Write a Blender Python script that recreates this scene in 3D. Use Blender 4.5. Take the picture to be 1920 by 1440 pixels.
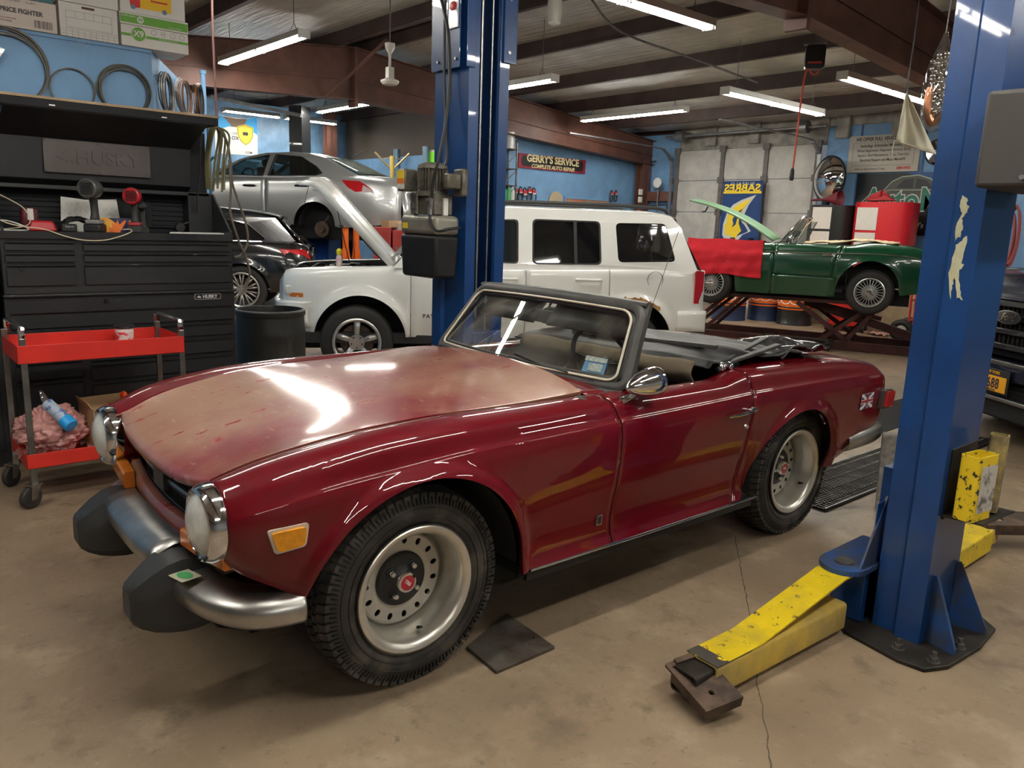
import bpy, math, random
import numpy as np
from math import sin, cos, pi, radians, sqrt, atan2
from mathutils import Vector, Matrix
from mathutils.geometry import tessellate_polygon
random.seed(7)
for _o in list(bpy.data.objects): bpy.data.objects.remove(_o)
SC = bpy.context.scene
COL = SC.collection

# ---------------------------------------------------------------- camera, world, exposure
CAM_H = 1.48875396; FPX = 1477.04408
def cam_axes(yaw, pitch, roll):
    f = Vector((cos(yaw)*cos(pitch), sin(yaw)*cos(pitch), -sin(pitch)))
    r = f.cross(Vector((0, 0, 1))).normalized(); u = r.cross(f)
    c, s = cos(roll), sin(roll)
    return c*r+s*u, -s*r+c*u, f
CR, CU, CF = cam_axes(0.855860640, 0.199638051, 0.0358263428)
cd = bpy.data.cameras.new('camera'); cam = bpy.data.objects.new('camera', cd); COL.objects.link(cam)
cd.sensor_width = 36; cd.sensor_fit = 'HORIZONTAL'; cd.lens = FPX/1920*36; cd.clip_start = .02; cd.clip_end = 200
cam.matrix_world = Matrix(((CR.x, CU.x, -CF.x, 0), (CR.y, CU.y, -CF.y, 0), (CR.z, CU.z, -CF.z, CAM_H), (0, 0, 0, 1)))
SC.camera = cam
SC.view_settings.view_transform = 'Standard'; SC.view_settings.look = 'None'
SC.view_settings.gamma = 1; SC.view_settings.exposure = 0.62; SC.view_settings.use_curve_mapping = False
w = bpy.data.worlds.new('world'); SC.world = w; w.use_nodes = True
w.node_tree.nodes['Background'].inputs[0].default_value = (.75, .8, .9, 1)
w.node_tree.nodes['Background'].inputs[1].default_value = .12
SC.cycles.max_bounces = 7; SC.cycles.diffuse_bounces = 4; SC.cycles.glossy_bounces = 4
SC.cycles.transmission_bounces = 6; SC.cycles.transparent_max_bounces = 8
SC.cycles.caustics_reflective = False; SC.cycles.caustics_refractive = False
SC.cycles.sample_clamp_indirect = 6
TUBE = 62.0   # emission of the fluorescent tubes

# measured directions from the photograph: a pixel (1920x1440) meets a real plane of the place
ORG = Vector((0, 0, CAM_H))
def ray(px, py): return CF*FPX + CR*(px-960) + CU*(720-py)
def FZ(px, py, z=0.):
    d = ray(px, py); return ORG + d*((z-CAM_H)/d.z)
def WX(px, py, X):
    d = ray(px, py); return ORG + d*(X/d.x)
def WY(px, py, Y):
    d = ray(px, py); return ORG + d*(Y/d.y)
def AT(px, py, dep): return ORG + ray(px, py)*(dep/FPX)

# ---------------------------------------------------------------- materials
MATS = {}
def mat(name, col, rough=.5, metal=0., coat=0., var=0., vscale=6., col2=None, bump=0., bscale=40., emit=None, es=0.,
        alpha=1., trans=0., ior=1.45, spec=.5, thr=(.4, .65), coat_r=.03):
    if name in MATS: return MATS[name]
    m = bpy.data.materials.new(name); m.use_nodes = True; nt = m.node_tree; N = nt.nodes; L = nt.links
    b = N['Principled BSDF']; I = b.inputs
    c4 = (*col, 1) if len(col) == 3 else col
    I['Base Color'].default_value = c4; I['Roughness'].default_value = rough; I['Metallic'].default_value = metal
    I['Coat Weight'].default_value = coat; I['Coat Roughness'].default_value = coat_r
    I['IOR'].default_value = ior; I['Specular IOR Level'].default_value = spec
    I['Transmission Weight'].default_value = trans; I['Alpha'].default_value = alpha
    if emit: I['Emission Color'].default_value = (*emit, 1); I['Emission Strength'].default_value = es
    if var or col2 or bump:
        tc = N.new('ShaderNodeTexCoord')
    if var or col2:
        n = N.new('ShaderNodeTexNoise'); n.inputs['Scale'].default_value = vscale; n.inputs['Detail'].default_value = 6
        n.inputs['Roughness'].default_value = .62
        L.new(tc.outputs['Object'], n.inputs['Vector'])
        cr = N.new('ShaderNodeValToRGB'); e = cr.color_ramp.elements
        c2 = (*col2, 1) if col2 else tuple(max(0, x*(1-var)) for x in c4[:3])+(1,)
        e[0].position = thr[0]; e[0].color = c2; e[1].position = thr[1]; e[1].color = c4
        L.new(n.outputs['Fac'], cr.inputs['Fac']); L.new(cr.outputs['Color'], I['Base Color'])
    if bump:
        n2 = N.new('ShaderNodeTexNoise'); n2.inputs['Scale'].default_value = bscale; n2.inputs['Detail'].default_value = 5
        L.new(tc.outputs['Object'], n2.inputs['Vector'])
        bp = N.new('ShaderNodeBump'); bp.inputs['Strength'].default_value = bump; bp.inputs['Distance'].default_value = .01
        L.new(n2.outputs['Fac'], bp.inputs['Height']); L.new(bp.outputs['Normal'], I['Normal'])
    MATS[name] = m
    return m

def lay(m, col, scale, lo, hi, vec=(1, 1, 1), detail=8, rough=None, seed=0.):
    """a second noise driven colour laid over the base colour of m (stains, dust, chipped paint)"""
    nt = m.node_tree; N = nt.nodes; L = nt.links; b = N['Principled BSDF']
    tc = N.new('ShaderNodeTexCoord'); mp = N.new('ShaderNodeMapping'); mp.inputs['Scale'].default_value = vec
    mp.inputs['Location'].default_value = (seed, seed*.7, seed*1.3)
    L.new(tc.outputs['Object'], mp.inputs['Vector'])
    n = N.new('ShaderNodeTexNoise'); n.inputs['Scale'].default_value = scale; n.inputs['Detail'].default_value = detail
    n.inputs['Roughness'].default_value = .65
    L.new(mp.outputs['Vector'], n.inputs['Vector'])
    r = N.new('ShaderNodeMapRange'); r.inputs['From Min'].default_value = lo; r.inputs['From Max'].default_value = hi
    L.new(n.outputs['Fac'], r.inputs['Value'])
    mx = N.new('ShaderNodeMix'); mx.data_type = 'RGBA'
    inp = b.inputs['Base Color']
    if inp.links: L.new(inp.links[0].from_socket, mx.inputs['A'])
    else: mx.inputs['A'].default_value = inp.default_value
    mx.inputs['B'].default_value = (*col, 1)
    L.new(r.outputs['Result'], mx.inputs['Factor']); L.new(mx.outputs['Result'], inp)
    if rough is not None:
        mr = N.new('ShaderNodeMix'); ri = b.inputs['Roughness']
        if ri.links: L.new(ri.links[0].from_socket, mr.inputs['A'])
        else: mr.inputs['A'].default_value = ri.default_value
        mr.inputs['B'].default_value = rough
        L.new(r.outputs['Result'], mr.inputs['Factor']); L.new(mr.outputs['Result'], ri)
        ci = b.inputs['Coat Weight']
        if ci.default_value > 0:
            mc = N.new('ShaderNodeMix'); mc.inputs['A'].default_value = ci.default_value; mc.inputs['B'].default_value = ci.default_value*.35
            L.new(r.outputs['Result'], mc.inputs['Factor']); L.new(mc.outputs['Result'], ci)
    return m

black = mat('black_plastic', (.012, .012, .013), .45)
rubber = mat('rubber', (.018, .018, .018), .75, bump=.15, bscale=60)
chrome = mat('chrome', (.78, .78, .80), .09, 1.)
steel = mat('steel', (.45, .45, .46), .35, 1., var=.3, vscale=14)
dull = mat('dull_metal', (.22, .21, .20), .5, .8, var=.4, vscale=10)
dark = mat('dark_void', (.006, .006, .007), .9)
white = mat('white_plastic', (.75, .74, .70), .5)
wire = mat('wire_black', (.02, .02, .02), .5)

# ---------------------------------------------------------------- mesh building
class MB:
    def __init__(s): s.v = []; s.f = []; s.mi = []
    def add(s, vs, fs, mi=0):
        o = len(s.v); s.v += [tuple(p) for p in vs]; s.f += [tuple(i+o for i in f) for f in fs]; s.mi += [mi]*len(fs); return s
    def box(s, x0, y0, z0, x1, y1, z1, mi=0):
        if x0 > x1: x0, x1 = x1, x0
        if y0 > y1: y0, y1 = y1, y0
        if z0 > z1: z0, z1 = z1, z0
        V = [(x0, y0, z0), (x1, y0, z0), (x1, y1, z0), (x0, y1, z0), (x0, y0, z1), (x1, y0, z1), (x1, y1, z1), (x0, y1, z1)]
        return s.add(V, [(0, 3, 2, 1), (4, 5, 6, 7), (0, 1, 5, 4), (1, 2, 6, 5), (2, 3, 7, 6), (3, 0, 4, 7)], mi)
    def hexa(s, V, mi=0):
        return s.add(V, [(0, 3, 2, 1), (4, 5, 6, 7), (0, 1, 5, 4), (1, 2, 6, 5), (2, 3, 7, 6), (3, 0, 4, 7)], mi)
    def bar(s, p0, p1, w, h, up=(0, 0, 1), mi=0):
        p0 = Vector(p0); p1 = Vector(p1); d = (p1-p0).normalized(); sd = d.cross(Vector(up))
        if sd.length < 1e-4: sd = d.cross(Vector((1, 0, 0)))
        sd.normalize(); u = sd.cross(d)
        V = []
        for p in (p0, p1):
            for a, b in ((-1, -1), (1, -1), (1, 1), (-1, 1)): V.append(p+sd*(a*w/2)+u*(b*h/2))
        return s.add(V, [(0, 1, 2, 3), (7, 6, 5, 4), (0, 4, 5, 1), (1, 5, 6, 2), (2, 6, 7, 3), (3, 7, 4, 0)], mi)
    def cyl(s, p0, p1, r0, r1=None, n=20, mi=0):
        r1 = r0 if r1 is None else r1; p0 = Vector(p0); p1 = Vector(p1)
        return s.lathe([(0, 0), (r0, 0), (r1, (p1-p0).length), (0, (p1-p0).length)], p0, p1-p0, n, mi=mi)
    def lathe(s, prof, o=(0, 0, 0), ax=(0, 0, 1), n=40, mi=0, a0=0., a1=2*pi):
        o = Vector(o); ax = Vector(ax).normalized(); u = ax.orthogonal().normalized()
        if abs(ax.z) < .9: u = ax.cross(Vector((0, 0, 1))).normalized()
        v = ax.cross(u); full = abs(a1-a0-2*pi) < 1e-6; k = n if full else n+1
        V = []; idx = []
        for r, h in prof:
            if r < 1e-7: V.append(o+ax*h); idx.append([len(V)-1]*k)
            else:
                row = []
                for i in range(k):
                    t = a0+(a1-a0)*i/n; V.append(o+ax*h+u*(r*cos(t))+v*(r*sin(t))); row.append(len(V)-1)
                idx.append(row)
        F = []
        for j in range(len(prof)-1):
            for i in range(n):
                i2 = (i+1) % k
                q = [idx[j][i], idx[j][i2], idx[j+1][i2], idx[j+1][i]]
                q2 = [x for n_, x in enumerate(q) if x != q[n_-1]]
                if len(q2) > 2: F.append(tuple(q2))
        return s.add(V, F, mi)
    def tube(s, pts, r, n=8, closed=False, mi=0, flat=1., caps=True):
        P = [Vector(p) for p in pts]; m = len(P); rr = r if isinstance(r, (list, tuple)) else [r]*m
        V = []; T = []
        for i in range(m):
            a = P[(i-1) % m] if (closed or i > 0) else P[i]; b = P[(i+1) % m] if (closed or i < m-1) else P[i]
            T.append((b-a).normalized())
        nrm = T[0].cross(Vector((0, 0, 1)))
        if nrm.length < 1e-3: nrm = T[0].cross(Vector((1, 0, 0)))
        nrm.normalize()
        for i in range(m):
            nrm = nrm-T[i]*nrm.dot(T[i])
            nrm.normalize(); bn = T[i].cross(nrm)
            for k in range(n):
                t = 2*pi*k/n; V.append(P[i]+nrm*(cos(t)*rr[i])+bn*(sin(t)*rr[i]*flat))
        F = []
        for i in range(m if closed else m-1):
            j = (i+1) % m
            for k in range(n):
                F.append((i*n+k, i*n+(k+1) % n, j*n+(k+1) % n, j*n+k))
        if not closed and caps: F.append(tuple(range(n))[::-1]); F.append(tuple((m-1)*n+k for k in range(n)))
        return s.add(V, F, mi)
    def grid(s, G, mi=0, flip=False):
        h = len(G); w_ = len(G[0]); V = [p for r in G for p in r]; F = []
        for i in range(h-1):
            for j in range(w_-1):
                q = (i*w_+j, i*w_+j+1, (i+1)*w_+j+1, (i+1)*w_+j); F.append(q[::-1] if flip else q)
        return s.add(V, F, mi)
    def poly(s, outer, holes=(), fn=None, th=(0, 0, 0), mi=0):
        """flat outline with holes; fn maps (u,v)->point; extruded by vector th"""
        loops = [outer]+list(holes); fn = fn or (lambda u, v: (u, v, 0))
        flat = [p for l in loops for p in l]
        tri = tessellate_polygon([[Vector((p[0], p[1], 0)) for p in l] for l in loops])
        V = [Vector(fn(*p)) for p in flat]; n = len(V); F = [tuple(t) for t in tri]; th = Vector(th)
        if th.length > 0:
            V += [p+th for p in V]; F += [tuple(i+n for i in reversed(t)) for t in tri]; o = 0
            for l in loops:
                k = len(l)
                for i in range(k): F.append((o+i, o+(i+1) % k, o+(i+1) % k+n, o+i+n))
                o += k
        return s.add(V, F, mi)
    def sphere(s, c, r, n=16, sc=(1, 1, 1), mi=0):
        prof = [(r*sin(pi*i/n), -r*cos(pi*i/n)) for i in range(n+1)]; prof[0] = (0, -r); prof[-1] = (0, r)
        o = len(s.v); s.lathe(prof, (0, 0, 0), (0, 0, 1), n*2, mi)
        for i in range(o, len(s.v)):
            p = s.v[i]; s.v[i] = (c[0]+p[0]*sc[0], c[1]+p[1]*sc[1], c[2]+p[2]*sc[2])
        return s
    def xf(s, M, start=0):
        for i in range(start, len(s.v)): s.v[i] = tuple(M @ Vector(s.v[i]))
        return s
    def build(s, name, m, parent=None, ang=35, bev=0., bseg=2, loc=None, solid=0.):
        me = bpy.data.meshes.new(name); me.from_pydata(s.v, [], s.f)
        for x in (m if isinstance(m, (list, tuple)) else [m]): me.materials.append(x)
        me.polygons.foreach_set('material_index', s.mi)
        me.validate(); 
        import bmesh
        bm = bmesh.new(); bm.from_mesh(me); bmesh.ops.recalc_face_normals(bm, faces=bm.faces); bm.to_mesh(me); bm.free()
        if ang: me.shade_smooth(); me.set_sharp_from_angle(angle=radians(ang))
        o = bpy.data.objects.new(name, me); COL.objects.link(o)
        if parent: o.parent = parent
        if loc is not None: o.location = loc
        if solid:
            md = o.modifiers.new('s', 'SOLIDIFY'); md.thickness = solid; md.offset = 0
        if bev:
            md = o.modifiers.new('b', 'BEVEL'); md.width = bev; md.segments = bseg; md.limit_method = 'ANGLE'; md.angle_limit = radians(40)
            md.harden_normals = False
        return o

def tag(o, label=None, cat=None, group=None, kind=None):
    if label: o['label'] = label
    if cat: o['category'] = cat
    if group: o['group'] = group
    if kind: o['kind'] = kind
    return o
def empty(name, loc=(0, 0, 0), rz=0., label=None, cat=None, group=None):
    o = bpy.data.objects.new(name, None); COL.objects.link(o); o.location = loc; o.rotation_euler = (0, 0, rz)
    o.empty_display_size = .1
    return tag(o, label, cat, group)
def copy_tree(o, parent=None):
    c = o.copy(); COL.objects.link(c)
    if parent: c.parent = parent
    for ch in [x for x in bpy.data.objects if x.parent == o and x is not c]: copy_tree(ch, c)
    return c
def struct(mb, name, m, **k): return tag(mb.build(name, m, **k), kind='structure')

def text(body, size, m, name='lettering', parent=None, org=(0, 0, 0), u=(1, 0, 0), v=(0, 0, 1), ext=.0015, align='CENTER', bold=0., sx=1., shear=0., space=1., label=None):
    """lettering as a mesh: u = reading direction, v = up"""
    c = bpy.data.curves.new('t', 'FONT'); c.body = body; c.size = size; c.extrude = ext; c.align_x = align; c.align_y = 'CENTER'
    c.offset = bold; c.shear = shear; c.space_character = space; c.resolution_u = 3
    t = bpy.data.objects.new('t', c); COL.objects.link(t)
    dg = bpy.context.evaluated_depsgraph_get(); me = bpy.data.meshes.new_from_object(t.evaluated_get(dg))
    bpy.data.objects.remove(t); bpy.data.curves.remove(c)
    u = Vector(u).normalized(); v = Vector(v).normalized(); n = u.cross(v)
    M = Matrix(((u.x, v.x, n.x, org[0]), (u.y, v.y, n.y, org[1]), (u.z, v.z, n.z, org[2]), (0, 0, 0, 1)))
    me.transform(M @ Matrix.Diagonal((sx, 1, 1, 1))); me.materials.clear(); me.materials.append(m); me.name = name
    o = bpy.data.objects.new(name, me); COL.objects.link(o)
    if parent: o.parent = parent
    return o

class Crv:
    """smooth monotone curve through samples"""
    def __init__(s, pts):
        s.x = [float(p[0]) for p in pts]; s.y = [float(p[1]) for p in pts]; n = len(s.x)
        d = [(s.y[i+1]-s.y[i])/(s.x[i+1]-s.x[i]) for i in range(n-1)]
        m = [d[0]]+[(0 if d[i-1]*d[i] <= 0 else 2*d[i-1]*d[i]/(d[i-1]+d[i])) for i in range(1, n-1)]+[d[-1]]
        s.m = m
    def __call__(s, t):
        x = s.x
        if t <= x[0]: return s.y[0]
        if t >= x[-1]: return s.y[-1]
        i = max(j for j in range(len(x)-1) if x[j] <= t); h = x[i+1]-x[i]; q = (t-x[i])/h
        return (2*q**3-3*q*q+1)*s.y[i]+(q**3-2*q*q+q)*h*s.m[i]+(3*q*q-2*q**3)*s.y[i+1]+(q**3-q*q)*h*s.m[i+1]

class Shell:
    """half body surface: stations along a, K key points (b,z) from top inner edge down to the sill; arches cut it"""
    def __init__(s, A, keys, arches=(), flare=.016, fw=.035):
        s.K = len(keys); s.cb = [Crv(list(zip(A, k[0]))) for k in keys]; s.cz = [Crv(list(zip(A, k[1]))) for k in keys]
        s.ar = arches; s.fl = flare; s.fw = fw; s.cache = {}
    def keys(s, a):
        k = round(a, 5)
        if k not in s.cache: s.cache[k] = [(s.cb[i](a), s.cz[i](a)) for i in range(s.K)]
        return s.cache[k]
    def S(s, a, t, flare=True):
        k = s.keys(a); n = s.K-1; x = min(max(t, 0), 1)*n; i = min(int(x), n-1); q = x-i
        p0 = k[max(i-1, 0)]; p1 = k[i]; p2 = k[i+1]; p3 = k[min(i+2, n)]
        # tangents limited by the shorter neighbour so close keys make a crease
        def tg(a_, b_, c_):
            l1 = sqrt((b_[0]-a_[0])**2+(b_[1]-a_[1])**2)+1e-6; l2 = sqrt((c_[0]-b_[0])**2+(c_[1]-b_[1])**2)+1e-6
            return ((b_[0]-a_[0])/l1+(c_[0]-b_[0])/l2, (b_[1]-a_[1])/l1+(c_[1]-b_[1])/l2)
        L = sqrt((p2[0]-p1[0])**2+(p2[1]-p1[1])**2)
        t1 = tg(p0, p1, p2) if i > 0 else ((p2[0]-p1[0])/(L+1e-6)*2, (p2[1]-p1[1])/(L+1e-6)*2)
        t2 = tg(p1, p2, p3) if i+2 <= n else ((p2[0]-p1[0])/(L+1e-6)*2, (p2[1]-p1[1])/(L+1e-6)*2)
        h = [2*q**3-3*q*q+1, q**3-2*q*q+q, 3*q*q-2*q**3, q**3-q*q]
        b, z = [h[0]*p1[j]+h[1]*t1[j]*L*.5+h[2]*p2[j]+h[3]*t2[j]*L*.5 for j in (0, 1)]
        if flare and s.fl:
            for (aw, zc, R) in s.ar:
                d = sqrt((a-aw)**2+(z-zc)**2)
                if z > zc-.12 and abs(d-R) < 3*s.fw: b += s.fl*math.exp(-((d-R-.004)/s.fw)**2)*max(0., min(1., (k[4][1]+.002-z)/.028 if n == 7 else 1.))
        return b, z
    def tlim(s, a):
        zl = None
        for (aw, zc, R) in s.ar:
            if abs(a-aw) < R: zl = zc+sqrt(R*R-(a-aw)**2)
        if zl is None: return 1.
        lo, hi = 0., 1.
        if s.S(a, 1, False)[1] > zl: return 1.
        for _ in range(24):
            m = (lo+hi)/2
            if s.S(a, m, False)[1] > zl: lo = m
            else: hi = m
        return lo
    def panel(s, a0, a1, name, m, parent, side=1, t0=0., t1=1., rows=30, step=.02, ret=True, gapL=0, gapR=0, solid=0.002, both=False):
        """a0,a1: numbers or functions of t; side=+1 near (b>0 -> y<0)"""
        fa0 = a0 if callable(a0) else (lambda t: a0); fa1 = a1 if callable(a1) else (lambda t: a1)
        lo = fa0(.5); hi = fa1(.5); us = {0., 1.}
        n = max(2, int((hi-lo)/step)); us |= {i/n for i in range(n+1)}
        for (aw, zc, R) in s.ar:
            for k in range(41):
                a = aw+R*.99999*cos(pi*k/40)
                if lo < a < hi: us.add((a-lo)/(hi-lo))
        us = sorted(us); us = [u for i, u in enumerate(us) if i == 0 or u-us[i-1] > 5e-4]
        mb = MB()
        for sd in ((1, -1) if both else (side,)):
            G = []
            for u in us:
                te = min(t1, s.tlim(lo+(hi-lo)*u)); col = []
                for r in range(rows+1):
                    t = t0+(te-t0)*r/rows
                    a = fa0(t)*(1-u)+fa1(t)*u
                    b, z = s.S(a, t); col.append((a, -sd*b, z))
                if ret:
                    # folded edge, 22 mm inwards
                    a, y, z = col[-1]; dx = dz = 0
                    for (aw, zc, R) in s.ar:
                        if abs(a-aw) <= R: dx = (a-aw)/R*.004; dz = .004
                    col.append((a+dx, y+sd*.024, z+dz))
                G.append(col)
            mb.grid(G)
        return mb.build(name, m, parent, ang=42, solid=solid)

def rrect(x0, y0, x1, y1, r, n=5):
    P = []
    for cx, cy, a in ((x1-r, y0+r, -pi/2), (x1-r, y1-r, 0), (x0+r, y1-r, pi/2), (x0+r, y0+r, pi)):
        for i in range(n+1):
            t = a+pi/2*i/n; P.append((cx+r*cos(t), cy+r*sin(t)))
    return P
def circ(cx, cy, r, n=24): return [(cx+r*cos(2*pi*i/n), cy+r*sin(2*pi*i/n)) for i in range(n)]
def rpoly(P, r, n=4):
    """round the corners of a polygon"""
    out = []; m = len(P)
    for i in range(m):
        a = Vector(P[i-1]); b = Vector(P[i]); c = Vector(P[(i+1) % m])
        d1 = (a-b); d2 = (c-b); k = min(r, d1.length*.45, d2.length*.45); p = b+d1.normalized()*k; q = b+d2.normalized()*k
        for j in range(n+1):
            t = j/n; out.append(tuple(p*(1-t)**2+b*2*t*(1-t)+q*t*t))
    return out
def smooth_path(P, n=6, closed=False):
    P = [Vector(p) for p in P]; out = []; m = len(P)
    for i in range(m if closed else m-1):
        p0 = P[(i-1) % m] if closed or i > 0 else P[i]; p1 = P[i]; p2 = P[(i+1) % m]; p3 = P[(i+2) % m] if closed or i+2 < m else p2
        for j in range(n):
            t = j/n
            out.append(.5*((2*p1)+(p2-p0)*t+(2*p0-5*p1+4*p2-p3)*t*t+(-p0+3*p1-3*p2+p3)*t**3))
    if not closed: out.append(P[-1])
    return out
# ---------------------------------------------------------------- the room
def ztop(x): return 4.12-.1*abs(x-6.6)
m_floor = mat('concrete_floor', (.30, .220, .145), .45, col2=(.205, .148, .098), vscale=1.3, bump=.25, bscale=30, thr=(.35, .7))
lay(m_floor, (.37, .285, .195), 3.3, .52, .72, seed=3)
lay(m_floor, (.085, .065, .048), 1.7, .62, .80, rough=.3, seed=11)
lay(m_floor, (.13, .10, .07), 22, .60, .72, seed=5); lay(m_floor, (.16, .115, .075), 7, .56, .72, rough=.55, seed=14); lay(m_floor, (.40, .33, .25), 45, .66, .74, seed=21)
lay(m_floor, (.55, .50, .42), 60, .74, .76, seed=8)
_b = MB(); _b.box(-7, -7, -.2, 14.2, 24, 0); struct(_b, 'floor', m_floor, ang=0)
m_crack = mat('crack_fill', (.09, .07, .05), .8)
_b = MB()
cr = smooth_path([FZ(*p) for p in ((1452, 1470), (1440, 1400), (1428, 1320), (1418, 1270), (1405, 1150), (1396, 1100), (1388, 1060), (1378, 1005))], 8)
cr = [p+Vector((random.uniform(-.004, .004), random.uniform(-.004, .004), 0)) for p in cr]
for a, b in zip(cr, cr[1:]): _b.bar((a.x, a.y, .0005), (b.x, b.y, .0005), random.uniform(.003, .006), .0016)
struct(_b, 'trim_1', m_crack, ang=0)

m_vinyl = mat('ceiling_vinyl', (.60, .58, .53), .32, var=.25, vscale=2, bump=.0)
nt = m_vinyl.node_tree; tc = nt.nodes.new('ShaderNodeTexCoord'); mp = nt.nodes.new('ShaderNodeMapping'); mp.inputs['Scale'].default_value = (9, .8, 1)
mp.inputs['Rotation'].default_value = (0, 0, .25)
nz = nt.nodes.new('ShaderNodeTexNoise'); nz.inputs['Scale'].default_value = 1.6; nz.inputs['Detail'].default_value = 3
bp = nt.nodes.new('ShaderNodeBump'); bp.inputs['Strength'].default_value = .55; bp.inputs['Distance'].default_value = .06
nt.links.new(tc.outputs['Object'], mp.inputs['Vector']); nt.links.new(mp.outputs['Vector'], nz.inputs['Vector'])
nt.links.new(nz.outputs['Fac'], bp.inputs['Height']); nt.links.new(bp.outputs['Normal'], nt.nodes['Principled BSDF'].inputs['Normal'])
PUR = [-4.6, -2.4, -.2, 1.9, 3.95, 6.3, 6.9, 8.3, 9.85, 11.25, 12.7, 14.1]
G = []
xs = sorted({-7.}|{p+(q-p)*k/8 for p, q in zip([-7]+PUR, PUR) for k in range(9)})
for x in xs:
    i = max([j for j, p in enumerate([-7]+PUR) if p <= x+1e-6]); L_ = ([-7]+PUR); p = L_[i]; q = L_[min(i+1, len(L_)-1)]
    s = 0 if q == p else sin(pi*(x-p)/(q-p))
    G.append([(x, y, ztop(x)+.235-.05*s*(1+.3*sin(y*1.7+x))) for y in np.arange(-7, 24.1, .5)])
_b = MB(); _b.grid(G); struct(_b, 'ceiling', m_vinyl, solid=.03)

m_steel = mat('red_oxide_steel', (.155, .068, .050), .55, var=.35, vscale=3)
m_steel2 = mat('purlin_steel', (.085, .050, .044), .55, var=.35, vscale=3)
n_t = 2
for x in PUR:
    _b = MB(); z = ztop(x); w_ = .07
    _b.box(x-.003, -7, z, x+.003, 24, z+.22); _b.box(x-w_, -7, z, x, 24, z+.004); _b.box(x, -7, z+.216, x+w_, 24, z+.22)
    _b.box(x-w_, -7, z, x-w_+.003, 24, z+.02)
    struct(_b, 'trim_%d' % n_t, m_steel2, ang=0); n_t += 1
def rafter(Y, x0=-7., x1=14.):
    _b = MB(); xs = [x0, 0, 3, 6.6, 9, 11.5, x1]
    def zb(x): return 3.33-.062*abs(x-6.6) if x > 6.6 else 3.33-.045*(6.6-x)
    for a, b in zip(xs, xs[1:]):
        for (t0, t1, hw) in ((0, .012, .10), (-1, 0, .10), (None, None, .005)):
            if t0 is None: za0, za1, zb0, zb1 = zb(a), ztop(a), zb(b), ztop(b)
            elif t0 == 0: za0, za1, zb0, zb1 = zb(a), zb(a)+.012, zb(b), zb(b)+.012
            else: za0, za1, zb0, zb1 = ztop(a)-.012, ztop(a), ztop(b)-.012, ztop(b)
            _b.hexa([(a, Y-hw, za0), (b, Y-hw, zb0), (b, Y+hw, zb0), (a, Y+hw, za0), (a, Y-hw, za1), (b, Y-hw, zb1), (b, Y+hw, zb1), (a, Y+hw, za1)])
        # horizontal seam in the web
        m0 = (zb(a)*.6+ztop(a)*.4); m1 = (zb(b)*.6+ztop(b)*.4)
        _b.hexa([(a, Y-.03, m0-.008), (b, Y-.03, m1-.008), (b, Y, m1-.008), (a, Y, m0-.008), (a, Y-.03, m0+.008), (b, Y-.03, m1+.008), (b, Y, m1+.008), (a, Y, m0+.008)])
    for x in (6.6,): _b.box(x-.03, Y-.11, zb(x)-.1, x+.03, Y+.11, ztop(x))
    return _b, zb
_b, zbf = rafter(11.7)
# ridge brace from the rafter bottom flange up to a purlin, on the camera side
_b.bar((6.1, 11.6, 3.32), (6.6, 10.7, 4.1), .07, .02)
struct(_b, 'trim_%d' % n_t, m_steel, ang=0); n_t += 1
_b, _ = rafter(4.0, x1=14.)
struct(_b, 'trim_%d' % n_t, m_steel, ang=0); n_t += 1
# columns in the corner and far bay
for (x, y, z) in ((13.8, 11.75, 3.0), (9.2, 17.4, 3.9)):
    _b = MB(); _b.box(x-.13, y-.1, 0, x+.13, y-.088, z); _b.box(x-.13, y+.088, 0, x+.13, y+.1, z); _b.box(x-.006, y-.1, 0, x+.006, y+.1, z)
    struct(_b, 'trim_%d' % n_t, m_steel, ang=0); n_t += 1

m_blue = mat('blue_wall_paint', (.19, .37, .62), .55, var=.18, vscale=2.2, bump=.05, bscale=12)
lay(m_blue, (.25, .42, .62), 5, .58, .75, seed=2)
m_bluepl = mat('blue_plastic_sheet', (.20, .36, .56), .35, var=.3, vscale=3)
nt = m_bluepl.node_tree; tc = nt.nodes.new('ShaderNodeTexCoord'); mp = nt.nodes.new('ShaderNodeMapping'); mp.inputs['Scale'].default_value = (6, 6, .5)
nz = nt.nodes.new('ShaderNodeTexNoise'); nz.inputs['Scale'].default_value = 2; bp = nt.nodes.new('ShaderNodeBump'); bp.inputs['Strength'].default_value = .5; bp.inputs['Distance'].default_value = .05
nt.links.new(tc.outputs['Object'], mp.inputs['Vector']); nt.links.new(mp.outputs['Vector'], nz.inputs['Vector'])
nt.links.new(nz.outputs['Fac'], bp.inputs['Height']); nt.links.new(bp.outputs['Normal'], nt.nodes['Principled BSDF'].inputs['Normal'])
m_insul = mat('wall_insulation', (.36, .34, .30), .5, var=.5, vscale=3, bump=.6, bscale=6)
# sign wall (left back), Y = 12
_b = MB(); _b.box(9.75, 12, 0, 14, 12.12, 3.42); struct(_b, 'wall_left', m_blue, ang=0)
# partition behind the silver car, facing -X
_b = MB(); _b.box(9.75, 12.12, 0, 9.87, 17.9, 2.86); struct(_b, 'wall_partition', m_blue, ang=0)
_b = MB(); _b.box(9.9, 12.12, 2.86, 10.1, 17.9, 4.0); struct(_b, 'trim_%d' % n_t, mat('dark_loft', (.10, .08, .065), .8), ang=0); n_t += 1
# far bay wall
_b = MB(); _b.box(-7, 18, 0, 14, 18.15, 3.95); struct(_b, 'wall_far', m_bluepl, ang=0)
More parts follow.
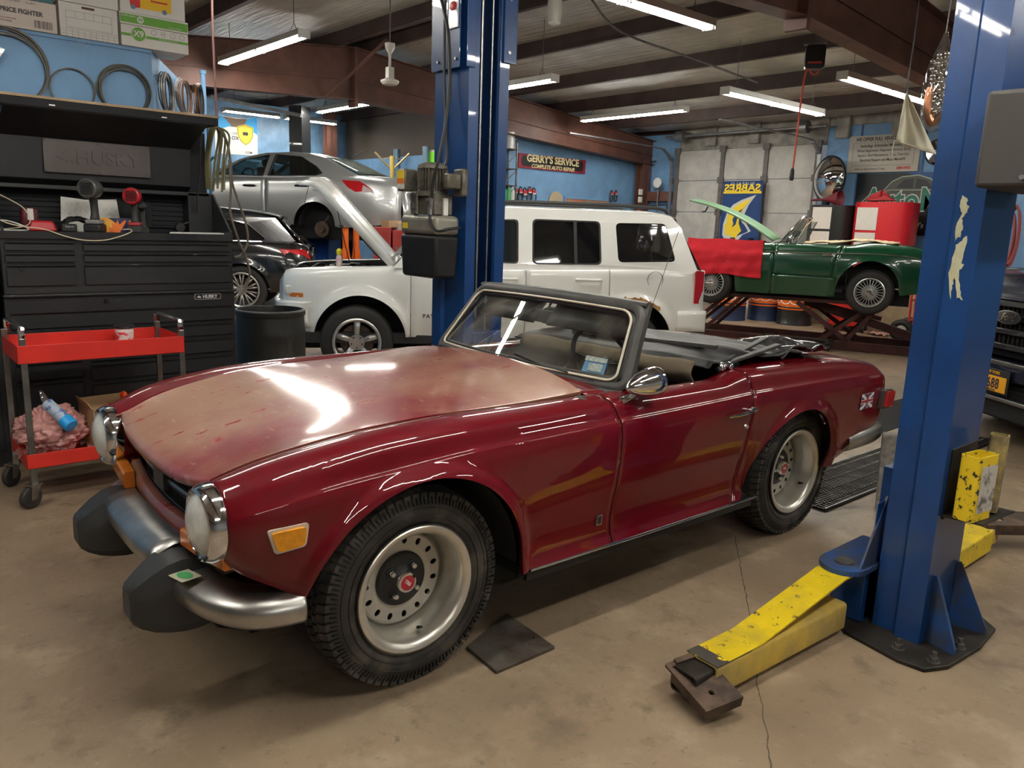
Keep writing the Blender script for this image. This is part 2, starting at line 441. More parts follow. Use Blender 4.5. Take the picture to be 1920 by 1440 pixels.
# garage side, X = 14 : header insulation, door opening Y 7.72..10.95
m_greyw = mat('plain_grey_wall', (.40, .42, .44), .7, var=.2, vscale=2)
_b = MB(); _b.box(14, 10.95, 0, 14.2, 12.1, 3.5); _b.box(14, -7, 0, 14.2, 7.62, 3.42); struct(_b, 'wall_right', m_blue, ang=0)
_b = MB(); _b.box(13.98, 7.62, 3.12, 14.15, 10.95, 3.62); _b.box(14, -7, 3.42, 14.2, 7.62, 3.75)
for y in (7.2, 6.2, 5.0, 9, 10): _b.box(13.90, y, 3.2, 14.0, y+.25, 3.7)
struct(_b, 'trim_%d' % n_t, m_insul, bev=.02); n_t += 1
_b = MB(); _b.box(-7.15, -7, 0, -7, 24, 4.2); struct(_b, 'wall_behind', m_greyw, ang=0)
_b = MB(); _b.box(-7, -7.15, 0, 14, -7, 4.2); struct(_b, 'wall_front', m_greyw, ang=0)
# blue room behind the tool chest: long face and the canted side that carries the bundles
m_blue2 = mat('blue_partition_paint', (.21, .40, .66), .6, var=.14, vscale=3, bump=.08, bscale=9)
lay(m_blue2, (.33, .46, .62), 7, .6, .78, seed=6)
c0 = Vector((1.765, 5.8)); dirv = Vector((cos(radians(63)), sin(radians(63))))
def side_pt(px, py):           # pixel -> canted face
    d = ray(px, py); n = Vector((dirv.y, -dirv.x, 0)); k = (Vector((c0.x, c0.y, 0))-Vector((0, 0, 0))).dot(n)/d.dot(n); return ORG+d*k
c1 = side_pt(377, 170).to_2d()
_b = MB(); _b.poly([(-1.5, 5.8), tuple(c0), tuple(c1), (c1.x-.1, c1.y+.06), (c0.x-.06, c0.y+.12), (-1.5, 5.92)], th=(0, 0, 2.53))
_b.box(-1.5, 5.79, 2.515, c0.x, 6.7, 2.535)
struct(_b, 'wall_back', m_blue2, ang=0)

# overhead garage door with its tracks
m_door = mat('door_panel', (.50, .485, .45), .5, var=.22, vscale=3)
m_stile = mat('door_stile', (.16, .15, .14), .6, .3, var=.3, vscale=8)
dr = empty('door_1', (13.93, 9.3, 0)); tag(dr, kind='structure')
zs = [0, .62, 1.25, 1.88, 2.52, 3.13]; ys = [7.74, 8.80, 9.79, 10.92]
_b = MB()
for a, b in zip(zs, zs[1:]): _b.box(0, 7.74-9.3, a+.006, .05, 10.92-9.3, b-.006)
_b.build('door_section', m_door, dr, ang=0, bev=.004)
_b = MB()
for y in ys: _b.box(-.03, y-9.3-.045, 0, .02, y-9.3+.045, 3.12)
for y in ys:
    for z in zs[1:]: _b.box(-.05, y-9.34-.03, z-.06, -.02, y-9.26+.03, z+.06)
_b.build('door_stile', m_stile, dr, ang=0)
_b = MB()
for y in (7.66, 11.0):
    P = [(-.1, y-9.3, 0), (-.1, y-9.3, 2.7), (-.16, y-9.3, 2.95), (-.35, y-9.3, 3.1), (-.7, y-9.3, 3.16), (-3.2, y-9.3, 3.2)]
    P = smooth_path(P, 6)
    for a, b in zip(P, P[1:]): _b.bar(a, b, .02, .07, up=(0, 1, 0)); 
_b.cyl((-.25, 7.5-9.3, 3.4), (-.25, 11.1-9.3, 3.4), .025)
_b.cyl((-.25, 7.85-9.3, 3.4), (-.25, 8.0-9.3, 3.4), .11); _b.cyl((-.25, 10.6-9.3, 3.4), (-.25, 10.8-9.3, 3.4), .11)
_b.build('door_track', mat('galvanised', (.33, .33, .34), .45, .85, var=.3, vscale=9), dr)
_b = MB(); P = rrect(7.92, 1.02, 8.42, 1.2, .04); _b.poly(P, fn=lambda u, v: (-.035, u-9.3, v), th=(.01, 0, 0)); _b.build('window_pane', mat('door_window_daylight', (.8, .85, .9), .2, emit=(.75, .88, 1), es=.9), dr, ang=0)
_b = MB(); _b.poly(rrect(7.86, .97, 8.48, 1.25, .06), [P], fn=lambda u, v: (-.045, u-9.3, v), th=(.02, 0, 0)); _b.build('window_frame', black, dr, ang=0)

# steel grate over the trench drain
m_grate = mat('grate_steel', (.16, .15, .14), .4, .9, var=.4, vscale=9)
def grate(x0, x1, y0, y1, skew=0.):
    _b = MB(); n = int((x1-x0)/.03)
    for i in range(n+1):
        x = x0+(x1-x0)*i/n; _b.box(x-.003, y0, .003, x+.003, y1, .014)
    for k in range(4):
        y = y0+(y1-y0)*(k+.5)/4; P = [(x0+(x1-x0)*i/(2*n), y+.006*((i % 2)*2-1), .016) for i in range(2*n+1)]
        _b.tube(P, .0035, 4)
    _b.box(x0, y0-.01, 0.001, x1, y0, .016); _b.box(x0, y1, 0.001, x1, y1+.01, .016)
    o = struct(_b, 'trim_%d' % n_t, m_grate, ang=0)
    return o
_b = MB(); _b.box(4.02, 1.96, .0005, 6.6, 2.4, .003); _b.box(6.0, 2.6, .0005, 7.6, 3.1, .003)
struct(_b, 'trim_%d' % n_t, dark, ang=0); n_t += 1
grate(4.03, 6.6, 1.98, 2.38); n_t += 1
# ---------------------------------------------------------------- fluorescent fixtures
m_tube = mat('lit_tube', (1, 1, 1), .4, emit=(1, .97, .88), es=TUBE)
m_housing = mat('fixture_enamel', (.62, .61, .57), .45)
def fixture(label, x, y, z, axis, L=2.44, group='overhead fluorescent strip lights', hang=None, lit=True):
    e = empty('fluorescent_light', (x, y, z), 0 if axis == 'X' else pi/2, label, 'light', group)
    _b = MB()
    # housing: channel with sloping reflector sides, running along local x from 0 to L
    prof = [(-.075, .030), (-.062, .045), (-.06, .10), (.06, .10), (.062, .045), (.075, .030), (.07, .026), (.055, .040), (-.055, .040), (-.07, .026)]
    _b.poly(prof, fn=lambda u, v: (0, u, v), th=(L, 0, 0))
    _b.box(-.004, -.075, .0, .004, .075, .10); _b.box(L-.004, -.075, 0, L+.004, .075, .10)
    _b.build('housing', m_housing, e, ang=20)
    n = 2 if L > 1.5 else 1
    for k in range(n):
        for s in (-.045, .045):
            t = MB(); a = L/n*k+.035; b = L/n*(k+1)-.035
            t.cyl((a, s, .022), (b, s, .022), .016, n=12); t.build('tube', m_tube, e)
    s = MB()
    for k in range(n+1):
        for q in ((1, -1) if 0 < k < n else ((1,) if k == 0 else (-1,))):
            xx = L/n*k+q*.022
            for r in (-.045, .045): s.box(xx-.009, r-.014, -.002, xx+.009, r+.014, .05)
    s.build('lamp_socket', white, e, ang=0)
    zt = (hang if hang else ztop(x)+.1)-z
    for k, xx in enumerate((.25, L-.25)):
        h = MB(); h.tube([(xx, -.05, .10), (xx, 0, .2), (xx, 0, zt)], .004, 5); h.tube([(xx, .05, .10), (xx, 0, .2)], .004, 5)
        h.build('hanger', dull, e)
    return e
FX = [('strip light nearest the boxes on top of the blue partition', 4.4, 8.92, 3.50, 'Y', 2.44),
      ('strip light just right of the left blue lift column', 7.43, 7.92, 3.33, 'Y', 2.44),
      ('strip light in the corner by the garage door, above the white suv', 11.27, 8.74, 3.46, 'Y', 2.44),
      ('strip light with both tubes lit, hanging above the green convertible', 9.06, 6.43, 3.24, 'X', 2.44),
      ('strip light running behind the hanging white flag', 9.5, 5.08, 3.34, 'X', 2.44),
      ('strip light cut by the top edge of the photo, centre right', 4.2, 4.95, 3.38, 'X', 2.44),
      ('strip light between the brown rafter and the silver sedan', 7.5, 12.5, 3.46, 'Y', 2.1),
      ('long strip light in front of the vinyl banner in the far bay', 6.5, 16.9, 3.56, 'X', 1.22),
      ('strip light end to end with the one by the vinyl banner', 7.85, 16.9, 3.56, 'X', 1.22)]
for f in FX: fixture(f[0], *f[1:])
# further rows of the same lights over the near bays, outside the picture
for x, y, a, lab in ((.2, 1.7, 'X', 'above the bonnet of the red convertible'), (-2.6, 2.9, 'X', 'ahead of the red convertible'), (1.2, -.2, 'X', 'above the spot the photo was taken from'), (5.4, .2, 'X', 'above the right lift column'), (.75, 6.46, 'X', 'above the blue room and its cartons'), (1.6, 13., 'Y', 'in the far bay left of the black suv'), (6.2, -3.4, 'X', 'over the pickup truck'), (-2.2, -3.4, 'X', 'in the rear corner behind the photographer')):
    fixture('strip light out of the picture, '+lab, x, y, 3.45 if y == 6.46 else 3.3, a, 2.44, 'strip lights over the near bays')
# ---------------------------------------------------------------- two post lift
m_lift = mat('lift_blue_paint', (.008, .050, .185), .32, coat=.35, var=.3, vscale=2.5, thr=(.3, .6))
lay(m_lift, (.03, .045, .10), 9, .64, .75, rough=.6, seed=4)
m_lift2 = mat('lift_blue_dirty', (.014, .07, .25), .45, col2=(.04, .05, .08), vscale=7)
m_yel = mat('lift_yellow_paint', (.80, .58, .015), .42, var=.2, vscale=5)
lay(m_yel, (.05, .04, .03), 30, .60, .64, rough=.6, seed=9); lay(m_yel, (.45, .34, .04), 5, .5, .75, seed=1)
m_brownad = mat('worn_brown_adapter', (.42, .33, .10), .6, col2=(.13, .095, .065), vscale=10)
m_chip = mat('chipped_yellow', (.78, .56, .02), .45, col2=(.035, .03, .025), vscale=42, thr=(.40, .43))
m_bare = mat('bare_arm_end', (.78, .56, .02), .5, col2=(.055, .048, .042), vscale=13, thr=(.56, .585))
m_yelside = mat('lift_yellow_worn', (.66, .46, .07), .5, col2=(.40, .30, .10), vscale=6)
m_greasy = mat('greasy_steel', (.045, .038, .032), .5, .5, var=.5, vscale=9)
m_rust = mat('rusty_pad_steel', (.13, .085, .06), .6, .5, col2=(.05, .035, .028), vscale=12)
m_peel = mat('peeled_paint_patch', (.62, .60, .42), .7, col2=(.50, .48, .30), vscale=20)

def column_poly(x0, x1, yb, yo, t=.008):
    """C section open at yo (lips), back at yb"""
    s = 1 if yo > yb else -1
    lip = .075; off = .022
    out = [(x0, yb), (x1, yb), (x1, yb+s*.09), (x1-off, yb+s*.105), (x1-off, yo), (x1-off-lip, yo), (x1-off-lip, yo-s*.03)]
    out2 = [(x1-off-lip+.008, yo-s*.022), (x1-off-t, yo-s*t), (x1-off-t, yb+s*.11), (x1-t, yb+s*.095), (x1-t, yb+s*t)]
    mir = lambda P: [(x0+x1-p[0], p[1]) for p in P]
    return out[1:]+out2+mir(out2)[::-1]+mir(out[1:])[::-1]

# right (near) column
X0, X1 = 2.92, 3.21
lc = empty('vehicle_lift_column', (3.12, 1.12, 0), 0, 'tall blue steel lift column in the right foreground with patches of peeled paint', 'vehicle lift', 'two post lift columns')
def L2(mb): return mb.xf(Matrix.Translation((-3.12, -1.12, 0)))
_b = MB(); _b.poly(column_poly(X0, X1, 1.015, 1.20), th=(0, 0, 3.7)); L2(_b).build('column', m_lift, lc, ang=25, bev=.006)
_b = MB(); _b.poly([(2.80, 1.24), (2.755, 1.02), (2.765, .93), (2.86, .885), (3.10, .865), (3.30, .88), (3.38, .97), (3.38, 1.30), (2.86, 1.30)], th=(0, 0, .016)); L2(_b).build('base_plate', m_greasy, lc, ang=0, bev=.003)
for k, (p, q) in enumerate((((2.92, 1.04), (2.78, 1.0)), ((2.98, 1.015), (2.95, .90)), ((3.19, 1.015), (3.22, .89)))):
    d = (Vector(q)-Vector(p)); _b = MB()
    n = Vector((d.y, -d.x)).normalized()*.006
    _b.poly([(0, 0), (1, 0), (1, .02), (.12, .26), (0, .26)], fn=lambda u, v: (p[0]+d.x*u-n.x, p[1]+d.y*u-n.y, .016+v), th=(n.x*2, n.y*2, 0))
    if k: L2(_b).build('gusset', m_lift2, lc, ang=0)
for (x, y) in ((2.83, 1.05), (2.84, .93), (3.02, .91), (3.30, .95)):
    _b = MB(); _b.cyl((x, y, .016), (x, y, .02), .022, n=20); _b.cyl((x, y, .02), (x, y, .036), .016, n=6); _b.cyl((x, y, .036), (x, y, .055), .008, n=10); L2(_b).build('anchor_bolt', dull, lc, ang=30)
# peeled paint on the front face
_b = MB()
def peel(pts): 
    P = [WX(px, py, X0-.0012) for px, py in pts]; Pt = []
    for i, p in enumerate(P):
        q = P[(i+1) % len(P)]
        for k in range(4):
            r = p.lerp(q, k/4); Pt.append((r.y+random.uniform(-.0025, .0025), r.z+random.uniform(-.004, .004)))
    return Pt
Z_ = 1300, 160, 2.881
def zz(x, y): return (Z_[0]+x/Z_[2], Z_[1]+y/Z_[2])
for pts in ([(1455, 600), (1482, 612), (1478, 640), (1493, 655), (1470, 700), (1452, 720), (1458, 770), (1440, 815), (1415, 838), (1410, 800), (1425, 740), (1450, 690), (1435, 650)],
            [(1480, 810), (1478, 850), (1450, 960), (1462, 970), (1432, 1010), (1440, 1100), (1452, 1160), (1420, 1150), (1412, 1030), (1398, 1080), (1385, 1160), (1378, 1010), (1400, 930), (1420, 860), (1440, 850)]):
    _b.poly(peel([zz(*p) for p in pts]), fn=lambda u, v: (X0-.0012, u, v), th=(.001, 0, 0))
L2(_b).build('peeled_patch', m_peel, lc, ang=0)
# grey electrical box on the outer face
_b = MB(); a = WY(1872, 150, .985); _b.box(2.80, .86, 1.655, 3.22, 1.015, 1.95); _b.box(2.83, .83, 1.69, 3.2, .86, 1.92)
m_greybox = mat('grey_cover', (.05, .046, .042), .6)
L2(_b).build('cover_box', m_greybox, lc, bev=.02, bseg=3)
_b = MB()
for z in (1.685, 1.93): _b.cyl((2.795, .88, z), (2.802, .88, z), .008, n=10)
L2(_b).build('screw', steel, lc)
# carriage + pivot
_b = MB(); _b.box(2.90, 1.23, .02, 3.10, 1.36, .25); _b.box(3.10, 1.23, .02, 3.34, 1.30, .6)
_b.poly([(2.93, 1.23), (3.0, 1.23), (3.0, 1.235), (2.93, 1.235)], th=(0, 0, .5))
L2(_b).build('carriage', m_lift, lc, bev=.008)
_b = MB(); pl = [(2.86+.09*cos(t), 1.30+.09*sin(t)) for t in [pi/2+pi*k/14 for k in range(15)]]+[(3.2, 1.21), (3.2, 1.39)]
_b.poly(pl, th=(0, 0, .022)); _b.xf(Matrix.Translation((0, 0, .235)))
_b.poly([(0, 0), (.16, 0), (.16, .26)], fn=lambda u, v: (2.84+u, 1.225, .257+v), th=(0, .01, 0))
L2(_b).build('pivot_plate', m_lift2, lc, ang=0, bev=.003)
_b = MB(); _b.cyl((2.86, 1.30, .257), (2.86, 1.30, .264), .036, n=24); L2(_b).build('pivot_pin', dull, lc)
# front arm (towards the camera) with its ramp strap
A0 = Vector((2.86, 1.30)); A1 = Vector((2.05, 1.335)); ad = (A1-A0).normalized(); an = Vector((-ad.y, ad.x))
def arm_pt(s, w_, z): p = A0+ad*s+an*w_; return (p.x, p.y, z)
arm = empty('lift_arm'); arm.parent = lc; arm.location = (-3.12, -1.12, 0)
def rtube(mb, s0, s1, w_, z0, z1, t=.008):
    O = rrect(-w_/2, z0, w_/2, z1, .014, 4); I = rrect(-w_/2+t, z0+t, w_/2-t, z1-t, .010, 4)
    mb.poly(O, [I], fn=lambda u, v: arm_pt(s0, u, v), th=Vector(arm_pt(s1, 0, 0))-Vector(arm_pt(s0, 0, 0)))
_b = MB(); rtube(_b, .06, .84, .125, .018, .128); _b.build('arm_tube', m_yelside, arm, ang=30)
_b = MB(); tp = [(.02, .235), (.09, .235), (.60, .135), (.84, .1295), (.84, .1285), (.60, .129), (.09, .228), (.02, .228)]
_b.poly(tp, fn=lambda u, v: arm_pt(u, -.062, v), th=Vector(arm_pt(0, .062, 0))-Vector(arm_pt(0, -.062, 0))); _b.build('top_strap', m_yel, arm, ang=20)
_b = MB(); _b.poly([(.66, .1305), (.842, .131), (.842, .128), (.66, .128)], fn=lambda u, v: arm_pt(u, -.0628, v), th=Vector(arm_pt(0, .0628, 0))-Vector(arm_pt(0, -.0628, 0))); _b.build('worn_end', m_bare, arm, ang=20)
_b = MB(); rtube(_b, .70, .93, .10, .032, .115, .006); _b.build('inner_tube', m_greasy, arm, ang=30)
pad = empty('lift_pad'); pad.parent = arm; pad.location = (1.975, 1.30, .085); pad.rotation_euler = (radians(-4), radians(-14), radians(78))
_b = MB(); _b.poly(rrect(-.10, -.075, .10, .075, .006), [circ(.045, 0, .028), circ(-.055, .01, .010, 12)], th=(0, 0, .009))
_b.poly([(-.10, -.075), (.06, -.075), (.06, -.067), (-.10, -.067)], th=(0, 0, -.026)); _b.poly([(-.10, .067), (.06, .067), (.06, .075), (-.10, .075)], th=(0, 0, -.026))
_b.box(-.108, -.075, -.030, -.10, .075, .009); _b.build('pad_plate', m_rust, pad, ang=0, bev=.002)
_b = MB(); _b.cyl((.045, 0, .0), (.045, 0, .007), .026); _b.cyl((.03, 0, -.05), (.03, 0, 0), .03); _b.bar((.09, -.04, .012), (.09, .04, .012), .02, .012); _b.build('pad_boss', m_rust, pad)
# rear arm with a second pad, beyond the column
arm2 = empty('lift_arm'); arm2.parent = lc; arm2.location = (-3.12, -1.12, 0)
def fp(px, py, z=0.): p = FZ(px, py, z); return Vector((p.x, p.y, z))
q0 = fp(1792, 1085); q1 = fp(1858, 1042)
d2 = (q1-q0).normalized(); q0 = q0-d2*.45; n2 = Vector((-d2.y, d2.x, 0))
_b = MB(); _b.bar(q0+n2*.065+Vector((0, 0, .075)), q1+n2*.065+Vector((0, 0, .075)), .125, .11); _b.build('arm_tube', m_yel, arm2, ang=0, bev=.01)
q2 = q1+d2*.12
_b = MB(); _b.bar(q1+n2*.065+Vector((0, 0, .075)), q2+n2*.065+Vector((0, 0, .075)), .10, .085); _b.build('inner_tube', m_yelside, arm2, ang=0, bev=.01)
c = q2+n2*.03+d2*.08+Vector((0, 0, .125)); u2 = Vector((.75, -.66, 0)); v2 = Vector((.66, .75, .12))
_b = MB(); _b.poly([(-.14, -.11), (.26, -.09), (.26, .09), (-.14, .11), (-.2, .16), (-.19, .08)], [circ(-.03, 0, .028), circ(-.10, .02, .012, 10)], fn=lambda a, b: tuple(c+u2*a+v2*b*.9), th=(0, 0, .01))
_b.bar(c+u2*-.14+v2*-.1, c+u2*.26+v2*-.085, .012, .05); _b.build('lift_pad', m_rust, arm2, ang=0)
# holder with stack adapters on the outer face of the near column
hb = lambda mb: mb
_b = MB(); _b.box(2.96, 1.009, .50, 3.19, 1.015, .76); _b.poly([(0, 0), (.26, 0), (.28, -.15), (.02, -.13)], fn=lambda u, v: (2.94+u, 1.012+v, .515), th=(0, 0, .006))
L2(_b).build('adapter_holder', m_greasy, lc, ang=0)
def adapter(nm, label, x, y, z, rz, tilt, h=.21, w_=.11, d_=.055):
    e = empty(nm, (x, y, z), rz, label, 'lift adapter', 'yellow lift adapters in the column holder')
    _b = MB(); O = rrect(-w_/2, -d_/2, w_/2, d_/2, .012); I = rrect(-w_/2+.005, -d_/2+.005, w_/2-.005, d_/2-.005, .008)
    _b.poly(O, [I], th=(0, 0, h)); _b.xf(Matrix.Rotation(tilt, 4, 'Y')); _b.build('adapter_tube', m_chip if w_ > .12 else m_brownad, e, ang=30)
    return e
ad1 = adapter('lift_adapter', 'yellow painted lift adapter with a printed white warning label, in the column holder', 3.00, .935, .523, radians(-8), radians(0), .235, .13, .07)
_b = MB(); _b.box(-.045, -.0365, .03, .06, -.0355, .20); _b.build('warning_label', mat('worn_label', (.52, .50, .46), .6, col2=(.12, .11, .10), vscale=18, thr=(.38, .5)), ad1, ang=0)
ad2 = adapter('lift_adapter', 'worn brown and yellow lift adapter behind the labelled one in the column holder', 3.15, .93, .523, radians(14), radians(6), .28, .11, .06)

# left (far) column with the power unit
lf = empty('vehicle_lift_column', (3.1, 4.04, 0), 0, 'tall blue steel lift column with motor and hydraulic tank, left of the windscreen', 'vehicle lift', 'two post lift columns')
def LF(mb): return mb.xf(Matrix.Translation((-3.1, -4.04, 0)))
_b = MB(); _b.poly(column_poly(2.93, 3.28, 4.19, 3.88), th=(0, 0, 3.7)); LF(_b).build('column', m_lift, lf, ang=25, bev=.006)
_b = MB(); _b.box(2.915, 3.93, 2.38, 2.925, 4.215, 3.7); _b.box(3.2, 3.865, 2.44, 3.30, 3.875, 3.7); _b.box(2.925, 3.87, 2.38, 2.99, 3.876, 3.7); LF(_b).build('column_sleeve', m_lift, lf, ang=0, bev=.003)
_b = MB(); 
for y in (3.96, 4.14): _b.cyl((2.905, y, 2.43), (2.915, y, 2.43), .008, n=10)
for z in (2.5, 2.8): _b.cyl((3.24, 3.86, z), (3.24, 3.866, z), .010, n=10)
LF(_b).build('screw', steel, lf)
_b = MB(); _b.box(2.86, 4.19-.62, 0, 3.4, 4.35, .016); LF(_b).build('base_plate', m_greasy, lf, ang=0, bev=.003)
_b = MB(); _b.cyl((3.08, 3.93, .9), (3.08, 3.93, 3.6), .009); _b.cyl((3.16, 3.93, .8), (3.16, 3.93, 3.6), .007); LF(_b).build('lift_cable', steel, lf)
_b = MB(); _b.box(3.02, 3.86, .02, 3.24, 4.0, .82); _b.box(2.96, 3.70, .02, 3.22, 3.88, .26); LF(_b).build('carriage', m_lift2, lf, bev=.008)
_b = MB(); _b.box(2.905, 3.94, 2.60, 2.913, 4.03, 3.2); LF(_b).build('maker_plate', mat('plate_white', (.6, .6, .62), .3, .2), lf, ang=0)
_b = MB(); _b.sphere((2.902, 3.985, 2.72), .035, 8, (.1, 1, .7)); LF(_b).build('plate_mark', mat('mark_red', (.55, .03, .03), .4), lf)
_b = MB(); _b.sphere((2.902, 3.985, 2.95), .028, 8, (.1, 1, 1.2)); LF(_b).build('plate_mark', mat('mark_green', (.05, .35, .08), .4), lf)
# power unit hangs on a bracket left of the front face: positions from the photograph on plane X = 2.84
pu = empty('power_unit'); pu.parent = lf; pu.location = (-3.1, -4.04, 0)
def pp(px, py, X=2.80): return WX(px, py, X)
m_cast = mat('cast_grey', (.20, .19, .165), .5, .5, col2=(.11, .095, .07), vscale=14)
m_tank = mat('tank_grey', (.33, .315, .26), .4, .3, var=.25, vscale=6)
a = pp(782, 315); b = pp(835, 362); cy = (a.y+b.y)/2
yL = pp(770, 400).y; yR = pp(838, 400).y; z1 = pp(800, 404).z; z2 = pp(800, 440).z; z3 = pp(800, 519).z
_b = MB(); _b.box(2.72, yR, z2, 2.90, yL, z1); _b.build('tank_upper', m_tank, pu, bev=.03, bseg=4)
_b = MB(); _b.hexa([(2.73, yR+.012, z3), (2.89, yR+.012, z3), (2.89, yL-.01, z3), (2.73, yL-.01, z3), (2.72, yR, z2), (2.90, yR, z2), (2.90, yL, z2), (2.72, yL, z2)]); _b.build('oil_tank', mat('tank_black', (.013, .013, .013), .5, var=.3, vscale=8), pu, bev=.022, bseg=3)
mz0 = pp(800, 362).z; mz1 = pp(800, 311).z; my0 = pp(840, 330).y; my1 = pp(784, 330).y
_b = MB()
for i in range(26):
    t = 2*pi*i/26; x = 2.80+.075*cos(t); y = (my0+my1)/2+.085*sin(t); _b.bar((2.80+.06*cos(t), (my0+my1)/2+.06*sin(t), (mz0+mz1)/2), (2.80+.092*cos(t), (my0+my1)/2+.092*sin(t), (mz0+mz1)/2), mz1-mz0-.03, .004, up=(-sin(t), cos(t), 0))
_b.cyl((2.80, (my0+my1)/2, mz0), (2.80, (my0+my1)/2, mz1), .072, n=26); _b.lathe([(0, mz1+.018), (.05, mz1+.016), (.088, mz1), (.092, mz1-.02), (.07, mz1-.02)], (2.80, (my0+my1)/2, 0)); _b.cyl((2.80, (my0+my1)/2, mz0-.02), (2.80, (my0+my1)/2, mz0+.01), .09, n=26)
_b.build('motor', m_cast, pu, ang=30)
_b = MB(); p1 = pp(770, 360); p2 = pp(785, 318); _b.box(2.70, p2.y, p1.z, 2.80, p1.y, p2.z); _b.box(2.86, my0-.07, mz0-.02, 2.90, my0+.03, mz1-.02); _b.box(2.76, my0-.055, mz0+.02, 2.86, my0-.01, mz1-.05); _b.build('switch_box', m_cast, pu, bev=.01)
_b = MB(); _b.box(2.697, p2.y+.004, p1.z+.075, 2.699, p1.y-.004, p2.z-.01); _b.build('caution_label', mat('label_yellow', (.85, .62, .03), .5), pu, ang=0)
_b = MB(); _b.box(2.696, p2.y+.004, p1.z+.045, 2.699, p1.y-.004, p1.z+.075); _b.build('caution_band', mat('label_orange', (.8, .22, .03), .5), pu, ang=0)
_b = MB(); _b.box(2.696, p2.y+.004, p1.z+.012, 2.699, p1.y-.004, p1.z+.044); _b.build('caution_text', mat('label_white', (.75, .74, .7), .6, col2=(.2, .2, .2), vscale=60, thr=(.35, .5)), pu, ang=0)
q1_ = pp(776, 428); q2_ = pp(785, 418); _b = MB(); _b.box(2.716, q2_.y, q1_.z, 2.7195, q1_.y, q2_.z); _b.build('warning_sticker', mat('label_yellow', (0, 0, 0)), pu, ang=0)
_b = MB(); v0 = pp(783, 402); v1 = pp(832, 370); _b.box(2.74, v1.y+.01, v0.z, 2.87, v0.y-.012, v1.z+.02); _b.cyl((2.72, v1.y+.03, v1.z-.02), (2.75, v1.y+.03, v1.z-.02), .012); _b.cyl((2.72, v1.y+.06, v1.z-.02), (2.75, v1.y+.06, v1.z-.02), .012)
_b.cyl((2.76, v0.y-.04, v0.z-.005), (2.76, v0.y-.04, v1.z+.01), .016); _b.cyl((2.73, v0.y-.1, v0.z), (2.73, v0.y-.1, v1.z+.03), .010)
_b.box(2.73, v0.y-.06, v0.z+.03, 2.75, v0.y-.02, v0.z+.07); _b.build('valve_block', m_cast, pu, bev=.004)
_b = MB(); l0 = pp(787, 374); l1 = pp(773, 371); _b.tube([l0, l0.lerp(l1, .4), l1], [.005, .010, .008], 8); _b.build('lever', black, pu)
_b = MB()
_b.tube(smooth_path([pp(828, 0, 2.86), pp(840, 60, 2.84), pp(843, 150, 2.80), pp(836, 230, 2.76), pp(822, 300, 2.70), pp(812, 340, 2.69), pp(809, 372, 2.70)], 8), .010, 10)
_b.tube(smooth_path([pp(835, 0, 2.9), pp(833, 120, 2.9), pp(836, 240, 2.88), pp(838, 300, 2.86), pp(826, 318, 2.80)], 8), .009, 8)
_b.build('hydraulic_hose', wire, pu)
_b = MB(); _b.tube(smooth_path([pp(806, 402, 2.70), pp(808, 420, 2.69), pp(820, 433, 2.69), pp(840, 430, 2.72), pp(862, 427, 2.88)], 8), .009, 8); _b.build('hydraulic_hose', wire, pu)
_b = MB()
for p, q in (((809, 366), (808, 380)), ((806, 388), (806, 402)), ((808, 378), (807, 392))): _b.tube([pp(*p, 2.70), pp(*q, 2.70)], .013, 6)
_b.build('hose_fitting', steel, pu)
_b = MB(); p = pp(838, 372, 2.82); _b.box(2.80, p.y, p.z-.1, 2.83, p.y+.03, p.z); _b.build('white_bracket', white, pu, ang=0)
# ---------------------------------------------------------------- the red roadster
m_red = mat('burgundy_paint', (.125, .0018, .007), .4, coat=1., coat_r=.02, var=.12, vscale=2, spec=.1)
lay(m_red, (.21, .03, .03), 7, .66, 1.1, seed=3)
m_hood = mat('burgundy_paint_dusty', (.19, .015, .02), .34, coat=.7, coat_r=.10, spec=.2)
lay(m_hood, (.32, .17, .11), 1.3, .34, .60, vec=(1, 1.2, 1), rough=.40, seed=2)
lay(m_hood, (.26, .04, .04), 6, .58, .66, vec=(1, 3, 1), rough=.25, seed=7); lay(m_hood, (.42, .25, .17), 11, .60, .75, vec=(3, 1, 1), seed=5)
m_soft = mat('black_vinyl', (.014, .014, .015), .48, spec=.35, var=.3, vscale=10, bump=.15, bscale=14)
lay(m_soft, (.035, .033, .031), 8, .55, .8, seed=5)
m_brown = mat('brown_lining', (.15, .115, .075), .8, var=.25, vscale=6, bump=.2, bscale=10)
m_seal = mat('weathered_seal', (.055, .052, .050), .5, var=.4, vscale=12)
m_cream = mat('cream_trim', (.62, .57, .45), .4)
m_glass = mat('clear_glass', (.93, .95, .94), .02, trans=1., ior=1.12, spec=.9)
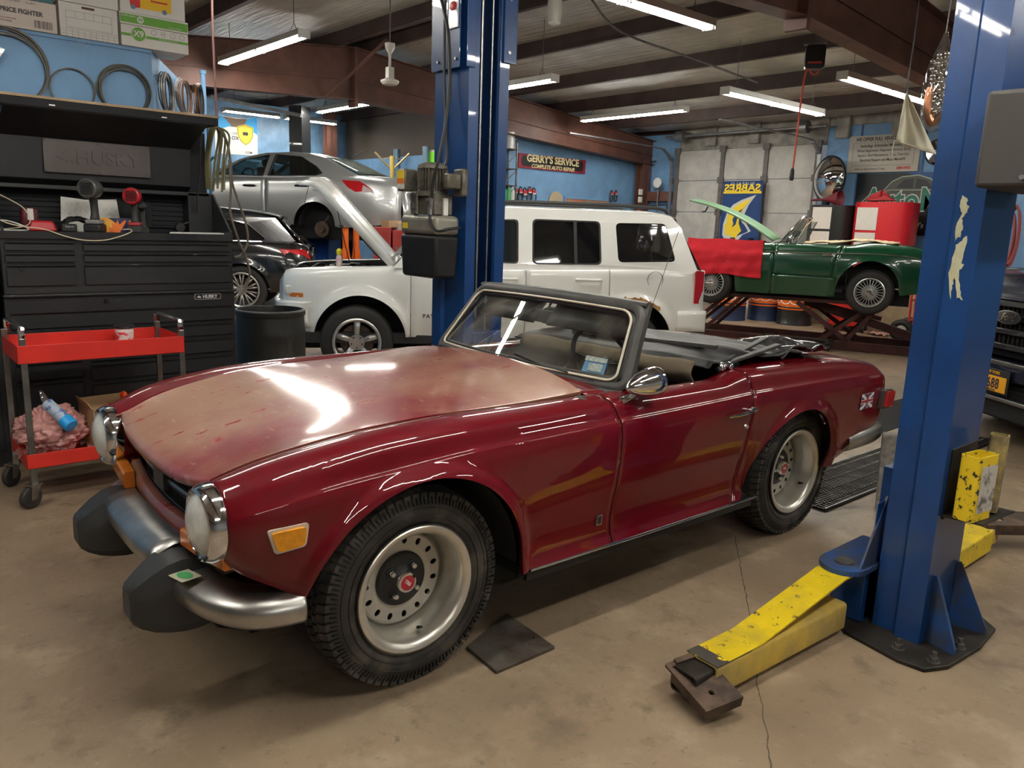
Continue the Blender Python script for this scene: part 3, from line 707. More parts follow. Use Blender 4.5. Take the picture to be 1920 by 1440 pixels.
# thin glass: mix transparent with a sharp reflection
def thin_glass(name, tint=(.86, .89, .87), refl=.14, dirt=0.):
    m = bpy.data.materials.new(name); m.use_nodes = True; nt = m.node_tree; N = nt.nodes; L = nt.links; N.clear()
    o = N.new('ShaderNodeOutputMaterial'); t = N.new('ShaderNodeBsdfTransparent'); t.inputs[0].default_value = (*tint, 1)
    g = N.new('ShaderNodeBsdfGlossy'); g.inputs['Roughness'].default_value = .02; g.inputs[0].default_value = (1, 1, 1, 1)
    ge = N.new('ShaderNodeNewGeometry'); dt = N.new('ShaderNodeVectorMath'); dt.operation = 'DOT_PRODUCT'; L.new(ge.outputs['Normal'], dt.inputs[0]); L.new(ge.outputs['Incoming'], dt.inputs[1])
    ab = N.new('ShaderNodeMath'); ab.operation = 'ABSOLUTE'; L.new(dt.outputs['Value'], ab.inputs[0]); om = N.new('ShaderNodeMath'); om.operation = 'SUBTRACT'; om.inputs[0].default_value = 1; L.new(ab.outputs[0], om.inputs[1])
    f = N.new('ShaderNodeMath'); f.operation = 'POWER'; f.inputs[1].default_value = 5; L.new(om.outputs[0], f.inputs[0]); a = N.new('ShaderNodeMath'); a.operation = 'ADD'; a.inputs[1].default_value = refl; a.use_clamp = True
    mx = N.new('ShaderNodeMixShader'); L.new(f.outputs[0], a.inputs[0]); L.new(a.outputs[0], mx.inputs[0]); L.new(t.outputs[0], mx.inputs[1]); L.new(g.outputs[0], mx.inputs[2])
    last = mx
    if dirt:
        d = N.new('ShaderNodeBsdfDiffuse'); d.inputs[0].default_value = (.6, .56, .48, 1)
        tc = N.new('ShaderNodeTexCoord'); n = N.new('ShaderNodeTexNoise'); n.inputs['Scale'].default_value = 4; n.inputs['Detail'].default_value = 6
        r = N.new('ShaderNodeMapRange'); r.inputs['From Min'].default_value = .42; r.inputs['From Max'].default_value = .8; r.inputs['To Max'].default_value = dirt
        L.new(tc.outputs['Object'], n.inputs[0]); L.new(n.outputs['Fac'], r.inputs[0]); m2 = N.new('ShaderNodeMixShader')
        L.new(r.outputs[0], m2.inputs[0]); L.new(mx.outputs[0], m2.inputs[1]); L.new(d.outputs[0], m2.inputs[2]); last = m2
    L.new(last.outputs[0], o.inputs[0]); MATS[name] = m; return m
m_ws = thin_glass('windscreen_glass', (.84, .87, .84), .09, .22)
m_lens = mat('headlamp_lens', (.74, .74, .70), .22, 0., coat=.6, bump=.5, bscale=18, var=.25, vscale=12)
m_amber = mat('amber_lens', (.72, .20, .02), .25, coat=.6, var=.2, vscale=20)
m_amber2 = mat('amber_lens_bright', (.95, .38, .01), .25, coat=.6, var=.25, vscale=30)
m_bumper_c = mat('bumper_chrome', (.55, .54, .52), .34, 1., var=.35, vscale=5, bump=.05, bscale=10)
m_over = mat('black_overrider', (.030, .030, .031), .48, var=.3, vscale=6)
m_grille = mat('grille_dark', (.05, .05, .055), .4, .6)
m_alloy = mat('wheel_silver', (.58, .56, .50), .42, .6, var=.15, vscale=6)
m_rim = mat('polished_rim', (.80, .77, .70), .34, .85, var=.15, vscale=5)
m_tyre = mat('tyre_rubber', (.030, .028, .026), .62, var=.35, vscale=7, bump=.12, bscale=80)
lay(m_tyre, (.115, .10, .083), 9, .45, .75, seed=4)
m_redcap = mat('red_cap', (.45, .02, .04), .35, coat=.5)

TX, TY, TTH = 1.34402047, 2.64389083, -.0166975439
tr = empty('convertible_car', (TX, TY, 0), TTH, 'dark red open two-seat convertible with dusty bonnet and folded black top, in the foreground', 'car')
AS = [-.60, -.55, -.45, -.30, -.10, .20, .50, .85, 1.2, 1.52, 1.66, 1.76, 1.95, 2.3, 2.7, 2.92, 3.0]
def col(v): return v
K = [
 ([.47, .475, .50, .525, .545, .56, .585, .61, .60, .60, .585, .575, .53, .50, .50, .50, .50],
  [.728, .748, .785, .818, .845, .858, .858, .862, .846, .848, .866, .876, .880, .878, .856, .825, .800]),
 ([.545, .57, .60, .615, .625, .63, .63, .635, .635, .635, .63, .625, .62, .62, .62, .61, .60],
  [.757, .775, .808, .836, .859, .870, .870, .872, .858, .858, .880, .889, .886, .877, .852, .822, .795]),
 ([.615, .645, .675, .695, .703, .705, .706, .708, .705, .705, .695, .690, .690, .690, .690, .680, .665],
  [.728, .745, .778, .808, .832, .842, .843, .845, .842, .843, .862, .872, .868, .860, .838, .812, .785]),
 ([.650, .680, .706, .724, .732, .734, .734, .734, .734, .734, .732, .731, .731, .731, .729, .722, .708],
  [.682, .700, .724, .750, .766, .782, .787, .790, .793, .797, .800, .801, .800, .796, .786, .772, .752]),
 ([.655, .685, .713, .733, .7415, .743, .743, .743, .743, .743, .741, .740, .740, .740, .738, .731, .716],
  [.672, .690, .714, .739, .755, .771, .776, .779, .782, .786, .789, .790, .789, .785, .775, .761, .742]),
 ([.657, .690, .718, .737, .747, .748, .748, .748, .748, .748, .748, .748, .748, .748, .746, .738, .722],
  [.635, .630, .620, .605, .600, .600, .600, .600, .600, .600, .600, .600, .600, .600, .600, .610, .620]),
 ([.640, .675, .700, .725, .733, .735, .722, .720, .720, .720, .720, .722, .735, .735, .735, .730, .715],
  [.582, .560, .530, .460, .430, .42, .350, .345, .345, .345, .345, .36, .42, .42, .45, .49, .52]),
 ([.600, .640, .680, .700, .705, .715, .738, .740, .740, .740, .738, .735, .705, .705, .700, .69, .68],
  [.548, .510, .450, .330, .30, .302, .302, .302, .302, .302, .302, .302, .302, .302, .37, .43, .46])]
SH = Shell(AS, K, arches=((-.015, .325, .400), (2.14, .325, .352)), flare=.027, fw=.027)
def dgap(t): return .80+.055*min(1, t/.45)-.004*t    # leading door gap, leaning like the photo
def d0(t): return dgap(t)+.0025
def d0m(t): return dgap(t)-.0025
def rgap(t):
    z = 1-t; return 1.70+.022*sin(pi*min(1, t*1.3))-.075*max(0, t-.55)/.45
def r0(t): return rgap(t)+.0025
def r0m(t): return rgap(t)-.0025
for s_, nm in ((1, 'near'), (-1, 'far')):
    fe = SH.panel(-.60, d0m, 'front_wing', m_red, tr, side=s_, rows=44)
    dd = SH.panel(d0, r0m, 'door', m_red, tr, side=s_, rows=44)
    rr = SH.panel(r0, 3.0, 'rear_wing', m_red, tr, side=s_, rows=44)
    if s_ == 1: door = dd; fen = fe; rwing = rr
# tail panel
_b = MB(); G = []
for t in [i/24 for i in range(25)]:
    b, z = SH.S(3.0, t); G.append([(3.0-.0+.0*k, y, z) for k, y in enumerate((-b, -b*.6, 0, b*.6, b))])
_b.grid(G); _b.build('tail_panel', m_red, tr)
# boot lid / rear deck
_b = MB(); G = []
for a in np.linspace(2.0, 3.0, 26):
    k = SH.keys(a)[0]; G.append([(a, k[0]*y, k[1]+.012*(1-y*y)) for y in np.linspace(-1, 1, 17)])
_b.grid(G); _b.build('boot_lid', m_red, tr, solid=.004)
# scuttle between bonnet and windscreen
_b = MB(); G = []
for a in np.linspace(.80, 1.06, 9):
    k = SH.keys(a)[0]; G.append([(a, k[0]*y*1.0, k[1]+.030*(1-abs(y)**2.5)) for y in np.linspace(-1, 1, 25)])
_b.grid(G); _b.build('scuttle', m_red, tr, solid=.004)

# bonnet, slightly unlatched at the back
gap = lambda a: SH.keys(a)[0]
zc = Crv([(-.62, .700), (-.5, .742), (-.3, .795), (-.1, .836), (.2, .872), (.5, .892), (.86, .902)])
def bonnet(a, y):
    k = gap(max(a, -.6)); e = k[1]+.003; c = zc(a); q = abs(y)
    z = e+(c-e)*(1-q**2.2) if c >= e else e+(c-e)*(1-q**3)
    z += .018*max(0, (a-.2)/.6)**2
    return (a, (k[0]-.003)*y, z)
_b = MB(); G = []
ys = [sin(pi/2*v) for v in np.linspace(-1, 1, 49)]
for u in np.linspace(0, 1, 60):
    row = []
    for y in ys:
        a0 = -.605+.035*abs(y)**3; a1 = .845-.075*abs(y)**2.5; row.append(bonnet(a0+(a1-a0)*u, y))
    G.append(row)
lip = []; lip2 = []
for (a, y, z), yy in zip(G[0], ys):
    lip.append((a-.006, y, z-.010)); lip2.append((a-.003, y, z-.026-.0*abs(yy)))
G = [lip2, lip]+G+[[(a, y, z-.02) for a, y, z in G[-1]]]
for r in G[2:-1]:
    r.insert(0, (r[0][0], r[0][1], r[0][2]-.014)); r.append((r[-1][0], r[-1][1], r[-1][2]-.014))
for r in (G[0], G[1], G[-1]): r.insert(0, r[0]); r.append(r[-1])
_b.grid(G); _b.build('bonnet', m_hood, tr, ang=50, solid=.003)
# headlamps in their tubular wing ends
for s_ in (-1, 1):
    y = s_*.548; zl = .645; a = -.60
    _b = MB(); _b.lathe([(.112, .0), (.113, .02), (.112, .16), (.09, .22)], (a, y, zl), (1, 0, 0), 40); _b.build('headlamp_bucket', m_red, tr)
    hl = MB(); hl.lathe([(.113, .02), (.1155, .0), (.112, -.022), (.103, -.036), (.094, -.038), (.090, -.030), (.088, -.02)], (a, y, zl), (1, 0, 0), 48); ring = hl.build('headlamp_ring', chrome, tr)
    ln = MB(); ln.lathe([(0, -.062), (.03, -.060), (.06, -.052), (.085, -.036), (.092, -.028)], (a, y, zl), (1, 0, 0), 40)
    for k in range(-4, 5):
        h = sqrt(max(0, .085**2-(k*.018)**2)); ln.tube([(a-.030-.03*(1-((k*.018)**2+q*q)/.0085), y+k*.018, zl+q) for q in np.linspace(-h*.9, h*.9, 7)], .0012, 4)
    ln.build('headlamp_lens', m_lens, ring)
# nose: grille recess, grille, badge bar, chin
_b = MB(); _b.poly(rrect(-.44, .48, .44, .71, .03), fn=lambda u, v: (-.46, u, v), th=(.02, 0, 0)); _b.box(-.57, -.44, .46, -.45, .44, .50); _b.build('grille_recess', dark, tr)
_b = MB()
for k in range(60):
    y = -.43+.86*k/59; a = -.535+.03*(y/.43)**2; _b.box(a-.004, y-.002, .535, a+.012, y+.002, .685)
for z in (.535, .585, .685): 
    _b.tube([(-.545+.03*(y/.43)**2, y, z) for y in np.linspace(-.43, .43, 21)], .004, 6)
_b.build('grille', m_grille, tr, ang=20)
_b = MB(); G = [[(-.562+.03*(y/.43)**2, y, z) for y in np.linspace(-.43, .43, 21)] for z in (.612, .622, .634)]
_b.tube([(-.562+.03*(y/.43)**2, y, .622) for y in np.linspace(-.42, .42, 21)], .011, 8); _b.build('grille_bar', mat('satin_bar', (.25, .25, .26), .3, .9), tr)
_b = MB(); _b.poly(rrect(-.055, .590, .055, .655, .008), fn=lambda u, v: (-.585, u, v), th=(.018, 0, 0)); bdg = _b.build('nose_badge', m_grille, tr, bev=.003)
_b = MB()
for z0, z1, ins in ((.500, .560, 0),):
    G = []
    for y in np.linspace(-.50, .50, 31):
        q = (abs(y)/.5); a = -.585+.035*q**2; zt = .528+.040*q**2; G.append([(a+.03, y, zt+.006), (a+.004, y, zt+.004), (a-.004, y, zt-.008), (a-.004, y, zt-.045), (a+.01, y, zt-.056), (a+.05, y, zt-.058)])
_b.grid(G); _b.build('chin_panel', m_hood, tr, solid=.003)
_b = MB(); G = []
for y in np.linspace(-.60, .60, 31):
    q = abs(y)/.6; G.append([(-.54+.05*q, y, .475), (-.50+.05*q, y, .42), (-.46+.05*q, y, .36), (-.42, y, .30)])
_b.grid(G); _b.build('front_valance', m_red, tr, solid=.003)
_b = MB(); G = []
for y in np.linspace(-.45, .45, 15): G.append([(-.60, y, .33), (-.56, y, .27), (-.48, y, .235), (-.40, y, .23)])
_b.grid(G); _b.build('air_dam', black, tr, solid=.004)
for s_ in (-1, 1):
    _b = MB(); pth = [(-.600+.02*q, s_*(.32+.30*q), .527+.018*q) for q in (0, .35, .7, 1)]
    P = []
    for (a, y, z), h in zip(pth, (.030, .032, .030, .022)): P.append([(a+.02, y, z-h), (a-.012, y, z-h), (a-.018, y, z-h+.008), (a-.018, y, z+h-.008), (a-.012, y, z+h), (a+.02, y, z+h)])
    _b.grid(P); _b.add(P[0], [(0, 1, 2, 3, 4, 5)]); _b.add(P[-1], [(5, 4, 3, 2, 1, 0)]); _b.build('indicator_lamp', m_amber, tr, ang=30)
# trapezoid side marker
def on_side(a, z, off=0.):
    lo, hi = .0, 1.
    for _ in range(24):
        m_ = (lo+hi)/2
        if SH.S(a, m_, False)[1] > z: lo = m_
        else: hi = m_
    return SH.S(a, lo)[0]+off
for s_ in (1, -1):
    for nm, P, o, th_, m_ in (('side_marker_bezel', [(-.507, .652), (-.394, .660), (-.402, .590), (-.484, .576)], .0, .006, mat('bezel_white', (.62, .56, .50), .4)), ('side_marker_lamp', [(-.498, .644), (-.403, .651), (-.409, .597), (-.479, .585)], .004, .010, m_amber2)):
        _b = MB(); P = rpoly(P, .012); _b.poly(P, fn=lambda u, v: (u, -s_*(on_side(u, v)+o), v), th=(0, -s_*th_, 0)); x = _b.build(nm, m_, tr, ang=30)
# tyres and wheels
def road_tyre(name, m, R=.333, ri=.205, w_=.195, parent=None, blocks=True, n=72, seg=64):
    h = w_/2
    prof = [(ri-.004, -h+.030), (ri+.006, -h+.016), (ri+.03, -h+.004), (ri+.055, -h), (R-.052, -h+.002), (R-.030, -h+.012), (R-.014, -h+.024), (R-.008, -h+.034),
            (R-.008, h-.034), (R-.014, h-.024), (R-.030, h-.012), (R-.052, h-.002), (ri+.055, h), (ri+.03, h-.004), (ri+.006, h-.016), (ri-.004, h-.030)]
    mb = MB(); mb.lathe(prof, (0, 0, 0), (0, 1, 0), n)
    for rr_, ww in ((ri+.040, .0018), (R-.060, .0018), (ri+.012, .002)):
        for s in (-1, 1):
            mb.lathe([(rr_-.003, s*(h-.004)), (rr_-.0015, s*(h+.0015)), (rr_+.0015, s*(h+.0015)), (rr_+.003, s*(h-.004))], (0, 0, 0), (0, 1, 0), n)
    if blocks:
        rows = [(-h+.006, -h+.046, 0, 1), (-h+.052, -h+.078, .5, 0), (-h+.083, h-.083, .2, 0), (h-.078, h-.052, .7, 0), (h-.046, h-.006, .4, 2)]
        for (y0, y1, ph, sh) in rows:
            for k in range(seg):
                t0 = 2*pi*(k+ph)/seg; t1 = t0+2*pi/seg*.74; V = []
                for t in (t0, t1):
                    for (y, r) in ((y0, R-.012 if sh == 1 else R-.009), (y1, R-.012 if sh == 2 else R-.009)):
                        tt = t+(.02 if y == y1 else 0)
                        rt = R-(.010 if (sh == 1 and y == y0) or (sh == 2 and y == y1) else 0)
                        V.append(((r-.012)*cos(tt), y, (r-.012)*sin(tt))); V.append((rt*cos(tt), y, rt*sin(tt)))
                mb.add(V, [(0, 1, 3, 2), (4, 6, 7, 5), (1, 5, 7, 3), (0, 4, 5, 1), (2, 3, 7, 6)])
            if sh:   # lugs running down the shoulder
                s = -1 if sh == 1 else 1
                for k in range(seg*2):
                    t0 = 2*pi*k/(seg*2); t1 = t0+pi/seg*.55; V = []
                    for t in (t0, t1):
                        for r, y in ((R-.016, s*(h-.018)), (R-.012, s*(h-.012)), (R-.046, s*(h+.0022)), (R-.046, s*(h-.004))): V.append((r*cos(t), y, r*sin(t)))
                    mb.add(V, [(0, 1, 2, 3), (7, 6, 5, 4), (0, 4, 5, 1), (1, 5, 6, 2), (2, 6, 7, 3)])
    return mb.build(name, m, parent, ang=32)
def dish_wheel(parent, a, side, z=.325, b=.585, deep=.0):
    """slotted steel wheel with a polished deep rim; outward = -y * side"""
    e = empty('wheel'); e.parent = parent; e.location = (a, -side*b, z)
    if side < 0: e.rotation_euler = (0, 0, pi)
    # local: outward face is -y
    road_tyre('tyre', m_tyre, parent=e)
    _b = MB(); _b.lathe([(.190, .080), (.196, .0), (.190, -.05), (.200, -.082), (.209, -.092), (.214, -.094), (.215, -.098), (.211, -.101), (.203, -.100), (.190, -.092), (.1825, -.080), (.176, -.02-deep), (.168, .030-deep*.3), (.160, .034)], (0, 0, 0), (0, 1, 0), 72); _b.build('rim', m_rim, e, ang=28)
    _b = MB(); n = 15; m_ = 6
    _b.lathe([(.060, .012), (.085, .011), (.104, .0085), (.114, .006)], (0, 0, 0), (0, 1, 0), n*m_); _b.lathe([(.150, .006), (.158, .012), (.166, .034)], (0, 0, 0), (0, 1, 0), n*m_)
    for k in range(n):
        c = 2*pi*k/n; dt = pi/n; P = []
        for i in range(m_+1): t = c-dt+2*dt*i/m_; P.append((.114*cos(t), .114*sin(t)))
        for i in range(m_+1): t = c+dt-2*dt*i/m_; P.append((.150*cos(t), .150*sin(t)))
        H = [(.132*cos(c)+.0125*cos(q)*cos(c)-.0095*sin(q)*sin(c), .132*sin(c)+.0125*cos(q)*sin(c)+.0095*sin(q)*cos(c)) for q in [2*pi*i/14 for i in range(14)]]
        _b.poly(P, [H], fn=lambda u, v: (u, .006, v), th=(0, .004, 0))
    _b.build('wheel_disc', m_alloy, e, ang=25)
    _b = MB(); _b.lathe([(.20, .05), (0, .05)], (0, 0, 0), (0, 1, 0), 40); _b.build('wheel_backing', dark, e)
    _b = MB(); _b.lathe([(0, -.020), (.030, -.020), (.040, -.012), (.055, -.006), (.088, -.002), (.094, .006), (.094, .014), (0, .014)], (0, 0, 0), (0, 1, 0), 48)
    for k in range(4):
        t = pi/4+.35+k*pi/2; _b.lathe([(.018, .0), (.0165, -.006), (.013, -.008)], (.057*cos(t), -.002, .057*sin(t)), (0, 1, 0), 16)
    _b.build('hub', black, e)
    for k in range(4):
        t = pi/4+.35+k*pi/2; _b = MB(); _b.lathe([(.011, .01), (.011, -.018), (.008, -.026), (0, -.029)], (.057*cos(t), 0, .057*sin(t)), (0, 1, 0), 12); _b.build('wheel_nut', chrome, e)
    _b = MB(); _b.lathe([(.036, .0), (.036, -.030), (.033, -.037), (.026, -.038), (.026, -.034)], (0, 0, 0), (0, 1, 0), 36); cp = _b.build('centre_cap', chrome, e)
    _b = MB(); _b.lathe([(0, -.037), (.027, -.036)], (0, 0, 0), (0, 1, 0), 30); _b.build('cap_emblem', m_redcap, cp)
    text('TR6', .017, mat('emblem_white', (.8, .7, .7), .4), 'emblem_lettering', cp, (0, -.0375, 0), (cos(.5), 0, -sin(.5)), (sin(.5), 0, cos(.5)), .0006, bold=.0004)
    _b = MB(); _b.cyl((.07, -.045, -.155), (.062, -.075, -.14), .006, .004, 10); _b.build('valve_stem', black, e)
    return e
w1 = dish_wheel(tr, 0, 1, deep=.012); w2 = dish_wheel(tr, 2.24, 1, deep=.012); w3 = dish_wheel(tr, 0, -1); w4 = dish_wheel(tr, 2.24, -1)
w1.rotation_euler = (0, radians(12), 0); w2.rotation_euler = (0, radians(-30), 0)
# wheel wells and under body
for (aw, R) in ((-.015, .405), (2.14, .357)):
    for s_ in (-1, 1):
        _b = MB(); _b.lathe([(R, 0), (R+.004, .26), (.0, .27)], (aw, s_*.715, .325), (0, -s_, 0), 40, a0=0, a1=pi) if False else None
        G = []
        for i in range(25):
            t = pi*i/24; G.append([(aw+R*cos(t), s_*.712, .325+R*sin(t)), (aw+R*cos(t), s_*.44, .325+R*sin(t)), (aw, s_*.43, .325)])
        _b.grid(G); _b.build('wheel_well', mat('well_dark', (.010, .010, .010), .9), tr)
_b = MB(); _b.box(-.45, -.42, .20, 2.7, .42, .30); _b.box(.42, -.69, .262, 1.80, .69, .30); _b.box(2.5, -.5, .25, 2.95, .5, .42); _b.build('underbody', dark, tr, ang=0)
for s_ in (-1, 1):
    _b = MB(); _b.bar((.43, -s_*.715, .270), (1.80, -s_*.715, .270), .02, .036); _b.build('sill_cover', black, tr, ang=0)
    _b = MB(); _b.tube([(.435, -s_*.735, .296), (1.0, -s_*.744, .297), (1.815, -s_*.736, .295)], .006, 8); _b.build('sill_trim', chrome, tr)
# cockpit tub
m_int = mat('black_interior', (.014, .013, .013), .6)
_b = MB(); _b.box(1.0, -.60, .30, 1.95, .60, .34)
for s_ in (-1, 1): _b.box(1.0, s_*.585, .34, 1.78, s_*.60, .835)
_b.box(.985, -.60, .34, 1.0, .60, .80); _b.box(1.93, -.60, .34, 1.95, .60, .84); _b.box(1.0, -.1, .34, 1.9, .1, .55)
_b.build('interior_tub', m_int, tr, bev=.01)
_b = MB(); _b.box(1.02, -.58, .66, 1.10, .58, .845); _b.box(.93, -.60, .845, 1.11, .60, .862); _b.build('dashboard', m_int, tr, bev=.02)
for s_ in (-1, 1):
    st = MB(); st.box(1.32, s_*.32-.22, .40, 1.80, s_*.32+.22, .56); st.bar((1.74, s_*.32, .52), (1.90, s_*.32, .90), .42, .12, up=(1, 0, 0)); st.build('seat', m_int, tr, bev=.04, bseg=3)
sw = MB(); c = Vector((1.17, -.34, .90)); ax = Vector((.88, 0, .34)).normalized(); uu = Vector((0, 1, 0)); vv = ax.cross(uu)
sw.tube([c+uu*(.185*cos(t))+vv*(.185*sin(t)) for t in [2*pi*i/40 for i in range(40)]], .011, 10, closed=True)
for t in (0.2, pi-.2, -pi/2): sw.bar(c, c+uu*(.18*cos(t))+vv*(.18*sin(t)), .022, .004, up=ax)
sw.cyl(c-ax*.02, c+ax*.03, .035); sw.cyl(c-ax*.03, c-ax*.2, .02); sw.build('steering_wheel', black, tr)
_b = MB(); _b.box(1.0, .600, .56, 1.78, .612, .85); _b.build('door_inner', mat('inner_red', (.10, .008, .012), .45), tr, bev=.004)
# windscreen
BN = Vector((.975, -.638, .872)); TN = Vector((1.105, -.598, 1.180)); TF = Vector((1.205, .582, 1.168)); BF = Vector((.975, .630, .872))
def wsp(u, v):
    """u 0..1 near->far, v 0..1 base->top"""
    p = (BN*(1-u)+BF*u)*(1-v)+(TN*(1-u)+TF*u)*v; q = 1-(2*u-1)**2
    return p+Vector((-(.085*(1-v)+.035*v)*q, 0, (.004*(1-v)+.014*v)*q))
def ws_loop(m_, r=.09):
    P = []
    for (cx, cy, a0) in ((1-m_-r*.55, 1-m_*2.6-r*1.6, 0), (m_+r*.55, 1-m_*2.6-r*1.6, pi/2), (m_+r*.4, m_*2.6+r*1.2, pi), (1-m_-r*.4, m_*2.6+r*1.2, 3*pi/2)):
        for i in range(9):
            t = a0+pi/2*i/8; rx, rz = (r*.55, r*1.6) if a0 < 2 else (r*.4, r*1.2); P.append((cx+rx*cos(t), cy+rz*sin(t)))
    out = []
    for i in range(len(P)):
        a, b = P[i], P[(i+1) % len(P)]; n = max(1, int(abs(a[0]-b[0])/.05+abs(a[1]-b[1])/.2))
        for k in range(n): out.append((a[0]+(b[0]-a[0])*k/n, a[1]+(b[1]-a[1])*k/n))
    return [wsp(*p) for p in out]
_b = MB(); _b.tube(ws_loop(.0), .024, 10, closed=True, flat=.75); fr = _b.build('windscreen_frame', m_seal, tr)
_b = MB(); _b.tube(ws_loop(.028), .019, 8, closed=True, flat=.5); _b.build('windscreen_seal', black, fr)
_b = MB(); lp = ws_loop(.026); _b.tube([p+Vector((-.016, 0, .006)) for p in lp], .0055, 6, closed=True); _b.build('seal_trim', m_cream, fr)
_b = MB(); G = [[wsp(u, v)+Vector((-.016+.032*v, 0, 0)) for u in np.linspace(.025, .975, 25)] for v in np.linspace(.05, .95, 9)]; _b.grid(G); _b.build('windscreen_glass', m_ws, tr)
_b = MB()   # top rail padding
_b.tube([wsp(u, 1.0)+Vector((.015, 0, .012)) for u in np.linspace(-.01, 1.01, 15)], .020, 8, flat=.7)
_b.tube([wsp(u, -.02)+Vector((-.035, 0, -.006)) for u in np.linspace(-.015, 1.015, 21)], .022, 8, flat=.55)
for u in (0, 1): _b.tube([wsp(u, 0)+Vector((.02, 0, -.03)), wsp(u, .5)+Vector((.018, 0, 0)), wsp(u, 1.02)+Vector((.025, 0, .01))], .020, 8)
_b.build('screen_surround', m_seal, tr)
# visors, mirror, sticker
for u, w_ in ((.26, .40), (.74, .40)):
    _b = MB(); G = [[wsp(u+(x-.5)*w_, .93-.36*v)+Vector((.07-.01*v, 0, .0)) for x in np.linspace(0, 1, 9)] for v in np.linspace(0, 1, 4)]; _b.grid(G); _b.build('sun_visor', m_seal, tr, solid=.014)
_b = MB(); c = wsp(.5, .66)+Vector((.07, 0, 0)); _b.poly(rrect(-.085, -.028, .085, .028, .02), fn=lambda u, v: (c.x, c.y+u, c.z+v), th=(.02, 0, 0)); _b.tube([wsp(.5, .97), wsp(.5, .9)+Vector((.06, 0, 0)), c+Vector((.01, 0, .02))], .006, 6); _b.build('rear_view_mirror', m_seal, tr, bev=.004)
_b = MB(); f = lambda u, v: wsp(.085+u*.085, .12+v*.20)+Vector((.004, 0, 0)); _b.grid([[f(u, v) for u in (0, .5, 1)] for v in (0, .5, 1)]); stk = _b.build('inspection_sticker', mat('sticker_blue', (.10, .32, .62), .4), tr, ang=0)
_b = MB(); _b.grid([[f(u, v)+Vector((-.0035, 0, 0)) for u in (.12, .5, .75)] for v in (.15, .4, .62)]); _b.grid([[f(u, v)+Vector((-.0035, 0, 0)) for u in (0, .5, 1)] for v in (.72, 1)]); _b.build('sticker_print', mat('sticker_pale', (.70, .72, .66), .5, col2=(.35, .45, .5), vscale=90), stk, ang=0)
# wiper
_b = MB(); p0 = Vector((.90, -.02, .893)); _b.tube([p0, p0+Vector((-.012, -.02, .025)), wsp(.40, .09)+Vector((-.02, 0, .01)), wsp(.20, .06)+Vector((-.018, 0, .01))], [.008, .007, .005, .004], 6)
_b.tube([wsp(.47, .16)+Vector((-.014, 0, .008)), wsp(.30, .075)+Vector((-.014, 0, .008)), wsp(.10, .02)+Vector((-.014, 0, .008))], .005, 6); _b.build('wiper', black, tr)
# chrome bullet mirror
mr = empty('door_mirror'); mr.parent = tr; mr.location = (.93, -.705, .852)
_b = MB(); _b.lathe([(0, -.095), (.006, -.092), (.025, -.070), (.042, -.035), (.052, .0), (.056, .03), (.057, .06), (.053, .068), (.050, .062)], (.045, -.035, .062), (.96, -.10, .12), 36); _b.build('mirror_shell', chrome, mr)
_b = MB(); _b.lathe([(0, .062), (.051, .062)], (.045, -.035, .062), (.96, -.10, .12), 30); _b.build('mirror_glass', chrome, mr)
_b = MB(); _b.tube([(-.035, .01, -.006), (-.01, .0, .006), (.02, -.015, .020), (.035, -.03, .05)], [.022, .020, .014, .012], 10, flat=.6); _b.build('mirror_foot', chrome, mr)
# handle, lock, badge, filler plug, tail lamp, decal
def op(a, z, off=0.): return Vector((a, -on_side(a, z)-off-.003, z))
_b = MB(); _b.tube([op(1.50, .720, .012), op(1.56, .722, .020), op(1.66, .726, .022), op(1.675, .728, .012)], [.005, .008, .009, .008], 10); _b.tube([op(1.655, .728, 0), op(1.655, .73, .018), op(1.69, .732, .018), op(1.69, .732, 0)], .010, 10); _b.build('door_handle', chrome, door)
_b = MB(); _b.cyl(op(1.655, .655, -.002), op(1.655, .655, .008), .012, .009, 16); _b.build('door_lock', chrome, door)
_b = MB(); bz = lambda u, v: op(u, v, .0); _b.poly(rrect(.770, .382, .800, .424, .004), fn=bz, th=(0, -.005, 0)); bd = _b.build('wing_badge', mat('badge_silver', (.45, .45, .45), .3, .9), tr)
_b = MB(); _b.poly(rrect(.775, .388, .795, .418, .004), fn=lambda u, v: op(u, v, .0052), th=(0, -.001, 0)); _b.poly(circ(.785, .403, .007), fn=lambda u, v: op(u, v, .0056), th=(0, -.002, 0)); _b.build('badge_emblem', m_grille, bd)
_b = MB(); _b.lathe([(0, .002), (.020, .002), (.022, -.002)], (.735, -.652, .869), (.1, -.25, 1), 24); _b.build('bonnet_buffer', mat('plug_green', (.03, .045, .035), .5), tr)
for s_ in (1, -1):
    f = lambda u, v: (u, -s_*on_side(min(u, 3.), v, .002), v)
    _b = MB(); _b.poly(rpoly([(2.905, .580), (3.03, .572), (3.045, .675), (2.925, .690)], .01), fn=f, th=(0, -s_*.028, 0)); tl = _b.build('tail_lamp_bezel', mat('satin_bar', (0, 0, 0)), tr, bev=.003)
    _b = MB(); _b.poly(rpoly([(2.925, .590), (3.04, .580), (3.052, .667), (2.94, .680)], .01), fn=lambda u, v: (u, f(u, v)[1]-s_*.020, v), th=(0, -s_*.020, 0)); _b.build('tail_lamp', mat('tail_red', (.42, .015, .015), .2, coat=1), tl, bev=.003)
_b = MB(); x0, x1, z0, z1 = 2.690, 2.828, .600, .683
dp = lambda u, v, o=.001: tuple(op(x0+(x1-x0)*u, z0+(z1-z0)*v, o))
m_dw = mat('decal_white', (.72, .70, .70), .4); m_dr = mat('decal_red', (.42, .03, .05), .4); m_db = mat('decal_navy', (.05, .06, .13), .4)
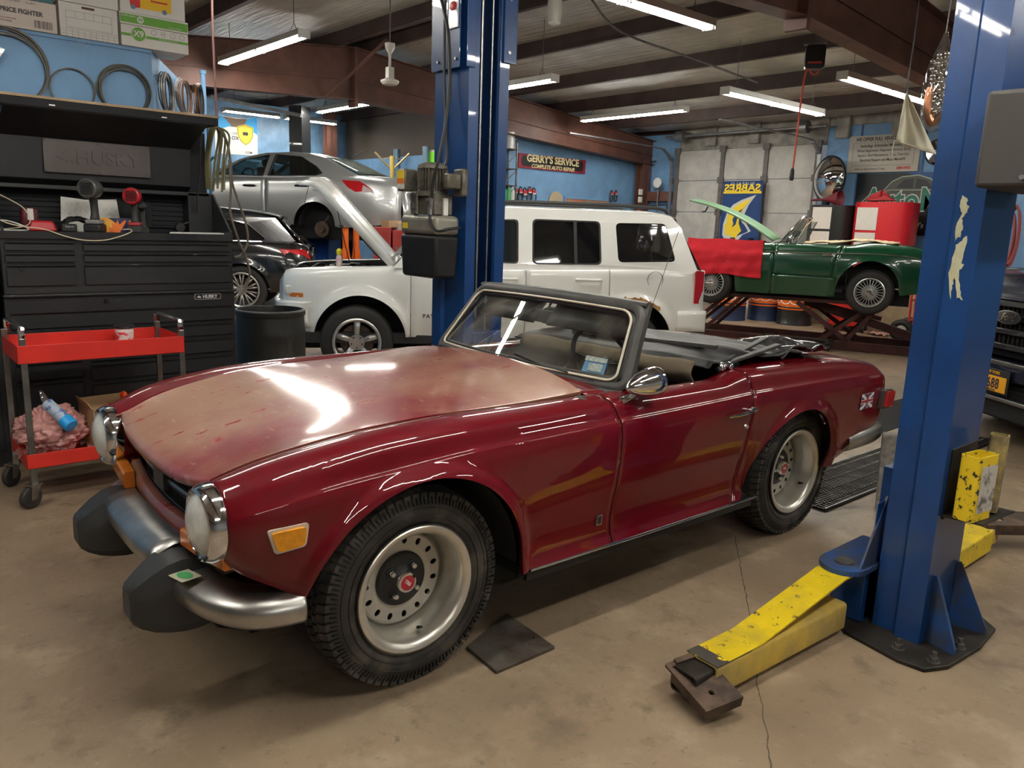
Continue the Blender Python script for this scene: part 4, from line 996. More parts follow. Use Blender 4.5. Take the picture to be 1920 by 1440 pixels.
_b.poly([(0, 0), (1, 0), (1, 1), (0, 1)], fn=lambda u, v: dp(u, v, .002), th=(0, -.001, 0)); dc = _b.build('flag_decal', m_dw, tr, ang=0)
_b = MB()
for T in ([(0.16, 0), (.42, 0), (.42, .26)], [(1-.16, 0), (.58, 0), (.58, .26)], [(0, .14), (0, .36), (.28, .36)], [(1, .14), (1, .36), (.72, .36)]):
    for fl in (0, 1): _b.poly([(x, 1-y if fl else y) for x, y in T], fn=lambda u, v: dp(u, v, .0036), th=(0, -.0006, 0))
_b.build('decal_field', m_db, dc, ang=0)
_b = MB(); _b.poly([(0, .42), (1, .42), (1, .58), (0, .58)], fn=lambda u, v: dp(u, v, .0036), th=(0, -.0006, 0)); _b.poly([(.44, 0), (.56, 0), (.56, 1), (.44, 1)], fn=lambda u, v: dp(u, v, .0042), th=(0, -.0006, 0)); _b.build('decal_cross', m_dr, dc, ang=0)
text('T\nR\n6', .026, m_dw, 'decal_lettering', dc, dp(.5, .5, .005), (1, 0, 0), (0, 0, 1), .0004, bold=.0006)
text('T\nR\n6', .024, m_db, 'decal_lettering', dc, dp(.5, .5, .0056), (1, 0, 0), (0, 0, 1), .0004)
# bumpers
def blade(path, parent, name, m, h=.088, d=.055, sgn=1):
    """path of (a,y,z centre, outward dir); C profile with an inclined upper face"""
    G = []
    P = [Vector(p) for p in path]
    for i, p in enumerate(P):
        a = P[max(i-1, 0)]; b = P[min(i+1, len(P)-1)]; t = (b-a); t.z = 0; t.normalize(); o = Vector((t.y, -t.x, 0))*sgn
        k = 1.
        G.append([p+o*x+Vector((0, 0, z)) for x, z in ((-d, h*.34), (-d*.96, h*.46), (-d*.5, h*.42), (-d*.06, h*.28), (d*.10, h*.12), (d*.14, -h*.06), (d*.06, -h*.34), (-d*.12, -h*.50), (-d*.3, -h*.54))])
    mb = MB(); mb.grid(G)
    return mb.build(name, m, parent, ang=50, solid=.004)
fb = empty('front_bumper'); fb.parent = tr
cpath = [(-.690, y, .452-.0*abs(y)) for y in np.linspace(-.30, .30, 9)]
blade([(a+.010*(y/.3)**2, y, z) for a, y, z in cpath][::-1], fb, 'bumper_centre', m_bumper_c, .11, .095)
for s_ in (1, -1):
    P = [(-.665, .36, .408), (-.655, .43, .405), (-.635, .52, .402), (-.600, .60, .400), (-.555, .662, .400), (-.50, .700, .402), (-.45, .718, .404), (-.405, .728, .406)]
    P = smooth_path([(a, -s_*y, z) for a, y, z in P], 4)
    blade(P if s_ == 1 else P[::-1], fb, 'bumper_end', m_bumper_c, .10, .095)
    # big rubber overrider: vertical sections from the narrow prow back to the bumper
    _b = MB(); G = []
    for x, w_, zt, zb in ((-.782, .040, .405, .325), (-.776, .048, .416, .312), (-.755, .058, .432, .295), (-.72, .070, .458, .278), (-.68, .078, .480, .268), (-.64, .083, .490, .262), (-.60, .085, .486, .262), (-.565, .085, .470, .268), (-.545, .083, .458, .275)):
        c = -s_*.335; h = zt-zb; row = []
        for y, z in ((-1, .12), (-1, .55), (-.985, .70), (-.86, .80), (-.84, .93), (-.78, 1.0), (0, 1.012), (.78, 1.0), (.84, .93), (.86, .80), (.985, .70), (1, .55), (1, .12), (.8, 0), (-.8, 0), (-1, .12)): row.append((x, c+y*w_, zb+h*z))
        G.append(row)
    _b.grid(G); _b.add(G[0][:-1], [tuple(range(15))]); _b.add(G[-1][:-1], [tuple(range(15))[::-1]])
    _b.build('overrider', m_over, fb, ang=38)
    _b = MB(); _b.bar((-.60, -s_*.36, .42), (-.45, -s_*.36, .44), .05, .06); _b.build('bumper_bracket', m_rust, fb, ang=0)
    _b = MB(); _b.bar((-.665, -s_*.19, .385), (-.60, -s_*.17, .345), .05, .010); _b.build('loose_bracket', steel, fb, ang=0)
_b = MB(); g0 = Vector((-.655, -.44, .456)); _b.poly(rrect(-.035, -.03, .035, .03, .004), fn=lambda u, v: (g0.x+v*.95+.010+u*.25, g0.y-u, g0.z-.0005+v*.08), th=(0, 0, .0012)); sk = _b.build('round_sticker', mat('sticker_cream', (.55, .56, .42), .5), fb, ang=0)
_b = MB(); _b.poly([(.027*cos(t), .018*sin(t)) for t in [2*pi*i/24 for i in range(24)]], fn=lambda u, v: (g0.x+v*.95+.010+u*.25, g0.y-u, g0.z+.001+v*.08), th=(0, 0, .0012)); _b.build('sticker_oval', mat('sticker_green', (.08, .42, .14), .5), sk, ang=0)
for s_ in (1, -1):
    P = smooth_path([(2.64, -s_*.735, .432), (2.78, -s_*.742, .436), (2.92, -s_*.738, .438), (3.04, -s_*.715, .440), (3.10, -s_*.66, .441), (3.13, -s_*.5, .442), (3.14, -s_*.0, .442)], 4)
    blade(P if s_ == 1 else P[::-1], tr, 'rear_bumper', m_bumper_c, .105, .07)
    _b = MB(); _b.box(2.98, -s_*.60, .50, 3.07, -s_*.70, .56); _b.build('rear_overrider', black, tr, bev=.02)
# folded soft top
def clothf(a, b):
    return .008*sin(a*19+b*3)+.005*sin(b*9-a*13)+.003*sin(a*41+b*19)
_b = MB(); G = []
for a in np.linspace(1.50, 2.32, 42):
    row = []
    for b in np.linspace(-.60, .60, 46):
        u = (a-1.50)/.82; e = 1-abs(b/.60)**5
        z = .905+.055*sin(pi*min(1, u*1.15))**.8*e+clothf(a, b)*(.6+.5*u)+.020*(b < -.0)*abs(b)
        if u < .04: z = .895+clothf(a, b)*.5
        if u > .93: z -= .05*(u-.93)/.07
        row.append((a+.05*sin(b*2.2)-.10*(b/.6), b, z))
    G.append(row)
_b.grid(G); st = _b.build('folded_soft_top', m_soft, tr, solid=.008, ang=60)
_b = MB(); G = []
for u in np.linspace(0, 1, 9):
    G.append([(1.50+.05*sin(b*2.2)-.10*(b/.6)-.03-.04*sin(pi*u)+.03*u, b, .925-.115*u+clothf(b*1.2, u)*.35) for b in np.linspace(-.56, .50, 30)])
_b.grid(G); _b.build('top_lining', m_brown, st, solid=.006, ang=60)
_b = MB(); G = []
for u in np.linspace(0, 1, 22):
    G.append([(2.15+.42*u, b, .90+.045*sin(pi*u)+.5*clothf(u, b)+.018*sin(9*u+b*22)) for b in np.linspace(-.60, -.30, 12)])
_b.grid(G); _b.build('clear_rear_window', mat('crumpled_plastic', (.06, .06, .065), .12, coat=.8, var=.5, vscale=20, bump=.9, bscale=20), st, solid=.010, ang=60)
_b = MB(); _b.bar((1.70, -.585, .905), (2.10, -.60, .965), .035, .014); _b.bar((1.72, -.56, .915), (2.15, -.50, .985), .03, .012); _b.bar((1.60, .3, .95), (1.75, -.5, .965), .03, .02); _b.build('hood_frame', m_seal, st, ang=0, bev=.003)
_b = MB(); _b.tube([(1.63, -.60, .885), (1.67, -.61, .905), (1.72, -.60, .905), (1.74, -.59, .89)], .014, 8); _b.sphere((1.655, -.60, .895), .022, 8); _b.sphere((1.71, -.605, .895), .020, 8); _b.build('frame_hinge', chrome, st)
# far side bunch of cloth behind the screen corner
_b = MB(); G = []
for u in np.linspace(0, 1, 14): G.append([(1.62+.5*u, .42+.20*v, .97+.05*sin(pi*v)+.03*sin(7*u+3*v)+.5*clothf(u*2, v*3)) for v in np.linspace(0, 1, 10)])
_b.grid(G); _b.build('top_fold', m_soft, st, solid=.01, ang=60)
# radio aerial
_b = MB(); _b.tube([(2.55, .62, .86), (2.56, .62, .92)], .006, 6); _b.tube([(2.56, .62, .92), (2.82, .62, 1.51)], .002, 5)
_b.build('aerial', wire, tr)
# ---------------------------------------------------------------- tool chest
m_chest = mat('black_chest_enamel', (.020, .021, .023), .38, coat=.25, var=.2, vscale=4)
m_edge = mat('black_chest_gloss', (.022, .022, .024), .18, coat=.8)
m_liner = mat('black_liner', (.012, .013, .016), .8)
m_plate = mat('gunmetal_plate', (.085, .072, .068), .42, .6, var=.2, vscale=5)
m_silver = mat('silver_print', (.55, .55, .56), .35, .7)
ch = empty('tool_chest', (1.38, 5.45, 0), 0, 'tall black steel tool chest with many drawers and an open hutch, at the left', 'tool chest')
def H(mb, dx=1.38, dy=5.45, dz=0): return mb.xf(Matrix.Translation((-dx, -dy, -dz)))
_b = MB(); _b.box(.725, 5.215, .12, 2.04, 5.68, .985); _b.box(.73, 5.215, 1.0, 2.035, 5.66, 1.352); _b.box(.72, 5.19, .985, 2.045, 5.68, 1.0); H(_b).build('cabinet_body', m_chest, ch, ang=0, bev=.004)
_b = MB(); _b.box(.73, 5.195, 1.315, 2.035, 5.22, 1.358); _b.box(.73, 5.20, 1.352, 2.035, 5.66, 1.356); H(_b).build('work_surface', m_edge, ch, ang=0, bev=.003)
def drawer(x0, x1, z0, z1):
    d = MB(); d.box(x0+.004, 5.200, z0+.004, x1-.004, 5.215, z1-.018)
    o = H(d).build('drawer', m_chest, ch, ang=0, bev=.002)
    q = MB(); P = [(5.215, z1-.018), (5.196, z1-.020), (5.186, z1-.012), (5.186, z1-.004), (5.192, z1-.002), (5.194, z1-.010), (5.215, z1-.008)]
    q.poly(P, fn=lambda u, v: (x0+.006, u, v), th=(x1-x0-.012, 0, 0)); H(q).build('drawer_pull', m_edge, o, ang=30)
for z0, z1 in ((1.245, 1.305), (1.18, 1.24), (1.045, 1.175)): drawer(.745, 1.10, z0, z1); drawer(1.14, 2.02, z0, z1)
drawer(.745, 2.02, .80, .905)
for z0, z1 in ((.70, .79), (.585, .69), (.47, .575), (.13, .46)): drawer(1.14, 2.02, z0, z1)
for z0, z1 in ((.62, .79), (.50, .61), (.13, .49)): drawer(.745, 1.095, z0, z1)
_b = MB()
for x, z in ((1.30, 1.336), (1.25, .955), (.82, 1.145)): _b.cyl((x, 5.212, z), (x, 5.190, z), .011, n=14)
H(_b).build('lock', m_edge, ch)
_b = MB(); _b.poly(rrect(1.775, .938, 1.948, .978, .012), fn=lambda u, v: (u, 5.2145, v), th=(0, -.003, 0)); nb = H(_b).build('brand_badge', m_silver, ch, ang=0)
_b = MB(); _b.poly(rrect(1.779, .942, 1.944, .974, .010), fn=lambda u, v: (u, 5.2115, v), th=(0, -.001, 0)); H(_b).build('badge_field', black, nb, ang=0)
text('HUSKY', .030, mat('badge_lettering', (.7, .7, .7), .4), 'badge_lettering', nb, (1.875-1.38, 5.209-5.45, .957), (1, 0, 0), (0, 0, 1), .0006, bold=.0012)
def dog(mb, cx, cz, s, y, th):
    P = [(-1, -.05), (-.55, .12), (-.30, .42), (-.10, .62), (-.05, .35), (.35, .25), (.62, .0), (.80, -.1), (.45, -.62), (.25, -.35), (-.05, -.55), (-.35, -.38), (-.62, -.30)]
    mb.poly([(cx+x*s, cz+z*s) for x, z in P], fn=lambda u, v: (u, y, v), th=(0, th, 0))
_b = MB(); dog(_b, 1.805, .957, .016, 5.2095, -.001); H(_b).build('badge_mark', mat('badge_lettering', (0, 0, 0)), nb, ang=0)
# hutch
_b = MB(); _b.box(.735, 5.62, 1.356, 2.03, 5.66, 2.02)
for k in range(5): _b.box(.80, 5.612, 1.40+k*.032, 1.30, 5.622, 1.418+k*.032); _b.box(1.66, 5.612, 1.40+k*.032, 1.90, 5.622, 1.418+k*.032)
_b.box(1.62, 5.600, 1.385, 1.93, 5.612, 1.395); _b.box(1.62, 5.600, 1.555, 1.93, 5.612, 1.565); _b.box(1.62, 5.60, 1.385, 1.63, 5.612, 1.565); _b.box(1.92, 5.60, 1.385, 1.93, 5.612, 1.565)
H(_b).build('hutch_back', m_liner, ch, ang=0, bev=.002)
_b = MB(); _b.box(.745, 5.50, 1.60, 2.0, 5.62, 1.625); _b.poly([(5.62, 1.62), (5.55, 1.66), (5.53, 1.90), (5.20, 2.03), (5.20, 2.07), (5.66, 2.07), (5.66, 1.62)], fn=lambda u, v: (.80, u, v), th=(1.10, 0, 0))
H(_b).build('hutch_lid', m_chest, ch, ang=20, bev=.003)
_b = MB(); _b.box(.76, 5.19, 2.035, 1.965, 5.72, 2.080); H(_b).build('lid_edge', m_liner, ch, ang=0, bev=.003)
_b = MB(); _b.box(.76, 5.185, 2.080, 1.97, 5.76, 2.094); H(_b).build('plywood_top', mat('plywood', (.42, .30, .17), .6, var=.25, vscale=9), ch, ang=0)
_b = MB(); _b.poly([(5.66, 1.356), (5.205, 1.356), (5.205, 1.375), (5.50, 1.62), (5.66, 1.62)], fn=lambda u, v: (2.02, u, v), th=(.014, 0, 0)); H(_b).build('hutch_side', m_chest, ch, ang=0, bev=.003); _b = MB(); _b.poly([(5.66, 1.356), (5.205, 1.356), (5.205, 1.375), (5.50, 1.62), (5.66, 1.62)], fn=lambda u, v: (.74, u, v), th=(.014, 0, 0))
H(_b).build('hutch_side', m_chest, ch, ang=0, bev=.003); _b = MB(); _b.box(1.86, 5.50, 1.356, 2.02, 5.63, 1.62); H(_b).build('hutch_locker', m_chest, ch, ang=0, bev=.003)
_b = MB(); _b.tube([(1.90, 5.30, 2.03), (1.895, 5.45, 1.50)], .006, 8); H(_b).build('gas_strut', m_edge, ch)
_b = MB(); _b.box(1.035, 5.522, 1.70, 1.64, 5.53, 1.895); npl = H(_b).build('name_plate', m_plate, ch, ang=0, bev=.002)
t = text('HUSKY', .105, m_plate, 'plate_lettering', npl, (1.395-1.38, 5.520-5.45, 1.797), (1, 0, 0), (0, 0, 1), .004, bold=.003, sx=1.12)
_b = MB(); dog(_b, 1.165, 1.80, .058, 5.522, -.005); H(_b).build('plate_mark', m_plate, npl, ang=0)
_b = MB()
for x in (1.045, 1.335, 1.63):
    for z in (1.71, 1.885): _b.cyl((x, 5.523, z), (x, 5.519, z), .005, n=8)
H(_b).build('plate_screw', black, npl)
for x in (1.02, 1.62): 
    _b = MB(); _b.box(x, 5.186, 2.048, x+.03, 5.192, 2.054); H(_b).build('lid_clip', m_silver, ch, ang=0)
for (x, y) in ((.80, 5.27), (1.96, 5.27), (.80, 5.6), (1.96, 5.6)):
    _b = MB(); _b.cyl((x-.02, y, .06), (x+.02, y, .06), .06, n=24); _b.box(x-.04, y-.04, .10, x+.04, y+.04, .125); H(_b).build('caster', black, ch)

_b = MB(); _b.box(.02, 5.25, 0, .70, 5.70, 1.34); _b.box(.05, 5.24, .1, .67, 5.25, 1.28); o = _b.build('steel_locker', m_chest, ang=0, bev=.004); tag(o, 'black steel locker at the left edge beside the tool chest', 'cabinet')
# ---- tools and clutter on the chest
def thing(name, loc, label, cat, rz=0., group=None): return empty(name, loc, rz, label, cat, group)
ZT = 1.3565
def impact(loc, rz, s, body, batt, label, red):
    e = thing('impact_wrench', loc, label, 'power tool', rz)
    _b = MB(); _b.lathe([(0, -.075), (.018, -.072), (.030, -.062), (.033, -.04), (.046, -.02), (.050, .03), (.052, .075), (.048, .090), (.040, .094), (.038, .090), (0, .088)], (0, 0, .225), (0, -1, 0), 28, 0); _b.build('motor_housing', body, e)
    _b = MB()
    for k in range(-3, 4): _b.box(-.030, -.0955, .225+k*.009-.002, .030, -.0925, .225+k*.009+.002)
    _b.build('vent', dark, e, ang=0)
    _b = MB(); _b.tube([(0, -.01, .20), (0, .0, .15), (0, .006, .10), (0, 0, .065)], [.024, .019, .019, .024], 12, flat=1.15); _b.build('handle', m_grip, e)
    _b = MB(); _b.box(-.042, -.06, .0, .042, .05, .042); o = _b.build('battery', batt, e, bev=.008)
    _b = MB(); _b.box(-.036, -.05, .042, .036, .045, .066); _b.build('battery_top', red, e, bev=.008)
    for c in [e]: c.scale = (s, s, s)
    return e
m_grip = mat('tool_grip', (.035, .036, .036), .6)
m_toolred = mat('tool_red', (.42, .012, .022), .35)
m_toolgrey = mat('tool_grey', (.065, .068, .062), .35)
impact((1.235, 5.28, ZT), radians(-32), 1.12, m_toolgrey, black, 'large grey cordless impact wrench standing on its battery on the tool chest', mat('battery_grey', (.25, .25, .25), .5))
impact((1.465, 5.30, ZT), radians(-25), .98, m_toolred, m_grip, 'red and black cordless impact wrench standing on the tool chest, right of the grey one', mat('battery_red', (.35, .04, .05), .4))
e = thing('cordless_drill', (1.545, 5.42, ZT), 'small black cordless tool behind the red impact wrench', 'power tool', radians(-20))
_b = MB(); _b.lathe([(0, -.05), (.02, -.045), (.028, 0), (.026, .06), (.014, .085), (0, .085)], (0, 0, .165), (0, -1, 0), 20); _b.build('motor_housing', m_grip, e)
_b = MB(); _b.tube([(0, 0, .15), (0, .005, .08), (0, 0, .03)], [.02, .016, .024], 10); _b.box(-.03, -.035, 0, .03, .035, .032); _b.build('handle', m_grip, e)
e = thing('battery_charger', (.965, 5.33, ZT), 'red tool battery charger with a cable at the left of the chest top', 'charger', radians(-8))
_b = MB(); _b.hexa([(-.075, -.05, 0), (.075, -.05, 0), (.075, .06, 0), (-.075, .06, 0), (-.06, -.03, .06), (.055, -.03, .06), (.05, .05, .05), (-.06, .05, .06)]); _b.build('charger_body', m_toolred, e, bev=.012, bseg=3)
e = thing('tool_battery', (.92, 5.44, ZT), 'dark red battery pack standing behind the red charger', 'battery', radians(12))
_b = MB(); _b.box(-.045, -.03, 0, .045, .03, .13); _b.build('battery_case', mat('battery_darkred', (.10, .015, .02), .4), e, bev=.02, bseg=3)
_b = MB(); _b.box(-.02, -.034, .06, .012, -.030, .125); _b.build('battery_label', mat('paper_white', (.70, .69, .66), .7), e, ang=0)
o = MB(); o.box(-.04, -.03, 0, .04, .03, .045); e = thing('adapter_box', (1.09, 5.28, ZT), 'small black box with white lettering beside the red charger', 'charger')
o.build('case', black, e, bev=.006); text('Snap-on', .014, mat('paper_white', (0, 0, 0)), 'box_lettering', e, (0, -.0315, .03), (1, 0, 0), (0, 0, 1), .0004)
_b = MB(); G = []
for i in range(13):
    t = pi*i/12; G.append([(1.155+.085*cos(t)*(1+.1*sin(5*p+i)), 5.38+p*.05, ZT+.085*sin(t)**.7*(1-.25*abs(p))+.008*sin(7*i+p*9)+.001) for p in np.linspace(-1, 1, 9)])
_b.grid(G); o = _b.build('cloth_pouch', m_soft, ang=50, solid=.006); tag(o, 'crumpled black pouch lying behind the grey impact wrench', 'pouch')
e = thing('glove_box', (1.365, 5.37, ZT), 'orange and blue carton of disposable gloves between the two impact wrenches', 'box', radians(-3))
_b = MB(); _b.box(-.095, -.035, 0, .10, .035, .085); _b.build('carton', mat('carton_orange', (.80, .16, .02), .5, col2=(.85, .42, .05), vscale=9, thr=(.48, .52)), e, ang=0)
_b = MB(); _b.poly([(-.0, .0), (.10, .0), (.10, .085), (-.04, .085), (.02, .04)], fn=lambda u, v: (u, -.0358, v), th=(0, .0006, 0)); _b.build('carton_field', mat('carton_navy', (.03, .03, .10), .5), e, ang=0)
for k in range(3):
    _b = MB(); _b.poly(circ(.082, .068-.022*k, .008, 16), fn=lambda u, v: (u, -.037, v), th=(0, .001, 0)); _b.build('carton_spot', mat('spot_orange', (.8, .35, .05), .5), e, ang=0)
_b = MB(); _b.poly([(-.02, .0), (.02, .0), (.05, .05), (.06, .075), (.045, .07), (.02, .045), (.01, .078), (.0, .045), (-.02, .06)], fn=lambda u, v: (u-.0, -.0372, v), th=(0, .0006, 0)); _b.build('carton_print', mat('print_orange', (.85, .20, .03), .5), e, ang=0)
for i, (x, y, rz, lab) in enumerate(((1.19, 5.56, .1, 'printed white sheet propped behind the grey impact wrench'), (1.36, 5.57, -.06, 'printed white sheet propped behind the glove carton'))):
    _b = MB(); _b.box(-.09, -.001, 0, .09, .001, .20); _b.xf(Matrix.Translation((x, y-.03, ZT)) @ Matrix.Rotation(rz, 4, 'Y') @ Matrix.Rotation(radians(-12), 4, 'X'))
    o = _b.build('paper_sheet', mat('paper_printed', (.66, .65, .62), .7, col2=(.50, .50, .48), vscale=60, thr=(.38, .46)), ang=0); tag(o, lab, 'paper')
_b = MB(); _b.poly([(-.16, -.04), (.22, -.03), (.22, .06), (-.12, .04)], fn=lambda u, v: (1.83+u, 5.34+v, ZT+.0005), th=(0, 0, .008)); o = _b.build('paper_pile', mat('paper_white', (0, 0, 0)), ang=0); tag(o, 'flat pile of white papers at the right end of the chest top', 'paper')
e = thing('socket_ratchet', (1.80, 5.52, ZT), 'round black socket tool leaning at the back right of the chest top', 'hand tool')
_b = MB(); _b.cyl((0, 0, .035), (0, -.03, .035), .03, n=20); _b.tube([(0, -.02, .04), (.03, -.02, .06), (.06, -.02, .07)], .008, 8); _b.build('ratchet_head', black, e)
m_cord = mat('cream_cord', (.60, .53, .38), .5)
def cable(name, pts, r, m, label, cat, n=8): 
    _b = MB(); _b.tube(smooth_path(pts, n), r, 7); o = _b.build(name, m); return tag(o, label, cat)
cable('extension_cord', [(.60, 5.25, ZT+.15), (.74, 5.24, ZT+.06), (.82, 5.21, ZT+.03), (.95, 5.195, ZT+.012), (1.04, 5.180, 1.335), (1.14, 5.178, 1.312), (1.25, 5.178, 1.312), (1.34, 5.182, 1.335), (1.41, 5.20, ZT+.006), (1.42, 5.24, ZT+.02), (1.38, 5.26, ZT+.02)], .0035, m_cord, 'cream cable looping over the front edge of the chest', 'cable')
cable('charging_cable', [(.62, 5.4, ZT+.24), (.72, 5.38, ZT+.22), (.82, 5.36, ZT+.17), (.885, 5.34, ZT+.12), (.90, 5.3, ZT+.05), (.84, 5.25, ZT+.02), (.72, 5.24, ZT+.004)], .003, m_cord, 'thin cream cable hanging down beside the red charger', 'cable')
cable('tool_cable', [(.70, 5.30, ZT+.06), (.80, 5.27, ZT+.05), (.88, 5.24, ZT+.01), (.80, 5.22, ZT+.003), (.72, 5.22, ZT+.004)], .004, mat('cord_white', (.6, .6, .56), .5), 'short white cable in the tangle at the left end of the chest', 'cable')

# ---- wire coils standing on the plywood, against the blue wall
m_wire = mat('brake_line', (.075, .068, .055), .38, .8, var=.3, vscale=9)
for lab, cx, cz, r, n, thk in (('steel line coil cut by the left edge of the photo, with a tag', .93, 2.20+.125, .225, 8, .026), ('thin steel line coil, middle of the three against the blue wall', 1.276, 2.232, .132, 3, .008), ('thick steel line coil, rightmost of the three against the blue wall', 1.578, 2.262, .163, 8, .024)):
    _b = MB(); zc_ = max(cz, 2.098+r) if r < .2 else 2.098+r
    zc_ = 2.098+r
    for k in range(n):
        rr = r-.004-random.random()*thk; ox = random.uniform(-.008, .008)*n/8; yy = 5.79-.006-random.random()*.02
        _b.tube([(cx+ox+rr*cos(t), yy, zc_-(r-rr)+.0+rr*sin(t)) for t in [2*pi*i/56 for i in range(56)]], .0036, 5, closed=True)
    tag(_b.build('wire_coil', m_wire), lab, 'wire coil', 'coils of line against the blue wall')
_b = MB(); _b.box(.83, 5.745, 2.34, .905, 5.75, 2.42); _b.xf(Matrix.Translation((.87, 0, 2.38)) @ Matrix.Rotation(.5, 4, 'Y') @ Matrix.Translation((-.87, 0, -2.38))); o = _b.build('paper_tag', mat('clear_tag', (.5, .47, .40), .3, coat=.5), ang=0); tag(o, 'pale plastic tag hanging on the leftmost wire coil', 'tag')
# bundles on the canted face
n3 = Vector((dirv.y, -dirv.x, 0))
def hang(name, label, pts, n, cols, r=.0035, spread=.03):
    p_top = side_pt(*pts[0]); p_bot = side_pt(*pts[1]); wd = (side_pt(pts[2], pts[0][1]+20)-side_pt(pts[3], pts[0][1]+20)).length/2
    t = Vector((dirv.x, dirv.y, 0)); e = empty(name, p_bot+n3*.05, 0, label, 'wire bundle', 'hanging wire bundles')
    for ci, c in enumerate(cols):
        _b = MB(); 
        for k in range(n):
            h = (p_top-p_bot).length; w_ = wd*random.uniform(.45, 1.); of = n3*random.uniform(-.03, .01); hh = h*random.uniform(.9, 1)
            _b.tube([t*(w_*sin(a))+of+Vector((0, 0, hh/2-cos(a+pi)*hh/2+random.uniform(-.004, .004))) for a in [2*pi*i/24 for i in range(24)]], r, 5, closed=True)
        _b.build('wire_loop', c, e)
m_copper = mat('copper', (.45, .19, .09), .3, .9, var=.3, vscale=10); m_pale = mat('pale_wire', (.42, .38, .34), .35, .5)
hang('wire_bundle', 'pale and dark wire loops hanging at the left of the canted blue face', ((303, 138), (305, 212), 318, 292), 6, [m_pale, m_wire])
hang('wire_bundle', 'copper wire loops in clear plastic, middle of the canted blue face', ((335, 148), (338, 216), 352, 322), 7, [m_copper, m_pale])
hang('wire_bundle', 'dark copper wire loops nearest the pipe at the end of the blue face', ((361, 155), (365, 220), 371, 354), 6, [m_copper, m_wire])
_b = MB(); p = side_pt(374, 138); q = Vector((p.x, p.y, 0))+n3*.03; _b.cyl((q.x, q.y, 0), (q.x, q.y, p.z+.03), .022, n=16); _b.cyl((q.x, q.y, p.z+.0), (q.x, q.y, p.z+.03), .03, n=16); o = _b.build('blue_pipe', m_blue2); tag(o, 'blue painted pipe standing at the end of the canted blue face', 'pipe')

# ---- cartons on top of the blue room
m_carton = mat('carton_white', (.80, .78, .74), .65, var=.06, vscale=5); m_cpink = mat('carton_pinkish', (.74, .66, .60), .65, var=.08, vscale=5)
m_green = mat('print_green', (.16, .42, .06), .6); m_ink = mat('print_dark', (.10, .09, .10), .7); m_inkred = mat('print_red', (.50, .05, .07), .6); m_teal = mat('print_teal', (.06, .20, .22), .6)
YB = 5.775; ZB = 2.537
def carton(name, label, x0, x1, z0, z1, m, dep=.40, y=YB):
    e = empty(name, ((x0+x1)/2, y, z0), 0, label, 'box', 'cartons stored on top of the blue room')
    _b = MB(); _b.box(-(x1-x0)/2, 0, 0, (x1-x0)/2, dep, z1-z0); _b.build('carton_shell', m, e, ang=0, bev=.003); return e
def tf(e, s, size, m, x, z, **k): return text(s, size, m, 'carton_lettering', e, (x, -.002, z), (1, 0, 0), (0, 0, 1), .0006, **k)
def rect(e, m, x0, z0, x1, z1, nm='carton_print', y=-.0012):
    _b = MB(); _b.box(x0, y-.0006, z0, x1, y, z1); return _b.build(nm, m, e, ang=0)
e = carton('paper_carton', 'pinkish white carton printed PRICE FIGHTER, leftmost in the bottom row', .80, 1.214, ZB, 2.705, m_cpink)
tf(e, 'PRICE FIGHTER', .036, m_ink, .02, .095, bold=.0012, sx=.92); tf(e, '10-09-2014      12-2017', .016, m_ink, .02, .15); tf(e, 'QUALITY COPY PAPER', .010, m_inkred, -.06, .048); tf(e, 'TWO-X10500', .012, m_ink, -.07, .032)
for k in range(16): rect(e, m_ink, .085+k*.006, .015, .085+k*.006+random.choice((.002, .004)), .06)
e = carton('paper_carton', 'teal edged copy paper carton stacked on the pinkish one', .80, 1.20, 2.707, 2.93, m_cpink)
rect(e, m_teal, -.2, .0, .2, .03); tf(e, 'COPY PAPER', .030, m_carton, -.02, .016, bold=.002)
e = carton('storage_box', 'white file storage box with a ruled label, middle of the bottom row', 1.228, 1.562, ZB, 2.735, m_carton)
for k in range(6): rect(e, m_ink, -.13+k*.052, .11, -.129+k*.052, .15)
for z in (.055, .11, .15): rect(e, m_ink, -.13, z, .13, z+.0012)
for x in (-.13, .13): rect(e, m_ink, x, .055, x+.0012, .15)
for k in range(10): rect(e, m_ink, -.167+k*.034, .0, -.166+k*.034, .045)
for z in (.015, .03, .045): rect(e, m_ink, -.167, z, .167, z+.001)
_b = MB(); _b.poly(rrect(-.04, .172, .035, .186, .007), fn=lambda u, v: (u, -.001, v), th=(0, -.001, 0)); _b.build('hand_hole', mat('hole_brown', (.12, .08, .05), .8), e, ang=0)
e = carton('storage_box', 'plain white box above the ruled file box, cut by the photo edge', 1.222, 1.568, 2.737, 2.96, m_carton, y=YB-.006)
e = carton('paper_carton', 'white and green carton with a large X9 in a green disc, at the corner', 1.576, 1.998, ZB, 2.665, m_carton, y=YB-.01, dep=.30)
rect(e, m_green, -.21, .060, .21, .076); _b = MB(); _b.poly(circ(-.105, .078, .046, 32), fn=lambda u, v: (u, -.002, v), th=(0, -.001, 0)); _b.build('carton_disc', m_carton, e, ang=0)
_b = MB(); _b.poly(circ(-.105, .078, .042, 32), fn=lambda u, v: (u, -.0032, v), th=(0, -.001, 0)); _b.build('carton_disc', m_green, e, ang=0)
text('X9', .052, m_carton, 'carton_lettering', e, (-.105, -.0052, .078), (1, 0, 0), (0, 0, 1), .0006, bold=.0015); tf(e, 'MULTI-USE COPY PAPER', .011, m_carton, .08, .068); 
for x in (-.01, .05, .11, .17):
    _b = MB(); _b.poly(circ(x, .102, .016, 20), [circ(x, .102, .0145, 20)], fn=lambda u, v: (u, -.0012, v), th=(0, -.0008, 0)); _b.build('carton_seal', m_ink, e, ang=0); 
tf(e, 'USA', .010, m_ink, .05, .102)
